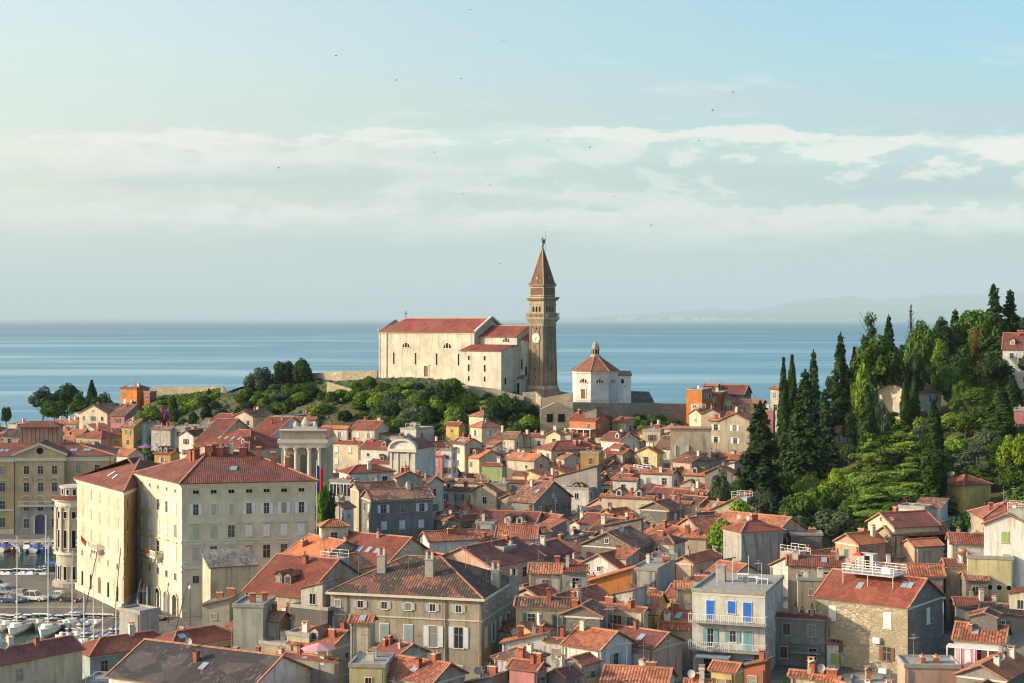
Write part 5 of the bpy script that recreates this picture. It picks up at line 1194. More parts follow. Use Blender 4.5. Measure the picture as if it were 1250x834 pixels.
CAT = [
# far houses at the tip of the peninsula, left
(92,131,150,505,8,25,'R','cream','brown'), (133,152,170,507,7,20,'L','pink','brown'), (60,92,98,517,7,10,'L','beige','orangetile'),
(182,208,214,524,8,10,'L','pale grey','brown'), (147,163,177,521,8,25,'L','ochre','brown'), (160,178,186,516,7,20,'F','white','grey'),
(186,208,216,554,8,12,'L','ochre','red'), (128,156,170,556,8,15,'L','white','orange'), (282,309,328,509,8,25,'R','cream','brown'), (255,283,300,514,8,15,'L','pale grey','maroon'),
(216,236,252,532,8,30,'R','white','dark'), (334,352,386,508,6,25,'F','pale yellow','grey'), (350,384,388,512,6,8,'L','beige','maroon'),
(198,226,240,522,7,15,'F','pale grey','grey'), (240,268,282,522,7,20,'L','pale grey','grey'),(236,262,300,540,8,20,'L','beige','maroon'),
# red roof with skylights and neighbours
(226,304,352,548,13,38,'H','cream','red',dict(sky=5,pitch=26,wstyle='closed')), (300,330,372,533,12,25,'L','white','red'), (330,372,385,524,8,15,'L','cream','red'),
(384,437,441,541,12,10,'L','cream','red',dict(wstyle='closed')), (439,474,476,548,11,10,'L','white','red'), (391,424,428,523,8,10,'L','cream','orange'),
(428,457,474,524,8,25,'L','cream','red'), (488,508,528,523,8,30,'F','white','grey'), (476,492,500,533,8,15,'F','white','grey'),
(507,521,546,547,10,60,'R','pale grey','maroon'), (522,540,542,556,12,12,'L','pink','orange'), (541,551,553,548,13,12,'F','white','grey'),
(551,567,587,542,12,55,'L','cream','red',dict(sky=3)), (566,585,613,559,9,50,'L','cream','orange'), (544,560,567,519,8,35,'L','yellow','red'),
(573,588,610,521,9,50,'H','cream','orange'), (572,590,609,508,7,45,'H','cream','brown'), (588,613,617,568,10,12,'H','green','red'),
(411,426,479,577,9,62,'H','white','red',dict(Y=308)), (402,428,432,586,8,15,'F','white','grey',dict(seed=5,Y=300)), (426,438,483,597,9,62,'R','cream','brown',dict(Y=296)), (479,484,514,583,11,70,'L','beige','brown',dict(Y=306)),
(438,454,527,610,13,68,'R','grey','brown',dict(seed=12,Y=288)), (414,436,439,603,12,15,'F','cream','grey'), (527,574,577,598,8,6,'L','pale grey','maroon'), (541,594,598,589,7,5,'L','cream','brown'),
(574,606,612,601,9,14,'R','beige','orangetile',dict(wstyle='dark')), (546,562,589,637,8,40,'R','beige','red'), (496,520,540,592,8,30,'L','cream','brown',dict(Y=312)), (452,476,488,565,8,25,'L','white','red'), (402,420,430,620,8,30,'R','white','orangetile',dict(Y=285)), (511,524,584,660,10,70,'R','white','redtile'), (581,603,607,637,9,15,'F','pale grey','grey'),
(387,393,424,642,17,74,'P','cream','orangetile',dict(Y=243,chim=0,ant=0,label='small cream roof tower with pyramid tiled roof in front of the corner palace')),
(330,380,408,690,10,50,'L','beige','orange',dict(Y=236,D=12,pitch=27)), (372,466,494,694,10,33,'L','cream','red',dict(sky=5,Y=233,D=14,pitch=28)), (360,412,430,700,9,30,'R','beige','orangetile',dict(Y=222,D=9)), (292,372,398,728,9,30,'L','beige','red',dict(Y=214,D=15,pitch=28)),
(630,702,706,740,9,8,'L','beige','mix',dict(wstyle='open')), (686,735,748,752,8,20,'R','grey stone','brown',dict(win=False)), (725,797,838,791,8,38,'L','salmon','maroon',dict(Y=193)), (735,786,792,745,8,35,'L','cream','maroon'),
(690,733,775,792,9,38,'L','white','redtile',dict(Y=189)), (666,690,693,782,7,20,'L','white','brown',dict(Y=193)), (613,668,672,772,8,12,'DL','white','orange',dict(win=False,Y=194)),
(603,640,668,806,7,35,'P','stained grey','brown',dict(Y=183)), (622,655,668,817,6,30,'L','pink','maroon',dict(Y=178)), (675,690,709,826,6,40,'R','grey','maroon',dict(Y=179)), (735,812,832,842,5,14,'L','cream','orangetile',dict(Y=178)),
(742,800,812,826,6,30,'H','cream','maroon',dict(Y=184)), (720,772,775,693,8,10,'DL','orange','orange',dict(win=False,chim=0)), (773,802,830,694,9,20,'F','stained grey','grey',dict(win=False)), (686,716,719,697,8,5,'L','pale grey','maroon'),
(646,684,688,699,9,6,'L','cream','orangetile'), (527,600,666,692,9,35,'R','salmon','maroon'), (610,652,702,684,8,30,'R','pale grey','maroon'), (605,654,660,657,8,6,'L','white','redtile'),
(788,800,822,749,8,15,'L','yellow','orangetile',dict(Y=205)), (806,846,850,768,6,10,'L','beige','redtile',dict(Y=203)),
# under the hill, centre
(696,727,741,513,10,35,'L','brick red','red',dict(D=7)), (656,673,736,549,10,62,'H','cream','red'), (619,652,669,562,9,40,'L','cream','orange'), (607,640,650,547,8,30,'DL','cream','brown'),
(603,628,641,535,8,25,'L','cream','brown'), (590,613,617,553,8,15,'L','yellow','orange'), (648,668,673,533,7,10,'L','pale grey','red'), (677,697,700,529,7,10,'L','cream','red'), (667,684,690,531,8,30,'R','cream','orange'),
(709,731,737,552,11,18,'F','ochre','grey'), (664,729,734,568,9,14,'DL','grey','orange',dict(chim=1)), (737,760,776,554,8,45,'L','beige','red'), (735,756,782,538,8,42,'L','white','maroon'),
(778,802,811,553,8,18,'R','pale yellow','orangetile'), (785,806,812,525,8,20,'F','cream','grey'), (749,777,780,586,7,8,'L','white','redtile'), (783,820,824,578,8,8,'L','white','orangetile'),
(690,720,735,602,7,10,'L','pale grey','redtile'), (652,686,700,598,7,14,'R','cream','brown'), (729,748,751,591,6,6,'L','beige','redtile'), (736,797,800,608,7,7,'L','cream','orangetile'), (618,648,652,589,6,8,'L','grey','maroon'), (625,652,700,613,8,35,'L','grey','brown'), (600,618,622,590,7,12,'F','pale yellow','grey'),
(839,857,868,475,12,30,'F','orange','grey',dict(D=7)), (858,908,923,481,10,20,'L','grey stone','maroon'), (862,880,893,479,11,20,'F','brick red','grey'), (844,857,880,506,9,58,'R','cream','maroon'), (857,879,886,505,10,20,'R','cream','red'), (872,897,904,491,9,15,'R','cream','brown'), (897,930,937,492,9,10,'L','beige','brown'),
(881,915,921,514,13,14,'R','beige','orange',dict(D=8)), (867,881,884,513,12,8,'L','beige','orange'), (819,868,872,524,13,7,'F','beige','grey',dict(win=False,chim=0)), (838,856,895,563,7,32,'DR','cream','orange'),
(836,866,873,580,7,20,'L','cream','orange'), (862,893,903,578,8,24,'R','grey','orangetile'), (943,952,957,474,17,30,'P','cream','orange',dict(chim=0)), (933,944,948,500,13,20,'F','pink','grey'),
(817,842,846,615,8,10,'L','pale yellow','redtile'), (783,816,836,622,8,30,'R','grey stone','brown'), (738,783,786,632,8,10,'DL','grey stone','brown',dict(win=False)), (712,772,803,668,8,28,'R','grey stone','brown',dict(Y=250)),
(824,846,886,687,7,35,'R','salmon','orange'), (796,826,829,681,7,6,'F','salmon','grey',dict(D=5)), (826,873,876,718,9,6,'L','beige','orangetile',dict(Y=214)), (831,864,869,656,7,20,'P','beige','orangetile'),
(888,905,960,649,10,66,'H','stained grey','red',dict(win=False,chim=1,seed=3,label='grey rendered windowless house with low red roof before the dark conifers')), (966,1004,1007,651,7,5,'F','dark grey','grey',dict(win=False)), (964,1030,1036,690,7,10,'L','beige','maroon'),
(945,1010,1013,754,9,20,'L','grey','maroon',dict(Y=204)), (975,1012,1016,706,8,8,'F','beige','grey',dict(wstyle='dark')), (870,897,911,819,7,30,'L','yellow','redtile',dict(Y=176,chim=0,ant=0)),
(1027,1048,1086,664,8,58,'R','salmon','orange'), (1079,1089,1164,652,8,72,'R','stone','redtile',dict(win=False)), (1072,1092,1152,643,9,70,'R','cream','maroon'), (1163,1206,1211,663,7,8,'L','white','red',dict(wstyle='plain')),
(1048,1152,1157,702,7,6,'L','grey','orangetile'), (1156,1204,1207,690,7,6,'L','beige','maroon'), (1208,1258,1290,641,12,24,'R','white','maroon',dict(sh='sh_lime',wstyle='closed',skiprate=0)),
(1185,1237,1244,680,8,14,'F','pale yellow','grey',dict(win=False,chim=0)), (1172,1225,1248,783,7,24,'L','white','redtile',dict(Y=186)), (1106,1172,1176,812,6,4,'F','salmon','grey',dict(Y=180,win=False,D=5)),
(1178,1228,1290,829,7,35,'R','grey','orange',dict(Y=174)), (1208,1285,1300,752,8,25,'L','grey','dark',dict(Y=205)), (1168,1213,1216,738,7,6,'L','grey','maroon',dict(Y=212)), (1157,1176,1216,592,5,62,'H','yellow','red',dict(name='garage',win=False,chim=0,ant=0,label='yellow single storey garage house with red hipped roof beneath the cypress')),
(1074,1112,1164,480,9,42,'R','cream','brown'), (1001,1017,1047,528,7,48,'R','yellow','red'), (1228,1264,1290,426,10,20,'L','white','maroon'), (1240,1258,1275,500,8,20,'F','pink','grey'),
# bottom left
(-70,-30,82,816,9,38,'R','cream','maroon',dict(Y=186,D=15,wstyle='open',sh='sh_grey')), (78,110,174,799,8,50,'H','teal','red',dict(Y=208,D=13,pitch=27,wstyle='plain')), (140,171,189,746,9,38,'F','pale grey','grey',dict(Y=222,chim=0,win=False)),
(174,208,254,790,8,45,'H','beige','red',dict(Y=207,D=11,pitch=27)), (112,300,325,846,8,28,'L','white','dark',dict(Y=176,D=13,pitch=24,win=False)), (240,257,310,692,11,66,'DR','cream','grey',dict(Y=236,win=False,chim=0)),
(246,280,285,730,10,8,'DL','pale green','grey',dict(Y=222)), (284,321,324,738,11,6,'F','pale green','grey',dict(Y=207,win=False,D=6)), (352,400,421,742,9,28,'F','dark grey','grey',dict(Y=205)), (304,340,350,757,8,20,'L','beige','brown',dict(Y=208)),
(345,408,412,806,7,30,'L','grey','maroon',dict(Y=185)), (300,350,356,806,6,28,'L','pale grey','redtile',dict(Y=195)), (262,312,336,824,6,40,'L','pale grey','red',dict(Y=184)), (350,404,436,790,6,30,'L','beige','redtile',dict(Y=199)),
(315,350,384,786,7,30,'F','beige','grey',dict(Y=204,win=False)), (426,470,478,811,8,6,'F','pale yellow','grey',dict(Y=179,sh='sh_blue',wstyle='closed')), (430,452,456,759,9,10,'L','beige','redtile',dict(Y=194,win=False,chim=0,ant=0)),
(455,484,520,801,7,48,'L','cream','maroon',dict(Y=190)), (464,528,566,832,7,35,'L','beige','redtile',dict(Y=177)), (566,600,622,826,6,30,'DL','stained grey','grey',dict(Y=181,win=False)),
]
for c in CAT:
    kw = c[9] if len(c) > 9 else {}
    c = list(c)
    if c[3] < 655 and c[5] < 20 and c[6] != 'F': c[5] += 15
    H(*c[:9], **kw)

# garden villa on the ridge
CATX = [(968,1000,1006,826,5,25,'L','beige','redtile',dict(Y=172)),(1004,1022,1028,831,4,25,'L','white','redtile',dict(Y=170)),(906,934,944,806,6,30,'DL','brick red','brown',dict(Y=184)),(1040,1082,1096,838,5,15,'F','pale grey','grey',dict(Y=168)),(838,866,869,836,5,10,'L','cream','orangetile',dict(Y=172))]
for c in CATX: H(*c[:9], **c[9])
V1 = H(144,167,178,474,8,30,'H','orange','maroon', Y=556, chim=1, label='orange villa with solar panels on its roof on the green ridge', name='villa', group=None)
m = MB(); fz = V1['fz']; 
for x in (-1.2, .6): 
    c = [(x,-V1['D']*.4),(x+1.5,-V1['D']*.4),(x+1.5,-V1['D']*.12),(x,-V1['D']*.12)]; m.face([(a,b,fz(a,b)+.12) for a,b in c],'skylight'); m.face([(a,b,fz(a,b)+.05) for a,b in c][::-1],'lamp_grey')
m.build('solar_panel', V1['roof'])
V2 = H(176,183,188,478,4,20,'F','brick red','grey', Y=555, chim=0, ant=0, label='low brick red annex beside the orange villa', name='villa', group=None)

# details on single houses
def find(px, py):
    return min(HOUSES, key=lambda r: abs((r['x0']+r['x1'])/2-px)+abs(r['ye']-py))
hh_ = find(1211, 680); w_, d_ = hh_['W']/2, hh_['D']/2
for i in range(4):
    m = MB(); m.box(-.45,.45,-.06,0,0,.9,'trim_stone'); n = 12; m.face([(.34*math.cos(2*PI*k/n),-.07,.45+.34*math.sin(2*PI*k/n)) for k in range(n)],'dark_open'); m.build('round_vent', hh_['root'], (-w_*.45+i*w_*.42,-d_-.004,hh_['hh']-4.2))
hh_ = find(843, 524); w_, d_ = hh_['W']/2, hh_['D']/2
m = MB(); arched(m,-1.3,1.3,0,3.2,-.03,'sh_grey'); 
for s in (-1,1): m.box(s*1.5-.2,s*1.5+.2,-.25,0,-.2,2.2,'trim_stone')
m.build('arched_opening', hh_['root'], (-w_*.45,-d_-.004,hh_['hh']-5.6)); window(hh_['root'], -w_*.45, -d_-.004, hh_['hh']-9.8, 0, 1.1, 2.2, 'closed', 'sh_white')
m = MB(); m.box(-w_-.25,w_+.25,-d_-.35,d_,hh_['hh']+.46,hh_['hh']+.62,'ridge_tile'); m.build('coping', hh_['root'])
# white pergola terrace under the red house at the foot of the hill
hh_ = find(712, 513); balcony(hh_, -hh_['W']/2, hh_['W']/2, hh_['hh']-5.2, 2.6, 'white_paint')
m = MB(); w_, d_ = hh_['W']/2, hh_['D']/2; z_ = hh_['hh']-2.3; m.box(-w_,w_,-d_-2.6,-d_,z_,z_+.15,'white_paint')
for i in range(5): x = -w_+.1+i*(2*w_-.2)/4; m.box(x-.08,x+.08,-d_-2.6,-d_-2.45,z_-2.9,z_,'white_paint')
m.build('pergola', hh_['root'])
# white canopy with pink curtains, bottom right
hh_ = find(1200, 783); w_, d_ = hh_['W']/2, hh_['D']/2; z_ = hh_['hh']-.5
m = MB(); m.box(-w_-.6,w_+.3,-d_-2.4,-d_-.45,z_-.12,z_,'white_paint'); m.build('canopy', hh_['root'])
for i in range(5): m = MB(); x = -w_-.5+i*(2*w_+.6)/4; m.box(x-.06,x+.06,-d_-2.35,-d_-2.25,z_-2.6,z_-.12,'white_paint'); m.build('canopy_post', hh_['root'])
for x, c_ in ((-w_+.8,'pink_cloth'),(-w_+1.5,'white_cloth'),(-w_+2.2,'pink_cloth')): m = MB(); m.box(x,x+.65,-d_-2.3,-d_-2.26,z_-2.5,z_-.2,c_); m.build('curtain', hh_['root'])
m = MB(); m.box(-w_+3,w_-.8,-d_-2.2,-d_-2.1,z_-2.6,z_-1.6,'pink_cloth'); m.build('curtain', hh_['root'])
# loggia house and its posts
hh_ = find(1124, 652); w_, d_ = hh_['W']/2, hh_['D']/2
m = MB(); m.box(w_+.02,w_+.06,-d_+.4,d_-.4,hh_['hh']-3.1,hh_['hh']-.35,'dark_open'); m.build('loggia_opening', hh_['root'])
for i in range(5): m = MB(); y = -d_+.5+i*(2*d_-1)/4; m.box(w_+.02,w_+.3,y-.12,y+.12,hh_['hh']-3.1,hh_['hh']-.3,'wood'); m.build('loggia_post', hh_['root'])
m = MB(); m.bar((w_+1.2,-d_,hh_['hh']-2.2),(w_+1.2,d_,hh_['hh']-2.2),.05,'grey_paint'); m.box(w_,w_+1.3,-d_,d_,hh_['hh']-3.3,hh_['hh']-3.15,'concrete')
for i in range(30): y = -d_+i*2*d_/29; m.bar((w_+1.2,y,hh_['hh']-3.15),(w_+1.2,y,hh_['hh']-2.2),.03,'grey_paint')
m.build('balcony', hh_['root'])
# glass veranda
hh_ = find(415, 586); w_, d_ = hh_['W']/2, hh_['D']/2
m = MB(); m.box(-w_,w_,-d_-.05,-d_-.003,hh_['hh']-2.6,hh_['hh']-.5,'glass')
for i in range(7): x = -w_+i*2*w_/6; m.box(x-.06,x+.06,-d_-.12,-d_-.05,hh_['hh']-2.6,hh_['hh']-.4,'white_paint')
m.build('veranda_glazing', hh_['root'])
balcony(find(980, 754), -1, 3, find(980, 754)['hh']-4.3, 1.3, 'dark_metal')
# ------------------------------------------------------------------ the rest of the town: houses between the catalogued ones
BLOCK = [ (xof(190,285), 285, 38, 30), (xof(130,290), 290, 34, 34), (xof(20,372), 372, 110, 34), (xof(370,325), 325, 18, 18), (xof(492,343), 343, 10, 20) ]
def corners(rc, k=1.0):
    x, y, W, D, rz = rc; c, s = math.cos(rz), math.sin(rz)
    return [(x+a*W/2*k*c-b*D/2*k*s, y+a*W/2*k*s+b*D/2*k*c) for a, b in ((-1,-1),(1,-1),(1,1),(-1,1))]
def overlap(a, b):
    A, B = corners(a, .86), corners(b, .86)
    for rc in (a, b):
        for ang in (rc[4], rc[4]+PI/2):
            ax, ay = math.cos(ang), math.sin(ang)
            pa = [p[0]*ax+p[1]*ay for p in A]; pb = [p[0]*ax+p[1]*ay for p in B]
            if max(pa) < min(pb) or max(pb) < min(pa): return False
    return True
CATALOGUED = list(HOUSES)
KEEP = [(395,640,690,800,203),(840,985,700,820,202),(1000,1180,690,834,203),(1178,1252,655,714,230)]   # fronts that stay open: px0, px1, py0, py1, nearer than Y
def town_ok(x, y):
    px = pix(x, y, 0)[0]
    if y < 160: return False
    if in_basin(x, y) or (y < 306 and x < -34 and y > 222) or (300 < y < 362 and x < -60): return False
    if y > 445 and px > 135: return False
    if px < 150 and y > 670: return False
    if px < 135 and y > 575 and px > 38: return False
    if 150 < px < 300 and y > 500: return False
    if px > 930 and y > 262: return False
    if px > 868 and y > 300 and y < 345: return False
    if px > 835 and y > 345 and y < 400 and px > 905: return False
    if px > 1290 or px < -60: return False
    g = ground(x, y)
    if g < 1.2: return False
    if y > 421 and 300 < px < 860: return False
    return True
fr = random.Random(21)
cands = []
TH = R(38)
for i in range(-60, 60):
    for j in range(-20, 80):
        u = i*7.5; v = j*7.5
        x = u*math.cos(TH)+v*math.sin(TH); y = -u*math.sin(TH)+v*math.cos(TH)+200
        x += fr.uniform(-1.2, 1.2); y += fr.uniform(-1.2, 1.2)
        if not (160 < y < 672): continue
        cands.append((y, x))
cands.sort()
nfill = 0
WL = ['cream','white','beige','pale grey','cream','salmon','cream','yellow','white','ochre','beige','pink','pale yellow','white','stone','salmon']
RL = ['red','redtile','orangetile','maroon','brown','redtile','mix','orange','red','orangetile','redtile']
for y, x in cands:
    if not town_ok(x, y): continue
    px = CX+x/y*F
    far = y > 440
    W = fr.uniform(8, 13) if not far else fr.uniform(8,14); D = fr.uniform(7.5, 11); th = fr.choice([38, 38, 30, 45, 12, 55, 66, 5])+fr.uniform(-5, 5)
    h = fr.uniform(5.5, 8.2) if not far else fr.uniform(6, 8.5)
    typ = fr.choice(['L','L','R','L','H','DL','R','F'] if not far else ['L','R','H','L','R'])
    rc = (x, y, W, D, -R(th))
    if any(overlap(rc, o['rect']) for o in HOUSES): continue
    if any(abs(x-b[0]) < b[2]/2 and abs(y-b[1]) < b[3]/2 for b in BLOCK): continue
    g = ground(x, y)
    ptop = HY+(CAMZ-(g+h+1.5))/y*F; hw = (W*.55)/y*F; pb = HY+(CAMZ-(g+h))/y*F
    bad = False
    for o in CATALOGUED:
        if o['Y'] > y-2 and o['x1'] > px-hw*.7 and o['x0'] < px+hw*.7 and ptop < o['ye']+min(15, o['hh']*F/o['Y']*.28): bad = True; break
    if bad: 
        h -= 2.6; ptop = HY+(CAMZ-(g+h+1.5))/y*F; bad = False
        for o in CATALOGUED:
            if o['Y'] > y-2 and o['x1'] > px-hw*.7 and o['x0'] < px+hw*.7 and ptop < o['ye']+min(13, o['hh']*F/o['Y']*.24): bad = True; break
    if bad or h < 3.0: continue
    if y < 186 and ptop < 800: continue
    for a, b, c, d, yy in KEEP:
        if y < yy+6 and px+hw > a and px-hw < b and ptop < min(d, 806): bad = True
    if y < 330 and px < 250 and ptop < 800 and y > 200: bad = True
    if bad: continue
    if nfill >= 312-len(CATALOGUED)-8: break
    # near corner in pixels
    c_, s_ = math.cos(-R(th)), math.sin(-R(th))
    nx, ny = x+W/2*c_+D/2*s_, y+W/2*s_-D/2*c_
    nz = ground(nx, ny)+h+.12
    pxc, pyc = pix(nx, ny, nz)
    k = F/ny
    H(pxc-W*math.cos(R(th))*k, pxc, pxc+max(0, D*math.sin(R(th)))*k, pyc, h, th, typ, fr.choice(WL), fr.choice(RL) if fr.random() < .93 else 'dark', Y=ny, D=D, seed=5000+nfill, wing=(True if ny < 470 and fr.random() < .9 else 0))
    nfill += 1
print('HOUSES', len(HOUSES)) if 0 else print('houses', len(HOUSES), 'fill', nfill)

# small cottages wedged into the gaps
COT = []
def overlap_k(a, b, k):
    A, B = corners(a, k), corners(b, k)
    for rc in (a, b):
        for ang in (rc[4], rc[4]+PI/2):
            ax, ay = math.cos(ang), math.sin(ang)
            pa = [p[0]*ax+p[1]*ay for p in A]; pb = [p[0]*ax+p[1]*ay for p in B]
            if max(pa) < min(pb) or max(pb) < min(pa): return False
    return True
base_houses = list(HOUSES); ncot = 0
for i in range(9000):
    if ncot >= 285: break
    y = fr.uniform(188, 432) if fr.random() < .85 else fr.uniform(432, 640); px = fr.uniform(120, 900) if y < 432 else fr.uniform(-10, 230); x = xof(px, y)
    if not town_ok(x, y): continue
    W = fr.uniform(3.6, 6.2); D = fr.uniform(3.6, 6); th = 38+fr.uniform(-14, 14); h = fr.uniform(4.2, 7.8); rc = (x, y, W, D, -R(th))
    if any(abs(x-b[0]) < b[2]/2 and abs(y-b[1]) < b[3]/2 for b in BLOCK): continue
    if any(math.hypot(x-o[0], y-o[1]) < 4.8 for o in COT): continue
    if any(math.hypot(x-o['rect'][0], y-o['rect'][1]) < 16 and overlap_k(rc, o['rect'], .62) for o in base_houses): continue
    g = ground(x, y); ptop = HY+(CAMZ-(g+h+1.2))/y*F; hw = W*.6/y*F; bad = False
    for o in CATALOGUED:
        if o['Y'] > y-2 and o['x1'] > px-hw*.7 and o['x0'] < px+hw*.7 and ptop < o['ye']+min(12, o['hh']*F/o['Y']*.2): bad = True; break
    for a, b, c, d, yy in KEEP:
        if y < yy+6 and px+hw > a and px-hw < b and ptop < min(d, 806): bad = True
    if y < 330 and px < 250 and ptop < 800 and y > 200: bad = True
    if bad: continue
    c_, s_ = math.cos(-R(th)), math.sin(-R(th)); nx, ny = x+W/2*c_+D/2*s_, y+W/2*s_-D/2*c_
    pxc, pyc = pix(nx, ny, ground(nx, ny)+h+.12); k = F/ny
    H(pxc-W*math.cos(R(th))*k, pxc, pxc+max(0, D*math.sin(R(th)))*k, pyc, h, th, fr.choice(['L','L','R','DL','SF','DR','F','H']), fr.choice(WL), fr.choice(RL), Y=ny, D=D, seed=9000+ncot, name='cottage', group='small cottages between the houses', chim=fr.choice([0,1,1]), wing=0)
    HOUSES[-1]['root']['category'] = 'cottage'; HOUSES[-1]['cot'] = True
    COT.append((x, y)); ncot += 1
print('cottages', ncot)
# ------------------------------------------------------------------ ground, water, quays
def ground_material():
    m, t = newmat('ground_earth'); g = t.n('ShaderNodeNewGeometry').outputs['Position']
    a = t.noise(g, .08, 5, .6); b = t.noise(g, .6, 5, .7)
    c = t.mix(t.ramp(a, .4, .6), (.06,.085,.025), (.10,.10,.04)); c = t.mix(t.ramp(b, .5, .7), c, (.17,.135,.08)); c = t.mix(t.math('MULTIPLY', t.ramp(t.noise(g, 3, 4), .4, .6), .5), c, (.035,.05,.015))
    t.out(c, .95, bump=b, bs=.5, bd=.3)
    m, t = newmat('ground_paving'); g = t.n('ShaderNodeNewGeometry').outputs['Position']
    c = t.mix(t.ramp(t.noise(g, .5, 5, .7), .3, .7), (.17,.155,.13), (.10,.095,.085)); c = t.mix(t.math('MULTIPLY', t.ramp(t.noise(g, .1, 3), .4, .6), .4), c, (.20,.18,.15))
    t.out(c, .85, bump=t.noise(g, 6, 3), bs=.2, bd=.03)
    m, t = newmat('grass'); g = t.n('ShaderNodeNewGeometry').outputs['Position']
    c = t.mix(t.ramp(t.noise(g, 1.5, 5, .7), .3, .7), (.10,.16,.03), (.18,.20,.06)); t.out(c, .95)
ground_material()
def build_ground():
    xs = list(np.arange(-620, 621, 5.0)); ys = list(np.arange(30, 560, 5.0))+list(np.arange(560, 801, 8.0))
    V = []; Fc = []; MI = []
    for y in ys:
        for x in xs:
            xx = x*(.35+y/520.0) if True else x
            z = ground(xx, y)
            if in_basin(xx, y) : z = -4
            if z < 5 or y < 300: z += 0
            else: z += .5*mnoise.noise(Vector((xx*.07, y*.07, 0)))
            V.append((xx, y, z))
    nx = len(xs)
    for j in range(len(ys)-1):
        for i in range(nx-1):
            a = j*nx+i; Fc.append((a, a+1, a+nx+1, a+nx))
            x, y, z = V[a]; px = CX+x/y*F
            town = (y < 425 and px < 930) or (px < 140 and y < 680) or (y < 270 and px < 1310)
            MI.append(1 if town else 0)
    me = bpy.data.meshes.new('ground'); me.from_pydata(V, [], Fc); me.materials.append(MAT['ground_earth']); me.materials.append(MAT['ground_paving']); me.polygons.foreach_set('material_index', MI)
    me.polygons.foreach_set('use_smooth', [True]*len(Fc)); me.update()
    kind(link('ground', me), 'structure')
build_ground()
def quay(name, poly, z=1.55):
    m = MB(); m.prism(poly, -3, z, MAT['trim_stone'], MAT['ground_paving']); kind(m.build(name), 'structure')
quay('pier', [(-260,271),(-66,271),(-66,305),(-260,305)], 1.66)
quay('quay_pavement', [(-66.0,251),(-46,251),(-30,262),(-30,300),(-60,330),(-88,330),(-88,305.01),(-66,305.01)], 1.72)
quay('far_quay', [(-300,354),(-86,354),(-60,372),(-60,400),(-300,400)], 1.70)
def sea():
    m, t = newmat('sea_water')
    g = t.n('ShaderNodeNewGeometry').outputs['Position']
    sp = t.n('ShaderNodeSeparateXYZ', inp={0: g})
    # calm slicks: long bands stretched along the shore
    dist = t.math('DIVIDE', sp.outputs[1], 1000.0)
    sl = t.noise(t.mapping(g, (.0007, .0026, 1), (0,0,.10)), 1.0, 5, .55)
    sl2 = t.noise(t.mapping(g, (.0024, .014, 1), (0,0,-.05)), 1.0, 4, .6)
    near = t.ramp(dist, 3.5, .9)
    msk = t.math('MULTIPLY_ADD', t.ramp(t.noise(t.mapping(g, (.0011,.0012,1)), 1.0, 3), .38, .62), .75, .25)
    msk = t.math('ADD', msk, t.math('MULTIPLY', t.ramp(t.math('DIVIDE', sp.outputs[0], t.math('MAXIMUM', sp.outputs[1], 10.0)), .05, -.30), .5), clamp=True)  # more pale slick to the left paints in the silvery sheen of the sky
    s = t.math('ADD', t.math('MULTIPLY', t.math('MULTIPLY', t.ramp(sl, .47, .60), .8), msk), t.math('MULTIPLY', t.math('MULTIPLY', t.ramp(sl2, .52, .68), .8), near), clamp=True)
    har = t.ramp(sp.outputs[1], 430.0, 380.0)
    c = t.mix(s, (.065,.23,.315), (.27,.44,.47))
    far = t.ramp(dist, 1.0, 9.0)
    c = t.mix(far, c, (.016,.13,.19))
    c = t.mix(har, c, (.012,.045,.04))
    rough = t.math('SUBTRACT', t.math('MULTIPLY_ADD', har, -.28, .36), t.math('MULTIPLY', s, .10))
    w1 = t.noise(t.mapping(g, (.25,.5,1)), 1.0, 4, .6)
    b = t.out(c, rough, bump=w1, bs=.35, bd=.35, spec=.5)
    b.inputs['IOR'].default_value = 1.333
    me = MB(); me.face([(-70000,-300,0),(70000,-300,0),(70000,110000,0),(-70000,110000,0)], m); kind(me.build('sea'), 'structure')
sea()
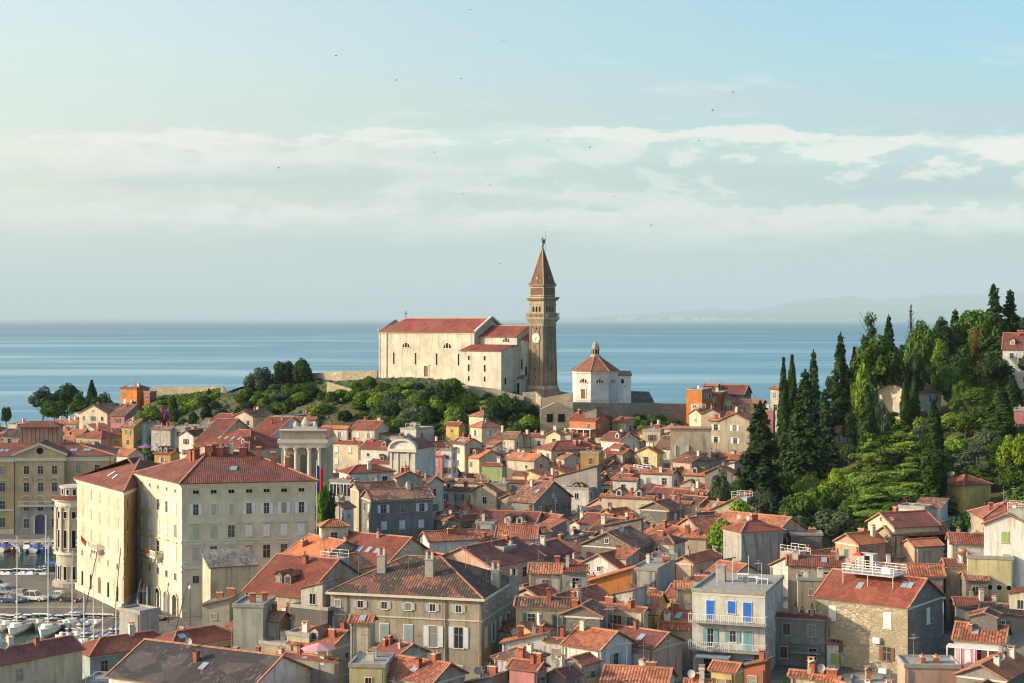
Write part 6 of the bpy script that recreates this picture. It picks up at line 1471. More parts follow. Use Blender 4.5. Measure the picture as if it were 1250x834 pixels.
# ------------------------------------------------------------------ far shores
def coast():
    m, t = newmat('far_land'); g = t.n('ShaderNodeNewGeometry').outputs['Position']
    t.out(t.mix(t.ramp(t.noise(g, .0015, 4), .4, .6), (.05,.075,.05), (.11,.11,.08)), 1.0)
    def ridge(name, Y, px0, px1, prof, depth, seed, nstep=160):
        V = []; Fc = []
        for i in range(nstep+1):
            px = px0+(px1-px0)*i/nstep; py = prof(px); x = xof(px, Y); zt = max(30.0, zof(py, Y))+ (mnoise.fractal(Vector((px*.05+seed, seed, 0)), 1.0, 2.0, 4)*.12)*max(8, zof(py, Y)-10)
            V += [(x, Y-depth*.2, -2), (x, Y, max(zt*.55, 3)), (x, Y+depth*.5, max(3, zt)), (x, Y+depth, -2)]
        for i in range(nstep):
            for k in range(3): a = i*4+k; Fc.append((a, a+4, a+5, a+1))
        me = bpy.data.meshes.new(name); me.from_pydata(V, [], Fc); me.materials.append(m); me.polygons.foreach_set('use_smooth', [True]*len(Fc)); me.update(); kind(link(name, me), 'structure')
    def lerp(pts):
        def f(px):
            for (a, b), (c, d) in zip(pts, pts[1:]):
                if px <= c: return b+(d-b)*(px-a)/(c-a)
            return pts[-1][1]
        return f
    ridge('far_coast', 70000, -200, 700, lerp([(-200,390.7),(20,390.6),(40,390.3),(140,390.0),(200,390.3),(330,390.4),(420,390.0),(520,390.5),(690,390.95)]), 3000, 3)
    ridge('far_hills', 62000, 690, 1500, lerp([(690,391),(755,389),(850,387),(910,384),(960,383),(1000,384),(1060,381),(1120,382),(1200,378),(1350,374),(1500,378)]), 9000, 8)
    ridge('far_mountains', 76000, 640, 1560, lerp([(640,391),(740,386),(840,380),(880,376),(940,378),(1010,364),(1060,360),(1110,364),(1180,358),(1300,354),(1560,362)]), 12000, 11)
    c = MB(); r = random.Random(4)
    for a, b, n in ((756,772,12),(786,803,8),(822,838,12),(846,852,4),(856,872,12),(880,905,9),(905,925,6),(935,945,4),(1040,1046,4)):
        for i in range(n):
            px = r.uniform(a, b); x = xof(px, 61000); w = r.uniform(50, 150); hgt = r.uniform(60, 130)*(1.4 if n > 10 else 1)
            c.box(x-w, x+w, 60900+r.uniform(0,90), 61200, 0, hgt, 'white_cloth')
    kind(c.build('far_town'), 'stuff')
coast()
# ------------------------------------------------------------------ stone walls and garden terraces
stone_wall('stone_wall', [(638,479,447),(655,478,446),(662,486,443),(699,479,441)], 'golden stone retaining wall under the bell tower', mat='stone')
stone_wall('stone_wall', [(699,491,437),(760,492,438),(846,493,440)], 'long low stone wall running in front of the octagonal chapel', mat='grey stone')
stone_wall('stone_wall', [(752,477,465),(792,478,466),(798,489,466)], 'dark stone wall directly behind the octagonal chapel annex', mat='grey stone')
stone_wall('stone_wall', [(376,456,512),(420,453.5,500),(461,452.5,494)], 'brown stone wall along the hilltop west of the long church', mat='stone')
stone_wall('stone_wall', [(186,472.5,568),(230,472.2,560),(273,472,552)], 'sunlit garden wall above the vineyard terrace next to the orange villa', mat='stone')
stone_wall('stone_wall', [(273,472,552),(277,480,535)], 'short shaded wall end closing the vineyard terrace', mat='grey stone')
stone_wall('stone_wall', [(565,470,452),(600,474,449),(640,484,446)], 'pale sloping stone wall below the church sacristy', mat='stone')
stone_wall('stone_wall', [(400,466,470),(430,475,463)], 'pale stone wall beside the diagonal hillside path', mat='stone')
def archway():
    Y = 432; o = at(682, Y, 505); root = empty('stone_gatehouse', (o[0], o[1], ground(o[0], o[1]))); tag(root, 'ruined stone gatehouse with dark openings in the wall under the bell tower', 'gatehouse')
    m = MB(); h = zof(500, Y)-root.location.z; m.box(-5,4,0,4,-2,h,WM('stone')); m.face([(-5,0,h),(4,0,h),(-1,0,h+1.8)],WM('stone')); m.face([(-5,4,h),(-1,4,h+1.8),(4,4,h)],WM('stone')); m.face([(-5,0,h),(-1,0,h+1.8),(-1,4,h+1.8),(-5,4,h)],'concrete'); m.face([(4,0,h),(4,4,h),(-1,4,h+1.8),(-1,0,h+1.8)],'concrete'); m.build('wall', root)
    for a, b in ((-3.2,-1.6),(-.2,1.6)): m = MB(); m.box(a,b,-.05,-.003,h-3.4,h-1.2,'dark_open'); m.build('opening', root)
archway()
# ------------------------------------------------------------------ trees
def leafmat(name, c1, c2, rough=.75):
    key = 'leaf_'+name
    if key in MAT: return MAT[key]
    m, t = newmat(key)
    ri = t.n('ShaderNodeNewGeometry'); g = ri.outputs['Position']; isl = ri.outputs['Random Per Island']
    oi = t.n('ShaderNodeObjectInfo').outputs['Random']
    f = t.math('ADD', t.math('MULTIPLY', isl, .55), t.math('MULTIPLY', t.ramp(t.noise(g, .45, 3), .35, .65), .45))
    c = t.mix(f, c1, c2)
    br = t.math('MULTIPLY_ADD', oi, .35, .82)
    c = t.mix(1.0, c, t.n('ShaderNodeCombineColor', inp={0: br, 1: br, 2: t.math('MULTIPLY', br, .95)}).outputs[0], 'MULTIPLY')
    b = t.n('ShaderNodeBsdfDiffuse'); tr = t.n('ShaderNodeBsdfTranslucent'); mx = t.n('ShaderNodeMixShader'); o = t.n('ShaderNodeOutputMaterial')
    t.l(c, b.inputs[0]); t.l(c, tr.inputs[0]); mx.inputs[0].default_value = .16; t.l(b.outputs[0], mx.inputs[1]); t.l(tr.outputs[0], mx.inputs[2]); t.l(mx.outputs[0], o.inputs[0])
    return m
LEAF = {
 'dark': leafmat('dark', (.018,.042,.018), (.06,.105,.035)), 'cypress': leafmat('cypress', (.018,.042,.014), (.06,.11,.03)), 'mid': leafmat('mid', (.03,.07,.016), (.105,.17,.032)),
 'bright': leafmat('bright', (.09,.17,.02), (.24,.34,.05)), 'cedar': leafmat('cedar', (.07,.14,.025), (.21,.32,.06)), 'olive': leafmat('olive', (.06,.09,.05), (.15,.19,.10)),
 'lime': leafmat('lime', (.13,.21,.02), (.28,.36,.04)), 'rust': leafmat('rust', (.08,.045,.02), (.20,.10,.04)), 'plum': leafmat('plum', (.12,.03,.04), (.24,.08,.09)), 'pinkflower': leafmat('pinkflower', (.35,.06,.14), (.5,.15,.25)),
 'greygreen': leafmat('greygreen', (.035,.06,.04), (.085,.12,.075)),
}
def leaf_mesh(name, P, N, S, mat, jit=.5, r=None, aspect=1.0):
    """P, N, S arrays: centre, outward direction and size of each leaf clump"""
    rs = np.random.RandomState(r or 1); n = len(P)
    N = N+rs.normal(0, jit, N.shape); N /= np.linalg.norm(N, axis=1)[:, None]+1e-9
    A = rs.normal(0, 1, N.shape); A -= (A*N).sum(1)[:, None]*N; A /= np.linalg.norm(A, axis=1)[:, None]+1e-9
    B = np.cross(N, A); S = S[:, None]
    k = rs.uniform(.6, 1.25, (n, 4, 1))
    V = np.stack([P+(-A)*S*k[:,0]*aspect, P+(-B)*S*k[:,1]*.8, P+A*S*k[:,2]*aspect, P+B*S*k[:,3]*.8], 1).reshape(-1, 3)
    me = bpy.data.meshes.new(name); me.vertices.add(4*n); me.loops.add(4*n); me.polygons.add(n)
    me.vertices.foreach_set('co', V.ravel()); me.loops.foreach_set('vertex_index', np.arange(4*n)); me.polygons.foreach_set('loop_start', np.arange(n)*4)
    me.materials.append(mat); me.update(calc_edges=True); return me
def sph(rs, n):
    v = rs.normal(0, 1, (n, 3)); return v/np.linalg.norm(v, axis=1)[:, None]
TREEC = {}
# all crowns are built for a tree of height 10 m, radius as given; scaled on the root
def crown(kindname, var):
    key = (kindname, var)
    if key in TREEC: return TREEC[key]
    rs = np.random.RandomState(hash(key) % 99991 if False else (sum(map(ord, kindname))*31+var*7)); P = []; N = []; S = []
    if kindname == 'broad':
        for c in range(34):
            d = sph(rs, 1)[0]; d[2] = abs(d[2])*1.1-.25; rr = rs.uniform(.45, 1.0)
            cen = np.array([0, 0, 6.0])+d*np.array([3.0, 3.0, 3.3])*rr; cr = rs.uniform(.8, 1.6)
            n = int(95*cr*cr); q = sph(rs, n); q[:, 2] *= .8; rad = cr*rs.uniform(.75, 1.05, (n, 1))
            P.append(cen+q*rad); N.append(q+np.array([0, 0, .35])); S.append(rs.uniform(.17, .34, n))
    elif kindname == 'shrub':    # low: height 10 maps to real height via scale; wide
        for c in range(22):
            d = sph(rs, 1)[0]; d[2] = abs(d[2]); cen = np.array([0, 0, 2.6])+d*np.array([3.6, 3.6, 4.6])*rs.uniform(.4, 1.0); cr = rs.uniform(1.3, 2.4)
            n = int(40*cr*cr); q = sph(rs, n); P.append(cen+q*cr*rs.uniform(.7, 1.05, (n, 1))); N.append(q+np.array([0, 0, .35])); S.append(rs.uniform(.30, .62, n))
    elif kindname == 'cypress':
        n = 5200; t = rs.uniform(0, 1, n)**.9; z = .25+t*9.75; rad = .82*np.sin(np.clip(t*1.02+.03, 0, 1)*PI)**.55*(1-.45*t)
        a = rs.uniform(0, 2*PI, n); lump = 1+.16*np.sin(a*3+z*1.3+var)+.12*np.sin(a*5-z*2.1); rr = rad*lump*rs.uniform(.72, 1.04, n)
        P.append(np.stack([rr*np.cos(a), rr*np.sin(a), z], 1)); N.append(np.stack([np.cos(a), np.sin(a), .5+0*a], 1)); S.append(rs.uniform(.08, .18, n))
    elif kindname == 'conifer':
        for lev in range(17):
            t = lev/16; z0 = 1.0+t*8.6; R0 = (2.6*(1-t)**.85+.25)*rs.uniform(.82, 1.12); nb = int(7+8*(1-t))
            for b in range(nb):
                a = rs.uniform(0, 2*PI); L = R0*rs.uniform(.65, 1.1); n = int(26*L+8); s = rs.uniform(0.1, 1, n)**.7
                x = s*L; z = z0-.35*x+.10*x*x+rs.normal(0, .13, n); w = rs.normal(0, .22*(1-.4*s)+.04, n)
                P.append(np.stack([x*math.cos(a)-w*math.sin(a), x*math.sin(a)+w*math.cos(a), z], 1)); N.append(np.stack([np.full(n, math.cos(a)*.5), np.full(n, math.sin(a)*.5), np.full(n, 1.0)], 1)); S.append(rs.uniform(.13, .27, n))
        n = 300; z = rs.uniform(8.6, 10.1, n); rr = np.clip((10.2-z)*.22, .02, 1)*rs.uniform(.3, 1, n); a = rs.uniform(0, 2*PI, n)
        P.append(np.stack([rr*np.cos(a), rr*np.sin(a), z], 1)); N.append(np.stack([np.cos(a), np.sin(a), .6+0*a], 1)); S.append(rs.uniform(.07, .14, n))
    elif kindname == 'cedar':
        for lev in range(11):
            t = lev/10; z0 = 1.2+t*8.5; R0 = 5.6*(1-t**2.2)+.8; nb = int(5+3*(1-t))
            for b in range(nb):
                a = 2*PI*(b+rs.uniform(0, .9))/nb; L = R0*rs.uniform(.45, 1.12); z1 = z0+rs.uniform(-.55, .55); n = int(180*L+20); s = rs.uniform(.12, 1, n)**.6
                x = s*L; w = rs.normal(0, 1, n)*(.16+.30*L*np.sin(np.clip(s, 0, 1)*PI*.85)*.42); z = z1+.10*x+rs.normal(0, .09, n)-.09*np.abs(w)-.03*x*x
                P.append(np.stack([x*math.cos(a)-w*math.sin(a), x*math.sin(a)+w*math.cos(a), z], 1)); N.append(np.stack([np.full(n, math.cos(a)*.45), np.full(n, math.sin(a)*.45), np.ones(n)], 1)); S.append(rs.uniform(.13, .26, n))
    elif kindname == 'pine':
        for c in range(26):
            a = rs.uniform(0, 2*PI); z = rs.uniform(3.2, 9.4); rr = rs.uniform(.2, 1)*2.9*(1-abs(z-6.2)/5.2); cen = np.array([rr*math.cos(a), rr*math.sin(a), z]); cr = rs.uniform(.7, 1.35)
            n = int(120*cr*cr); q = sph(rs, n); q[:, 2] *= .6; P.append(cen+q*cr*rs.uniform(.5, 1.05, (n, 1))); N.append(q+np.array([0, 0, .8])); S.append(rs.uniform(.12, .26, n))
    elif kindname == 'umbrella':
        for c in range(34):
            a = rs.uniform(0, 2*PI); rr = 3.6*math.sqrt(rs.uniform(0, 1)); cen = np.array([rr*math.cos(a), rr*math.sin(a), 7.6-.11*rr*rr+rs.uniform(-1.2, .7)]); cr = rs.uniform(.9, 1.4)
            n = int(100*cr*cr); q = sph(rs, n); q[:, 2] *= .75; P.append(cen+q*cr*rs.uniform(.7, 1.05, (n, 1))); N.append(q+np.array([0, 0, .4])); S.append(rs.uniform(.14, .28, n))
    elif kindname == 'bare':
        for c in range(300):
            pass
        n = 700; z = rs.uniform(3, 10, n); a = rs.uniform(0, 2*PI, n); rr = rs.uniform(0, 1, n)*1.3*(1.1-z/10)
        P.append(np.stack([rr*np.cos(a), rr*np.sin(a), z], 1)); N.append(sph(rs, n)); S.append(rs.uniform(.05, .13, n))
    TREEC[key] = (np.concatenate(P), np.concatenate(N), np.concatenate(S), var)
    return TREEC[key]
MESHC = {}
def crown_mesh(k, var, leaf):
    key = (k, var, leaf)
    if key not in MESHC:
        P, N, S, v = crown(k, var); MESHC[key] = leaf_mesh('crown', P, N, S, LEAF[leaf], {'cedar':.28,'conifer':.42,'cypress':.45}.get(k, .38), v+1, 1.25 if k in ('conifer','cypress') else 1.0)
    return MESHC[key]
m, t = newmat('bark'); g_ = t.n('ShaderNodeNewGeometry').outputs['Position']; bn = t.noise(t.mapping(g_, (4,4,1)), 1.5, 4); t.out(t.mix(bn, (.05,.035,.022), (.16,.12,.085)), .95, bump=bn, bs=.5, bd=.05)
def trunk_mesh(k, var):
    key = ('t', k, var)
    if key in MESHC: return MESHC[key]
    r = random.Random(var*13+len(k)); m = MB()
    H_ = {'broad':6.5,'shrub':4,'cypress':9,'conifer':9.6,'cedar':9.3,'pine':9,'umbrella':7,'bare':9.6}[k]; r0 = {'shrub':.25,'cypress':.18,'cedar':.42}.get(k, .28)
    p = Vector((0,0,-1.0)); seg = 5; pts = [p]
    for i in range(seg): pts.append(Vector((r.uniform(-.12,.12)*(i+1)*.5, r.uniform(-.12,.12)*(i+1)*.5, H_*(i+1)/seg)))
    for i in range(seg): m.tube(pts[i], pts[i+1], r0*(1-.85*i/seg), r0*(1-.85*(i+1)/seg), 'bark', 7, cap=False)
    nl = {'cypress':0,'shrub':6,'conifer':10,'cedar':26,'bare':26}.get(k, 9)
    for i in range(nl):
        z = H_*(.3+.65*(i+.5)/nl); a = r.uniform(0, 2*PI)
        L = {'cedar':3.8*(1-z/10)+.8,'conifer':1.8*(1-z/10)+.3,'bare':1.5*(1.1-z/10)+.3,'shrub':2}.get(k, 2.2); up = {'cedar':.1,'conifer':-.2}.get(k, .9)
        m.tube((0,0,z), (L*math.cos(a), L*math.sin(a), z+L*up), r0*.32*(1-z/14), .03, 'bark', 5, cap=False)
    MESHC[key] = m.mesh('trunk'); return MESHC[key]
RADIUS = {'broad':4.2,'shrub':5.0,'cypress':.62,'conifer':1.95,'cedar':5.2,'pine':3.3,'umbrella':4.6,'bare':1.3}
PLANTS = []
KW = {'broad':'leafy tree','shrub':'shrub','cypress':'cypress','conifer':'conifer','cedar':'cedar','pine':'pine','umbrella':'stone pine','bare':'bare tree'}
COLW = {'dark':'dark green','cypress':'deep green','mid':'green','bright':'bright green','cedar':'bright green','olive':'grey green','lime':'yellow green','rust':'rust brown','plum':'plum red','pinkflower':'pink flowering','greygreen':'dusty green'}
pr = random.Random(99)
def tree(px, ytop, wpx, Y, k='broad', leaf='mid', base=None, name=None, label=None, lean=0):
    x = xof(px, Y); g = ground(x, Y) if base is None else base; zt = zof(ytop, Y); Hh = max(1.2, zt-g)
    sx = (wpx/F*Y/2)/RADIUS[k]; sz = Hh/10*(1.0 if k != 'broad' else 1.0)
    nm = name or {'shrub':'shrub','cypress':'cypress_tree','conifer':'conifer_tree','cedar':'cedar_tree','pine':'pine_tree','umbrella':'stone_pine','bare':'bare_tree'}.get(k, 'tree')
    o = empty(nm, (x, Y, g-.1), pr.uniform(0, 2*PI)); o.scale = (sx, sx, sz)
    v = pr.randrange(4)
    link('crown', crown_mesh(k, v, leaf), o); link('trunk', trunk_mesh(k, v), o)
    o['category'] = 'shrub' if k == 'shrub' else 'tree'; o['group'] = {'shrub':'shrubs on the church hill and gardens','cypress':'cypresses on the wooded hill'}.get(k, 'trees of the wooded hill') if px > 860 or k == 'shrub' else 'trees beside the old town'
    PLANTS.append(dict(root=o, px=px, py=(ytop+HY+(CAMZ-g)/Y*F)/2, k=k, leaf=leaf, w=wpx, h=Hh/Y*F, Y=Y, label=label))
    return o
T = tree
# --- right hill, individually seen
T(956.5,437,13,378,'cypress','cypress'); T(967,434,15,384,'cypress','cypress'); T(1059,470,21,338,'cypress','cypress'); T(1105,456,11,372,'cypress','cypress'); T(1116,454,12,374,'cypress','cypress')
T(1140,488,25,287,'cypress','cypress'); T(1221,468,30,330,'cypress','cypress'); T(1236,458,22,352,'cypress','cypress'); T(1213,347,36,450,'conifer','dark'); T(1233,354,34,452,'conifer','dark')
T(928,491,60,318,'conifer','dark'); T(983,452,50,350,'conifer','dark'); T(1026,407,34,396,'conifer','dark'); T(993,428,26,392,'conifer','dark'); T(1043,424,16,402,'cypress','dark'); T(1006,476,32,372,'conifer','dark')
T(1062,383,40,430,'pine','dark'); T(1085,385,26,440,'conifer','dark'); T(1070,405,84,396,'broad','mid'); T(1054,440,38,386,'broad','bright',base=12); T(1112,372,20,432,'bare','dark'); T(1124,388,44,428,'broad','mid')
T(1150,384,36,440,'broad','dark'); T(1166,378,30,446,'conifer','dark'); T(1117,425,34,392,'broad','dark'); T(1145,412,40,402,'pine','bright'); T(1158,442,36,396,'broad','mid'); T(1186,372,60,442,'broad','mid')
T(1206,378,62,425,'broad','mid'); T(1190,404,24,405,'pine','rust'); T(1222,392,44,420,'conifer','dark'); T(1178,420,46,408,'broad','dark'); T(1212,430,56,398,'broad','dark'); T(1135,430,40,436,'broad','mid')
T(1101,513,92,312,'cedar','cedar'); T(1063,532,72,302,'cedar','cedar'); T(1112,560,104,292,'cedar','cedar'); T(1072,590,74,284,'cedar','cedar')
T(1246,511,56,300,'umbrella','lime',base=ground(xof(1246,300),300)-4); T(936,596,46,286,'broad','greygreen'); T(880,568,32,300,'broad','olive'); T(901,580,30,305,'broad','mid'); T(906,606,52,282,'broad','bright'); T(882,630,46,262,'broad','bright')
T(1012,583,40,300,'broad','bright'); T(1022,568,30,310,'broad','lime'); T(1000,590,44,292,'broad','mid'); T(975,598,60,280,'broad','mid'); T(1015,618,66,270,'broad','olive'); T(1045,600,50,285,'broad','mid')
T(1165,530,40,330,'broad','bright'); T(1178,500,50,350,'broad','mid'); T(1205,520,40,330,'broad','olive'); T(1150,540,40,325,'broad','mid'); T(1076,486,30,352,'broad','olive')
T(1195,470,50,380,'broad','mid'); T(1175,462,34,385,'broad','mid'); T(1245,480,34,372,'broad','dark'); T(1262,420,50,400,'broad','dark'); T(1256,390,40,440,'pine','dark'); T(1104,597,30,279,'shrub','plum'); T(965,625,70,268,'broad','mid')
T(1215,600,50,262,'shrub','greygreen'); T(1180,612,44,258,'shrub','dark'); T(1040,500,36,372,'broad','dark');  T(1186,560,30,305,'shrub','mid')
hr = random.Random(5)
nh = 0
for i in range(900):
    if nh >= 240: break
    px = hr.uniform(935, 1330); Y = hr.uniform(278, 500); x = xof(px, Y); g = ground(x, Y)
    if Y > 400 and px < 1010: continue
    if any(abs(x-o['rect'][0]) < o['W']*.6+1.5 and abs(Y-o['rect'][1]) < o['D']*.6+2.5 for o in HOUSES): continue
    pb = HY+(CAMZ-g)/Y*F; hgt = hr.uniform(4, 8) if Y < 400 else hr.uniform(6, 11); top = HY+(CAMZ-g-hgt)/Y*F
    lim = 640 if px > 1040 else 650
    if pb > lim: continue
    sky_line = 455 if px < 1030 else (400 if px < 1110 else (392 if px < 1170 else 378))
    if top < sky_line: top = sky_line+hr.uniform(0, 12)
    if top > pb-8: continue
    # keep the houses of the hill visible
    w = hr.uniform(30, 54)*350/Y
    if any(o['Y'] > Y and o['x0']-w*.45 < px < o['x1']+w*.45 and top < o['ye']+10 and pb > o['ytop'] and o['x0'] > 985 for o in HOUSES): continue
    nh += 1; kk = hr.choice(['broad','broad','broad','pine','shrub','broad'])
    T(px, top, w*(.35 if kk == 'cypress' else (.7 if kk == 'conifer' else 1)), Y, kk, hr.choice(['mid','mid','bright','dark','olive','greygreen','mid','bright']) if kk not in ('cypress','conifer') else 'cypress', base=g-hgt*(.28 if kk == 'broad' else .05))
# --- left side
T(394,580,20,287,'broad','bright'); T(404,592,18,284,'broad','mid'); T(52,470,38,622,'broad','greygreen',base=8); T(82,466,46,626,'broad','dark',base=8); T(112,464,13,612,'cypress','dark'); T(66,486,44,610,'broad','mid',base=7); T(97,478,30,606,'broad','mid',base=8); T(125,478,40,600,'broad','dark',base=8); T(8,494,16,668,'broad','dark')
for i, (px, yt, w) in enumerate(((318,443,40),(347,434,34),(334,450,34),(369,433,30),(362,446,34),(378,452,30),(392,458,40),(410,460,30),(308,452,24))): T(px, yt+2, w*1.05, 508+i % 3*5, 'broad', 'dark' if i % 2 else 'greygreen', base=ground(xof(px,508),508)-4.5)
T(552,458,34,448,'broad','mid'); T(541,464,30,447,'broad','dark'); T(450,458,22,462,'broad','mid'); T(628,482,24,440,'broad','dark'); T(604,484,26,436,'broad','dark'); T(615,478,28,444,'broad','mid')
T(212,482,8,520,'cypress','dark'); T(252,492,12,500,'cypress','dark'); T(213,496,14,500,'broad','greygreen'); T(236,500,16,490,'broad','dark'); T(200,490,12,510,'shrub','pinkflower'); T(186,492,34,505,'broad','bright'); T(170,500,22,500,'broad','bright')
T(298,482,14,505,'shrub','plum'); T(165,484,18,545,'shrub','plum'); T(255,474,6,530,'cypress','dark')
sr = random.Random(8)
def scatter(n, px0, px1, Y0, Y1, ok, hlo, hhi, wlo, whi, kinds):
    c = 0
    for i in range(n*12):
        if c >= n: break
        px = sr.uniform(px0, px1); Y = sr.uniform(Y0, Y1); x = xof(px, Y); g = ground(x, Y)
        if any(abs(x-o['rect'][0]) < o['W']*.55+1 and abs(Y-o['rect'][1]) < o['D']*.55+1.5 for o in HOUSES): continue
        hgt = sr.uniform(hlo, hhi); top = HY+(CAMZ-g-hgt)/Y*F
        if not ok(px, Y, top): continue
        c += 1; k = sr.choice(kinds)
        T(px, top, sr.uniform(wlo, whi), Y, k, sr.choice(['mid','mid','dark','bright','bright','olive','greygreen','dark','mid','bright']), base=g-hgt*(.35 if k == 'broad' else .1))
scatter(150, 455, 648, 424, 459, lambda p, Y, t: t > 463.5+(p-455)*.09, 2.0, 6.5, 18, 38, ['shrub','broad','broad'])
scatter(75, 458, 648, 450, 459.5, lambda p, Y, t: t > 459+(p-455)*.095, 1.2, 5.2, 20, 38, ['shrub'])
scatter(95, 290, 460, 426, 512, lambda p, Y, t: t > (459 if p > 380 else 463), 2.0, 5.0, 16, 34, ['shrub','broad','shrub'])
scatter(42, 155, 300, 440, 545, lambda p, Y, t: t > 478, 1.8, 4.5, 12, 26, ['shrub','broad'])
scatter(44, 700, 862, 423, 436.5, lambda p, Y, t: t > 494, 1.8, 3.6, 14, 26, ['shrub'])
scatter(30, 1002, 1105, 170, 190, lambda p, Y, t: t > 803, 1.2, 3.0, 18, 34, ['shrub'])
scatter(16, 945, 1012, 180, 193, lambda p, Y, t: t > 785, 1.0, 2.6, 14, 30, ['shrub'])
# vines on the terrace
def vineyard():
    P = []; N = []; S = []; rs = np.random.RandomState(3)
    for row in range(7):
        Y = 520+row*4.5
        for px in np.arange(205, 268, .35):
            x = xof(px, Y); g = ground(x, Y); n = 5
            P.append(np.stack([x+rs.uniform(-.3,.3,n), Y+rs.uniform(-.6,.6,n), g+rs.uniform(.3,2.1,n)], 1)); N.append(np.tile([0,-.4,1.0],(n,1))); S.append(rs.uniform(.25,.5,n))
    me = leaf_mesh('vineyard', np.concatenate(P), np.concatenate(N), np.concatenate(S), LEAF['bright'], .6, 2); kind(link('vineyard', me), 'stuff')
vineyard()
def grass():
    P = []; rs = np.random.RandomState(9)
    n = 9000; px = rs.uniform(180, 650, n); Y = rs.uniform(436, 560, n)
    for a, b in zip(px, Y):
        x = xof(a, b); P.append((x, b, ground(x, b)+.15))
    P = np.array(P); me = leaf_mesh('grass', P, np.tile([0,-.3,1.0],(n,1)), rs.uniform(.3,.9,n), LEAF['olive'], .4, 3); kind(link('grass', me), 'stuff')
grass()
def meadow():
    m = MB(); pts = []
    for i in range(8):
        a = 279+i*(312-279)/7; rowz = []
        for Y in (548, 538, 528, 520): x = xof(a, Y); rowz.append((x, Y, ground(x, Y)+.75))
        pts.append(rowz)
    for a, b in zip(pts, pts[1:]):
        for k in range(3): m.face((a[k+1], b[k+1], b[k], a[k]), 'grass')
    kind(m.build('meadow'), 'structure')
meadow()
print('plants', len(PLANTS), 'shrubs', sum(p['k']=='shrub' for p in PLANTS))
# ------------------------------------------------------------------ boats, cars, lamps, birds
SMALL = []    # dict(root, px, py, desc)
def reg(o, desc, cat, group): x, y, z = o.location; p = pix(x, y, z+1); o['category'] = cat; o['group'] = group; SMALL.append(dict(root=o, px=p[0], py=p[1], desc=desc, group=group)); return o
def hull_mesh(L, W, h, mat, deck='white_paint'):
    m = MB(); n = 9; secs = []
    for i in range(n):
        t = i/(n-1); y = -L/2+L*t; w = W/2*(1-max(0, (t-.45)/.55)**2.2)*(.88+.12*min(1, t*4)); w = max(w, .03); zt = h*(.85+.25*t*t); zk = -.3*(1-t**3)
        secs.append([(-w, y, zt), (-w*.86, y, zt*.35), (-w*.35, y, zk), (w*.35, y, zk), (w*.86, y, zt*.35), (w, y, zt)])
    for a, b in zip(secs, secs[1:]):
        for k in range(5): m.face((a[k+1], a[k], b[k], b[k+1]), mat)
        m.face((a[0], a[5], b[5], b[0]), deck)
    m.face(secs[0], mat); 
    for a, b in zip(secs, secs[1:]):
        for k in (0, 5): m.bar(a[k], b[k], .10, 'trim_stone', .12)
    return m.mesh('hull')
HULLS = {}
def boat(px, Y, L=6, ang=0.0, hullc='white_paint', typ='motor', mast=0, cover=None, desc='', leanx=0):
    x = xof(px, Y); nm = 'sailboat' if mast else 'motorboat'; W = L*.34
    o = empty(nm, (x, Y, 0.0), ang)
    key = (round(L,1), hullc)
    if key not in HULLS: HULLS[key] = hull_mesh(L, W, .95 if L < 8 else 1.2, hullc)
    link('hull', HULLS[key], o); h = .9 if L < 8 else 1.15
    c = MB()
    c.prism([(-W*.32,-L*.12),(W*.32,-L*.12),(W*.26,L*.22),(0,L*.30),(-W*.26,L*.22)], h*.8, h+.55, 'white_paint'); 
    cb = c.build('cabin', o)
    g = MB(); g.face([(-W*.30,L*.02,h+.56),(W*.30,L*.02,h+.56),(W*.24,L*.14,h+.56+.0),(-W*.24,L*.14,h+.56)], 'glass'); g.box(-W*.33,-W*.322,-L*.08,L*.12,h+.15,h+.42,'glass'); g.box(W*.322,W*.33,-L*.08,L*.12,h+.15,h+.42,'glass')
    if typ == 'motor': g.face([(-W*.3,-L*.12,h+.55),(W*.3,-L*.12,h+.55),(W*.26,L*.02,h+1.05),(-W*.26,L*.02,h+1.05)], 'glass'); g.box(-W*.3,W*.3,-L*.14,L*.02,h+1.05,h+1.1,'white_paint')
    g.build('windscreen', o)
    if cover: m = MB(); m.face([(-W*.45,-L*.45,h+.25),(W*.45,-L*.45,h+.25),(W*.1,-L*.12,h+.75),(-W*.1,-L*.12,h+.75)],cover); m.face([(-W*.45,-L*.45,h+.25),(-W*.1,-L*.12,h+.75),(-W*.45,-L*.1,h+.2)],cover); m.face([(W*.45,-L*.45,h+.25),(W*.45,-L*.1,h+.2),(W*.1,-L*.12,h+.75)],cover); m.build('cover', o)
    else: m = MB(); m.box(-.25,.25,-L*.5-.3,-L*.5+.05,.1,h+.35,'dark_metal'); m.build('outboard_motor', o)
    if mast:
        m = MB(); m.tube((0,L*.1,h),(leanx,L*.1,mast),.10,.06,'white_paint' if leanx == 0 else 'dark_metal',8); m.bar((leanx*.6-.9,L*.1,mast*.62),(leanx*.6+.9,L*.1,mast*.62),.05,'white_paint'); m.build('mast', o)
        m = MB(); m.tube((0,L*.1,h+1.3),(0,-L*.4,h+1.2),.07,.06,'white_paint',6); m.tube((0,L*.08,h+1.42),(0,-L*.36,h+1.34),.16,.12,'sh_blue',7); m.build('boom', o)
        m = MB()
        for p in ((0,L*.48,h+.2),(0,-L*.48,h),(W*.45,L*.08,h),(-W*.45,L*.08,h)): m.bar(p,(leanx,L*.1,mast-.2),.02,'lamp_grey')
        m.build('rigging', o)
    d = desc or ('white sailboat' if mast else 'white motorboat')
    reg(o, d, 'boat', 'boats moored in the harbour'); return o
br_ = random.Random(31)
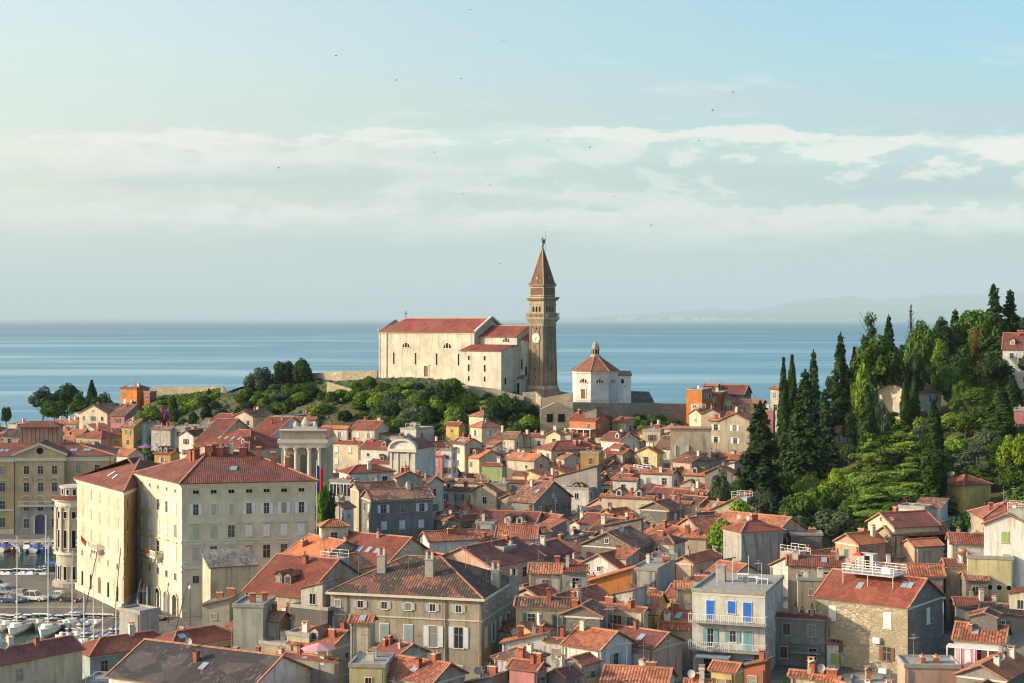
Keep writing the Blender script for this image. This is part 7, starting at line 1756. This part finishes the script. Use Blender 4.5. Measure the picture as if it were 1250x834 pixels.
# near side of the pier
for i, px in enumerate(range(-8, 156, 10)):
    Y = 261.5+br_.uniform(-.8, .8); L = br_.uniform(6.2, 7.6)
    boat(px, Y, L, PI+br_.uniform(-.12, .12), ['white_paint','white_paint','white_paint','sh_blue','white_paint','trim_stone'][i % 6], 'motor', cover=[None,'white_cloth','blue_cloth',None][i % 4], desc=['white open motorboat','white motorboat with pale cover','white motorboat with blue cover','blue hulled motorboat'][i % 4 if i % 6 != 3 else 3])
boat(23,258,9,PI,mast=15.5); boat(61,257,9.5,PI,mast=15.5); boat(90,262,9,PI,mast=12.6,leanx=0); boat(100,252,9.5,PI,mast=13.5,leanx=-2.6,desc='dark masted sailboat with leaning mast'); boat(139,248,9.5,PI,mast=15,leanx=-1.3,desc='tall dark masted sailboat')
boat(158,243,9,PI,mast=11,leanx=-2.0,desc='low sailboat with dark raked mast'); boat(210,240,9,PI,mast=11,leanx=-2.6,desc='sailboat with dark mast leaning far over')
for px in (104,116,127,143,170,181,193): boat(px, 243+br_.uniform(-2,2), 8, PI+br_.uniform(-.05,.05), mast=br_.uniform(7.5,9.5))
# far side of the pier
for i, px in enumerate(range(-6, 74, 9)): boat(px, 310.5+br_.uniform(-.8,.8), br_.uniform(6,7.5), br_.uniform(-.15,.15), 'white_paint', 'motor', cover=[None,'white_cloth','orange_cloth' if px > 45 else 'white_cloth'][i % 3], desc=['white motorboat','white covered motorboat','small covered motorboat'][i % 3])
boat(54,312,8.5,0,mast=12)
# far quay
for i, px in enumerate((-4,8,20,34,47,58,68)): boat(px, 349+br_.uniform(-1,1), br_.uniform(5.5,7), br_.uniform(-.2,.2), ['sh_blue','white_paint','red_cloth','white_paint','white_paint','sh_blue','white_paint'][i], 'motor', cover=[None,'blue_cloth',None][i % 3], desc=['blue hulled motorboat','white motorboat with blue cover','red hulled motorboat','white motorboat','white motorboat with blue cover','blue hulled motorboat','white motorboat'][i])
# tenders floating in front
for px in (80, 88, 96): boat(px, 250, 3.2, br_.uniform(0, 3), 'white_paint', 'motor', desc='tiny white dinghy')
def car(px, Y, ang, col, desc, suv=False, z=1.66):
    x = xof(px, Y); o = empty('car', (x, Y, z+.02), ang); L, W, h = 4.3, 1.75, .82 if not suv else .95; r = (1.42 if not suv else 1.7)
    m = MB(); P = [(-L/2,.35),(-L/2+.08,h*.8),(-L/2+.9,h),(L/2-.25,h+.04),(L/2,h*.75),(L/2,.35)]
    A = [(y, z_) for y, z_ in P]
    for s in (-1,1):
        f = [(s*W/2, a, b) for a, b in A]; m.face(f if s > 0 else f[::-1], col)
    for a, b in zip(A, A[1:]): m.face([(-W/2,a[0],a[1]),(W/2,a[0],a[1]),(W/2,b[0],b[1]),(-W/2,b[0],b[1])][::-1], col)
    Q = [(-.95,h),(-.35,r),(1.35 if suv else 1.05,r),(1.9 if suv else 1.75,h+.02)]
    k = W*.43
    m.face([(-k,Q[1][0],r),(k,Q[1][0],r),(k,Q[2][0],r),(-k,Q[2][0],r)], col)
    for s in (-1,1): 
        for y0 in (Q[1][0], .4, Q[2][0]): m.bar((s*(k+.02),y0,r-.02),(s*W*.485,y0+(-.5 if y0 < 0 else (.35 if y0 > .5 else 0)),h),.07,col)
    m.build('body', o)
    g = MB(); 
    for s in (-1,1): f = [(s*W*.48,Q[0][0],h),(s*k,Q[1][0],r-.04),(s*k,Q[2][0],r-.04),(s*W*.48,Q[3][0],h)]; g.face(f,'glass')
    g.face([(-W*.48,Q[0][0],h),(W*.48,Q[0][0],h),(k,Q[1][0],r-.02),(-k,Q[1][0],r-.02)],'glass'); g.face([(-W*.48,Q[3][0],h),(W*.48,Q[3][0],h),(k,Q[2][0],r-.02),(-k,Q[2][0],r-.02)],'glass'); g.build('windows_glass' if 0 else 'glazing', o)
    for sx in (-1,1):
        for y in (-1.35, 1.35): w = MB(); w.tube((sx*(W/2-.2),y,.33),(sx*(W/2+.02),y,.33),.33,.33,'black',14); w.tube((sx*(W/2+.02),y,.33),(sx*(W/2+.03),y,.33),.2,.2,'grey_paint',10); w.build('wheel', o)
    for sx in (-.6,.6): w = MB(); w.box(sx-.2,sx+.2,-L/2-.02,-L/2+.06,.55,.7,'white_paint'); w.build('headlight', o); w = MB(); w.box(sx-.18,sx+.18,L/2-.05,L/2+.02,.6,.75,'red_cloth'); w.build('tail_light', o)
    reg(o, desc, 'car', 'cars parked on the pier')
plain('car_white', (.72,.72,.70), .25, .6, var=.02); plain('car_silver', (.42,.44,.46), .25, .6, .3, var=.02); plain('car_dark', (.03,.035,.05), .25, .6, var=.02); plain('car_blue', (.04,.08,.2), .25, .6, var=.02)
car(6,283,1.35,'car_silver','silver hatchback'); car(27,280,1.2,'car_silver','pale silver saloon'); car(42,276.5,1.35,'car_white','white estate car',True); car(73,278,1.5,'car_white','white hatchback'); car(86,276,1.3,'car_dark','dark saloon')
car(14,275,1.35,'car_blue','dark blue hatchback'); car(190,258.5,1.0,'car_dark','black car on the quay road',z=1.72); car(158,260,.9,'car_dark','dark grey car on the quay road',z=1.72); car(-4,290,1.3,'car_white','white saloon')
def lamp(px, Y, z=1.66, h=6):
    o = empty('street_lamp', (xof(px, Y), Y, z)); m = MB(); m.tube((0,0,0),(0,0,.8),.12,.09,'dark_metal',8); m.tube((0,0,.8),(0,0,h),.06,.05,'dark_metal',8); m.build('post', o)
    m = MB(); m.lathe([(.05,h),(.2,h+.1),(.26,h+.5),(.05,h+.7)],'white_paint',8); m.build('lantern', o); reg(o, 'slim dark street lamp on the quay', 'street lamp', 'street lamps on the quay')
for px, Y in ((110,284),(150,262),(205,255),(60,300),(232,252)): lamp(px, Y, 1.72 if px > 100 else 1.66)
def kiosk():
    o = at(63, 309, 700); r = empty('blue_kiosk', (xof(66,303), 303, 1.66)); tag(r, 'small blue harbour kiosk at the outer edge of the pier', 'kiosk'); m = MB(); m.box(-1.2,1.2,-1,1,0,2.4,'lamp_grey'); m.build('wall', r); m = MB(); m.box(-1.5,1.5,-1.3,1.3,2.4,2.6,'sh_blue'); m.build('roof', r); m = MB(); m.box(-.8,.8,-1.03,-1.003,1.0,2.0,'glass'); m.build('window', r)
kiosk()
# roof parasol and awnings
def parasol(px, Y, py, col, label, r=2.0):
    x, y, z = at(px, Y, py); g = z-2.6; o = empty('parasol', (x, y, g)); tag(o, label, 'parasol'); m = MB(); m.tube((0,0,-2),(0,0,2.6),.05,.04,'lamp_grey',6); m.build('pole', o)
    m = MB(); n = 8
    for i in range(n): a, b = 2*PI*i/n, 2*PI*(i+1)/n; m.face([(r*math.cos(a),r*math.sin(a),2.0),(r*math.cos(b),r*math.sin(b),2.0),(0,0,2.65)],col); m.face([(r*math.cos(b),r*math.sin(b),1.97),(r*math.cos(a),r*math.sin(a),1.97),(0,0,2.62)],col)
    m.build('canopy', o)
plain('parasol_pink', (.62,.30,.32), .8); parasol(389,186,785,'parasol_pink','faded pink parasol open above the rooftops',2.1)
parasol(142,420,545,'orange_cloth','orange parasol behind the ochre official building',2.6); parasol(178,425,543,'purple_cloth','purple parasol behind the ochre official building',2.2)
# birds
def gull(px, py, Y, flap, s=1.0):
    x, y, z = at(px, Y, py); m = MB(); S = 1.0*s
    m.lathe([(.01,-.42),(.09,-.25),(.13,0),(.08,.25),(.02,.45)], 'dark_metal', 6)
    me = [(a, c, b) for a, b, c in m.v]; m.v = me
    for sd in (-1,1):
        a, b, c = (0,.12,.04), (sd*.55*S,.10,.04+flap*.5*S), (sd*1.1*S,-.12,flap*.35*S)
        a2, b2 = (0,-.16,.04), (sd*.55*S,-.16,.03+flap*.5*S)
        m.face([a,b,b2,a2],'dark_metal'); m.face([b,c,b2],'dark_metal'); m.face([a2,b2,b,(a[0],a[1],a[2]+.02)][::-1],'dark_metal')
    o = m.build('gull', None, (x, y, z), br_.uniform(0, 3)); o['category'] = 'bird'; o['group'] = 'birds in the sky'
    SMALL.append(dict(root=o, px=px, py=py, desc='dark gull gliding', group='birds in the sky', bird=True))
for i, (px, py) in enumerate(((410,68),(484,98),(615,50),(492,170),(563,96),(870,135),(750,240),(720,180),(795,275),(565,237),(530,186),(668,172),(853,172),(611,322),(895,113),(598,226),(574,12),(340,205))): gull(px, py, 520+(i*37) % 160, .25+.2*(i % 3), .85+.15*(i % 2))
# ------------------------------------------------------------------ labels: each one singles out one thing
LAND = [('bell tower',662,420),('octagonal chapel',727,470),('hilltop church',530,440),('orange villa',160,478),('ochre building',60,590),('corner palace',300,650),('harbour pier',60,725),
        ('city hall',370,550),('rounded church front',492,560),('grey palazzo',500,740),('blue-shuttered house',895,760),('stone house',1065,770),('yellow garage',1187,600),('layered cedars',1095,570)]
def rel(px, py, skip=None):
    best = min((l for l in LAND), key=lambda l: ((l[1]-px)*1.0)**2+((l[2]-py)*1.3)**2)
    dx, dy = px-best[1], (py-best[2])*1.4
    if abs(dx) > abs(dy): d = 'right of' if dx > 0 else 'left of'
    else: d = 'below' if dy > 0 else 'above'
    return d, best[0]
ORD = ['first','second','third','fourth','fifth','sixth','seventh','eighth','ninth','tenth','eleventh','twelfth']
def ordinal(i, n):
    return ORD[i] if i < len(ORD) else None
def assign(items, maxw=16):
    """items: dict(root, px, py, desc)"""
    groups = {}
    for it in items:
        d, lm = rel(it['px'], it['py']); it['d'], it['lm'] = d, lm
        groups.setdefault((it['desc'], d, lm), []).append(it)
    for (desc, d, lm), v in groups.items():
        if len(v) == 1: v[0]['root']['label'] = f'{desc} {d} the {lm}'; continue
        v.sort(key=lambda i: i['px'])
        for i, it in enumerate(v):
            o = ORD[i] if i < 12 else None
            w = f'{o} from left' if o else f'{ORD[len(v)-1-i] if len(v)-1-i < 12 else "middle"} from right'
            full = f'{desc}, {w} of those {d} the {lm}'
            if len(full.replace('-', ' ').split()) > 16: full = f'{desc}, {w} {d} the {lm}'
            if len(full.replace('-', ' ').split()) > 16: full = full.replace(' tiled', '')
            it['root']['label'] = full
items = []
for h in HOUSES:
    if h['label']: h['root']['label'] = h['label']; continue
    nn = 'cottage' if h.get('cot') else 'house'; rw = ROOFWORD[h['typ']]; rc = {'mix':'mottled','redtile':'red tiled','orangetile':'orange tiled','dark':'dark old'}.get(h['roofc'], h['roofc'])
    desc = f"{h['wall']} {nn} with {rc} {rw} roof" if h['typ'] != 'F' else f"{h['wall']} {nn} with flat roof"
    items.append(dict(root=h['root'], px=(h['x0']+h['x1'])/2, py=(h['ye']+h['ytop'])/2, desc=desc))
assign(items)
items = []
for p in PLANTS:
    if p['label']: p['root']['label'] = p['label']; continue
    size = 'small' if p['h'] < 26 else ('tall' if p['h'] > 75 else 'medium')
    if p['k'] in ('shrub','broad') and p['h'] < 26: size = 'small' if p['w'] < 22 else 'broad'
    items.append(dict(root=p['root'], px=p['px'], py=p['py'], desc=f"{size} {COLW[p['leaf']]} {KW[p['k']]}"))
assign(items)
assign([s for s in SMALL if not s.get('bird')])
bl = sorted([s for s in SMALL if s.get('bird')], key=lambda s: s['px'])
for i, s in enumerate(bl):
    s['root']['label'] = f"dark gull in the sky, {ORD[i] if i < 12 else ORD[len(bl)-1-i]} from {'left' if i < 12 else 'right'} of all the flying birds"
seen = {}
for o in bpy.data.objects:
    if 'label' in o:
        n = len(o['label'].replace('-', ' ').split()); 
        if n > 17: print('LONG', o['label'])
        seen.setdefault(o['label'], []).append(o.name)
for k, v in seen.items():
    if len(v) > 1: print('DUP', k, v[:5])

# ------------------------------------------------------------------ haze
def haze():
    m = bpy.data.materials.new('haze'); m.use_nodes = True; t = m.node_tree; t.nodes.clear()
    v = t.nodes.new('ShaderNodeVolumePrincipled'); v.inputs['Color'].default_value = (.68,.88,1.0,1); v.inputs['Density'].default_value = HAZE; v.inputs['Anisotropy'].default_value = .0
    o = t.nodes.new('ShaderNodeOutputMaterial'); t.links.new(v.outputs[0], o.inputs['Volume'])
    b = MB(); b.box(-72000, 72000, -400, 112000, -8, 2600, m); ob = b.build('haze'); kind(ob, 'stuff')
HAZE = 3e-5
haze()
# ------------------------------------------------------------------ light and sky
SUN_AZ = 97; SUN_EL = 21     # degrees left of the view direction, degrees above the horizon
def sky():
    w = bpy.data.worlds.new('World'); scene.world = w; w.use_nodes = True; nt = w.node_tree; nt.nodes.clear(); t = NT.__new__(NT); t.t = nt
    s = t.n('ShaderNodeTexSky', sky_type='NISHITA', sun_disc=False); s.sun_elevation = R(SUN_EL); s.sun_rotation = R(-SUN_AZ); s.air_density = 1.3; s.dust_density = 2.2; s.ozone_density = 1.0; s.altitude = 50
    tc = t.n('ShaderNodeTexCoord').outputs['Generated']; sp = t.n('ShaderNodeSeparateXYZ', inp={0: tc})
    # streaky evening cloud, projected on a high layer
    zc = t.math('MAXIMUM', sp.outputs[2], .0)
    el = t.math('DIVIDE', zc, t.math('MAXIMUM', sp.outputs[1], .15))        # tangent of the elevation
    az = t.math('DIVIDE', sp.outputs[0], t.math('MAXIMUM', sp.outputs[1], .15))
    v1 = t.n('ShaderNodeCombineXYZ', inp={0: t.math('MULTIPLY', az, 4.0), 1: t.math('MULTIPLY', el, 34.0), 2: 3.3}).outputs[0]
    n1 = t.noise(v1, 1.0, 9, .62)
    v2 = t.n('ShaderNodeCombineXYZ', inp={0: t.math('MULTIPLY', az, 9.0), 1: t.math('MULTIPLY', el, 60.0), 2: 7.7}).outputs[0]
    n2 = t.noise(v2, 1.0, 9, .64)
    v3 = t.n('ShaderNodeCombineXYZ', inp={0: t.math('MULTIPLY', az, 26.0), 1: t.math('MULTIPLY', el, 70.0), 2: 1.2}).outputs[0]
    n3 = t.noise(v3, 1.0, 6, .6)
    wob = t.math('MULTIPLY', t.math('SUBTRACT', n1, .5), .03)
    elw = t.math('ADD', el, wob)
    def bump_(c0, w0):
        q = t.math('DIVIDE', t.math('SUBTRACT', elw, c0), w0); return t.math('EXPONENT', t.math('MULTIPLY', t.math('MULTIPLY', q, q), -1.0))
    bA = bump_(.104, .013); bB = bump_(.062, .020); bC = bump_(.165, .02)
    cov = t.math('ADD', t.math('ADD', bA, t.math('MULTIPLY', bB, 1.05)), t.math('MULTIPLY', bC, .25), clamp=True)
    veil = t.math('MULTIPLY', t.ramp(n1, .36, .60), t.math('MULTIPLY', t.ramp(el, .02, .055), t.math('MULTIPLY_ADD', t.ramp(el, .17, .11), .9, .1)))
    streak = t.ramp(t.math('ADD', n2, t.math('MULTIPLY', cov, .24)), .585, .75)
    streak = t.math('MULTIPLY', streak, t.math('MULTIPLY_ADD', t.ramp(el, .19, .12), .8, .2))
    v5 = t.n('ShaderNodeCombineXYZ', inp={0: t.math('MULTIPLY', az, 5.5), 1: t.math('MULTIPLY', el, 42.0), 2: 9.4}).outputs[0]
    streak = t.math('MULTIPLY', streak, t.math('MULTIPLY_ADD', t.ramp(t.noise(v5, 1.0, 5, .6), .40, .60), .75, .25))
    puff = t.math('MULTIPLY', t.ramp(t.math('ADD', n3, t.math('MULTIPLY', cov, .12)), .57, .65), t.math('MULTIPLY', t.ramp(el, .045, .065), t.ramp(el, .125, .105)))
    puff = t.math('MULTIPLY', puff, t.math('MULTIPLY_ADD', t.ramp(az, -.05, .28), .6, .4))
    v4 = t.n('ShaderNodeCombineXYZ', inp={0: t.math('MULTIPLY', az, 17.0), 1: t.math('MULTIPLY', elw, 75.0), 2: 5.1}).outputs[0]
    n4 = t.noise(v4, 1.0, 10, .62)
    crest = t.math('MAXIMUM', bump_(.112, .0065), t.math('MULTIPLY', bump_(.064, .006), .9))
    heap = t.math('MULTIPLY', t.ramp(t.math('ADD', n4, t.math('MULTIPLY', crest, .16)), .60, .68), t.ramp(crest, .02, .4))
    under = t.math('MULTIPLY', t.math('MAXIMUM', bump_(.087, .009), bump_(.048, .007)), t.ramp(n1, .40, .62))
    skyc = t.mix(1.0, s.outputs[0], SKYTINT, 'MULTIPLY')
    lr = t.ramp(az, .35, -.40)
    warm = t.mix(lr, CLOUD_R, CLOUD_L)
    horiz = t.ramp(el, .075, .0)
    skyc = t.mix(1.0, skyc, t.mix(t.ramp(az, -.35, .40), (1.13,1.02,.93), (.46,.78,.89)), 'MULTIPLY')
    base = t.mix(t.math('MULTIPLY', horiz, .8), skyc, t.mix(lr, HOR_R, HOR_L))
    c = t.mix(t.math('MULTIPLY', veil, .75), base, warm)
    c = t.mix(t.math('MULTIPLY', streak, .78), c, t.mix(.9, warm, CLOUD_P))
    c = t.mix(t.math('MULTIPLY', puff, .85), c, dk(CLOUD_P, 1.1))
    c = t.mix(t.math('MULTIPLY', under, .35), c, (1.75,2.3,2.45))
    c = t.mix(t.math('MULTIPLY', heap, .8), c, dk(CLOUD_P, 1.05))
    c = t.mix(t.math('MULTIPLY', t.math('MULTIPLY', t.ramp(az, -.17, -.36), t.ramp(el, .15, .03)), .45), c, (4.3,4.2,3.1))
    bg = t.n('ShaderNodeBackground', inp={'Color': c, 'Strength': SKYSTR}); o = t.n('ShaderNodeOutputWorld'); t.l(bg.outputs[0], o.inputs[0])
SKYSTR = .15; SKYTINT = (1.02, 1.08, 1.15)
CLOUD_R = (2.4,2.82,2.97); CLOUD_L = (3.45,3.55,3.05); CLOUD_P = (4.6,4.35,3.75); HOR_R = (1.9,2.66,3.08); HOR_L = (3.55,3.65,3.05)
sky()
sl = bpy.data.lights.new('sun', 'SUN'); sl.energy = 4.3; sl.angle = R(.6); sl.color = (1.0, .83, .61)
so = bpy.data.objects.new('sun', sl); COL.objects.link(so)
sd = Vector((-math.sin(R(SUN_AZ))*math.cos(R(SUN_EL)), math.cos(R(SUN_AZ))*math.cos(R(SUN_EL)), math.sin(R(SUN_EL))))
so.rotation_euler = sd.to_track_quat('Z', 'Y').to_euler(); so.location = (0, 0, 300)
# ------------------------------------------------------------------ camera
cam = bpy.data.cameras.new('camera'); co = bpy.data.objects.new('camera', cam); COL.objects.link(co); co.location = (0, 0, CAMZ); co.rotation_euler = (R(90), 0, 0)
cam.sensor_width = 36; cam.lens = F/1250*36; cam.shift_y = -(417-HY)/1250; cam.clip_start = 1; cam.clip_end = 200000
scene.camera = co
scene.view_settings.view_transform = 'Standard'; scene.view_settings.look = 'None'; scene.view_settings.exposure = 0.62; scene.view_settings.gamma = 1; scene.view_settings.use_curve_mapping = False
scene.cycles.use_denoising = True; scene.cycles.filter_width = 1.15; scene.cycles.denoising_prefilter = 'ACCURATE'; scene.cycles.volume_bounces = 0; scene.cycles.max_bounces = 5; scene.cycles.diffuse_bounces = 3; scene.cycles.glossy_bounces = 2; scene.cycles.transmission_bounces = 2
try: scene.cycles.denoiser = 'OPENIMAGEDENOISE'; scene.cycles.denoising_input_passes = 'RGB_ALBEDO_NORMAL'
except Exception: pass
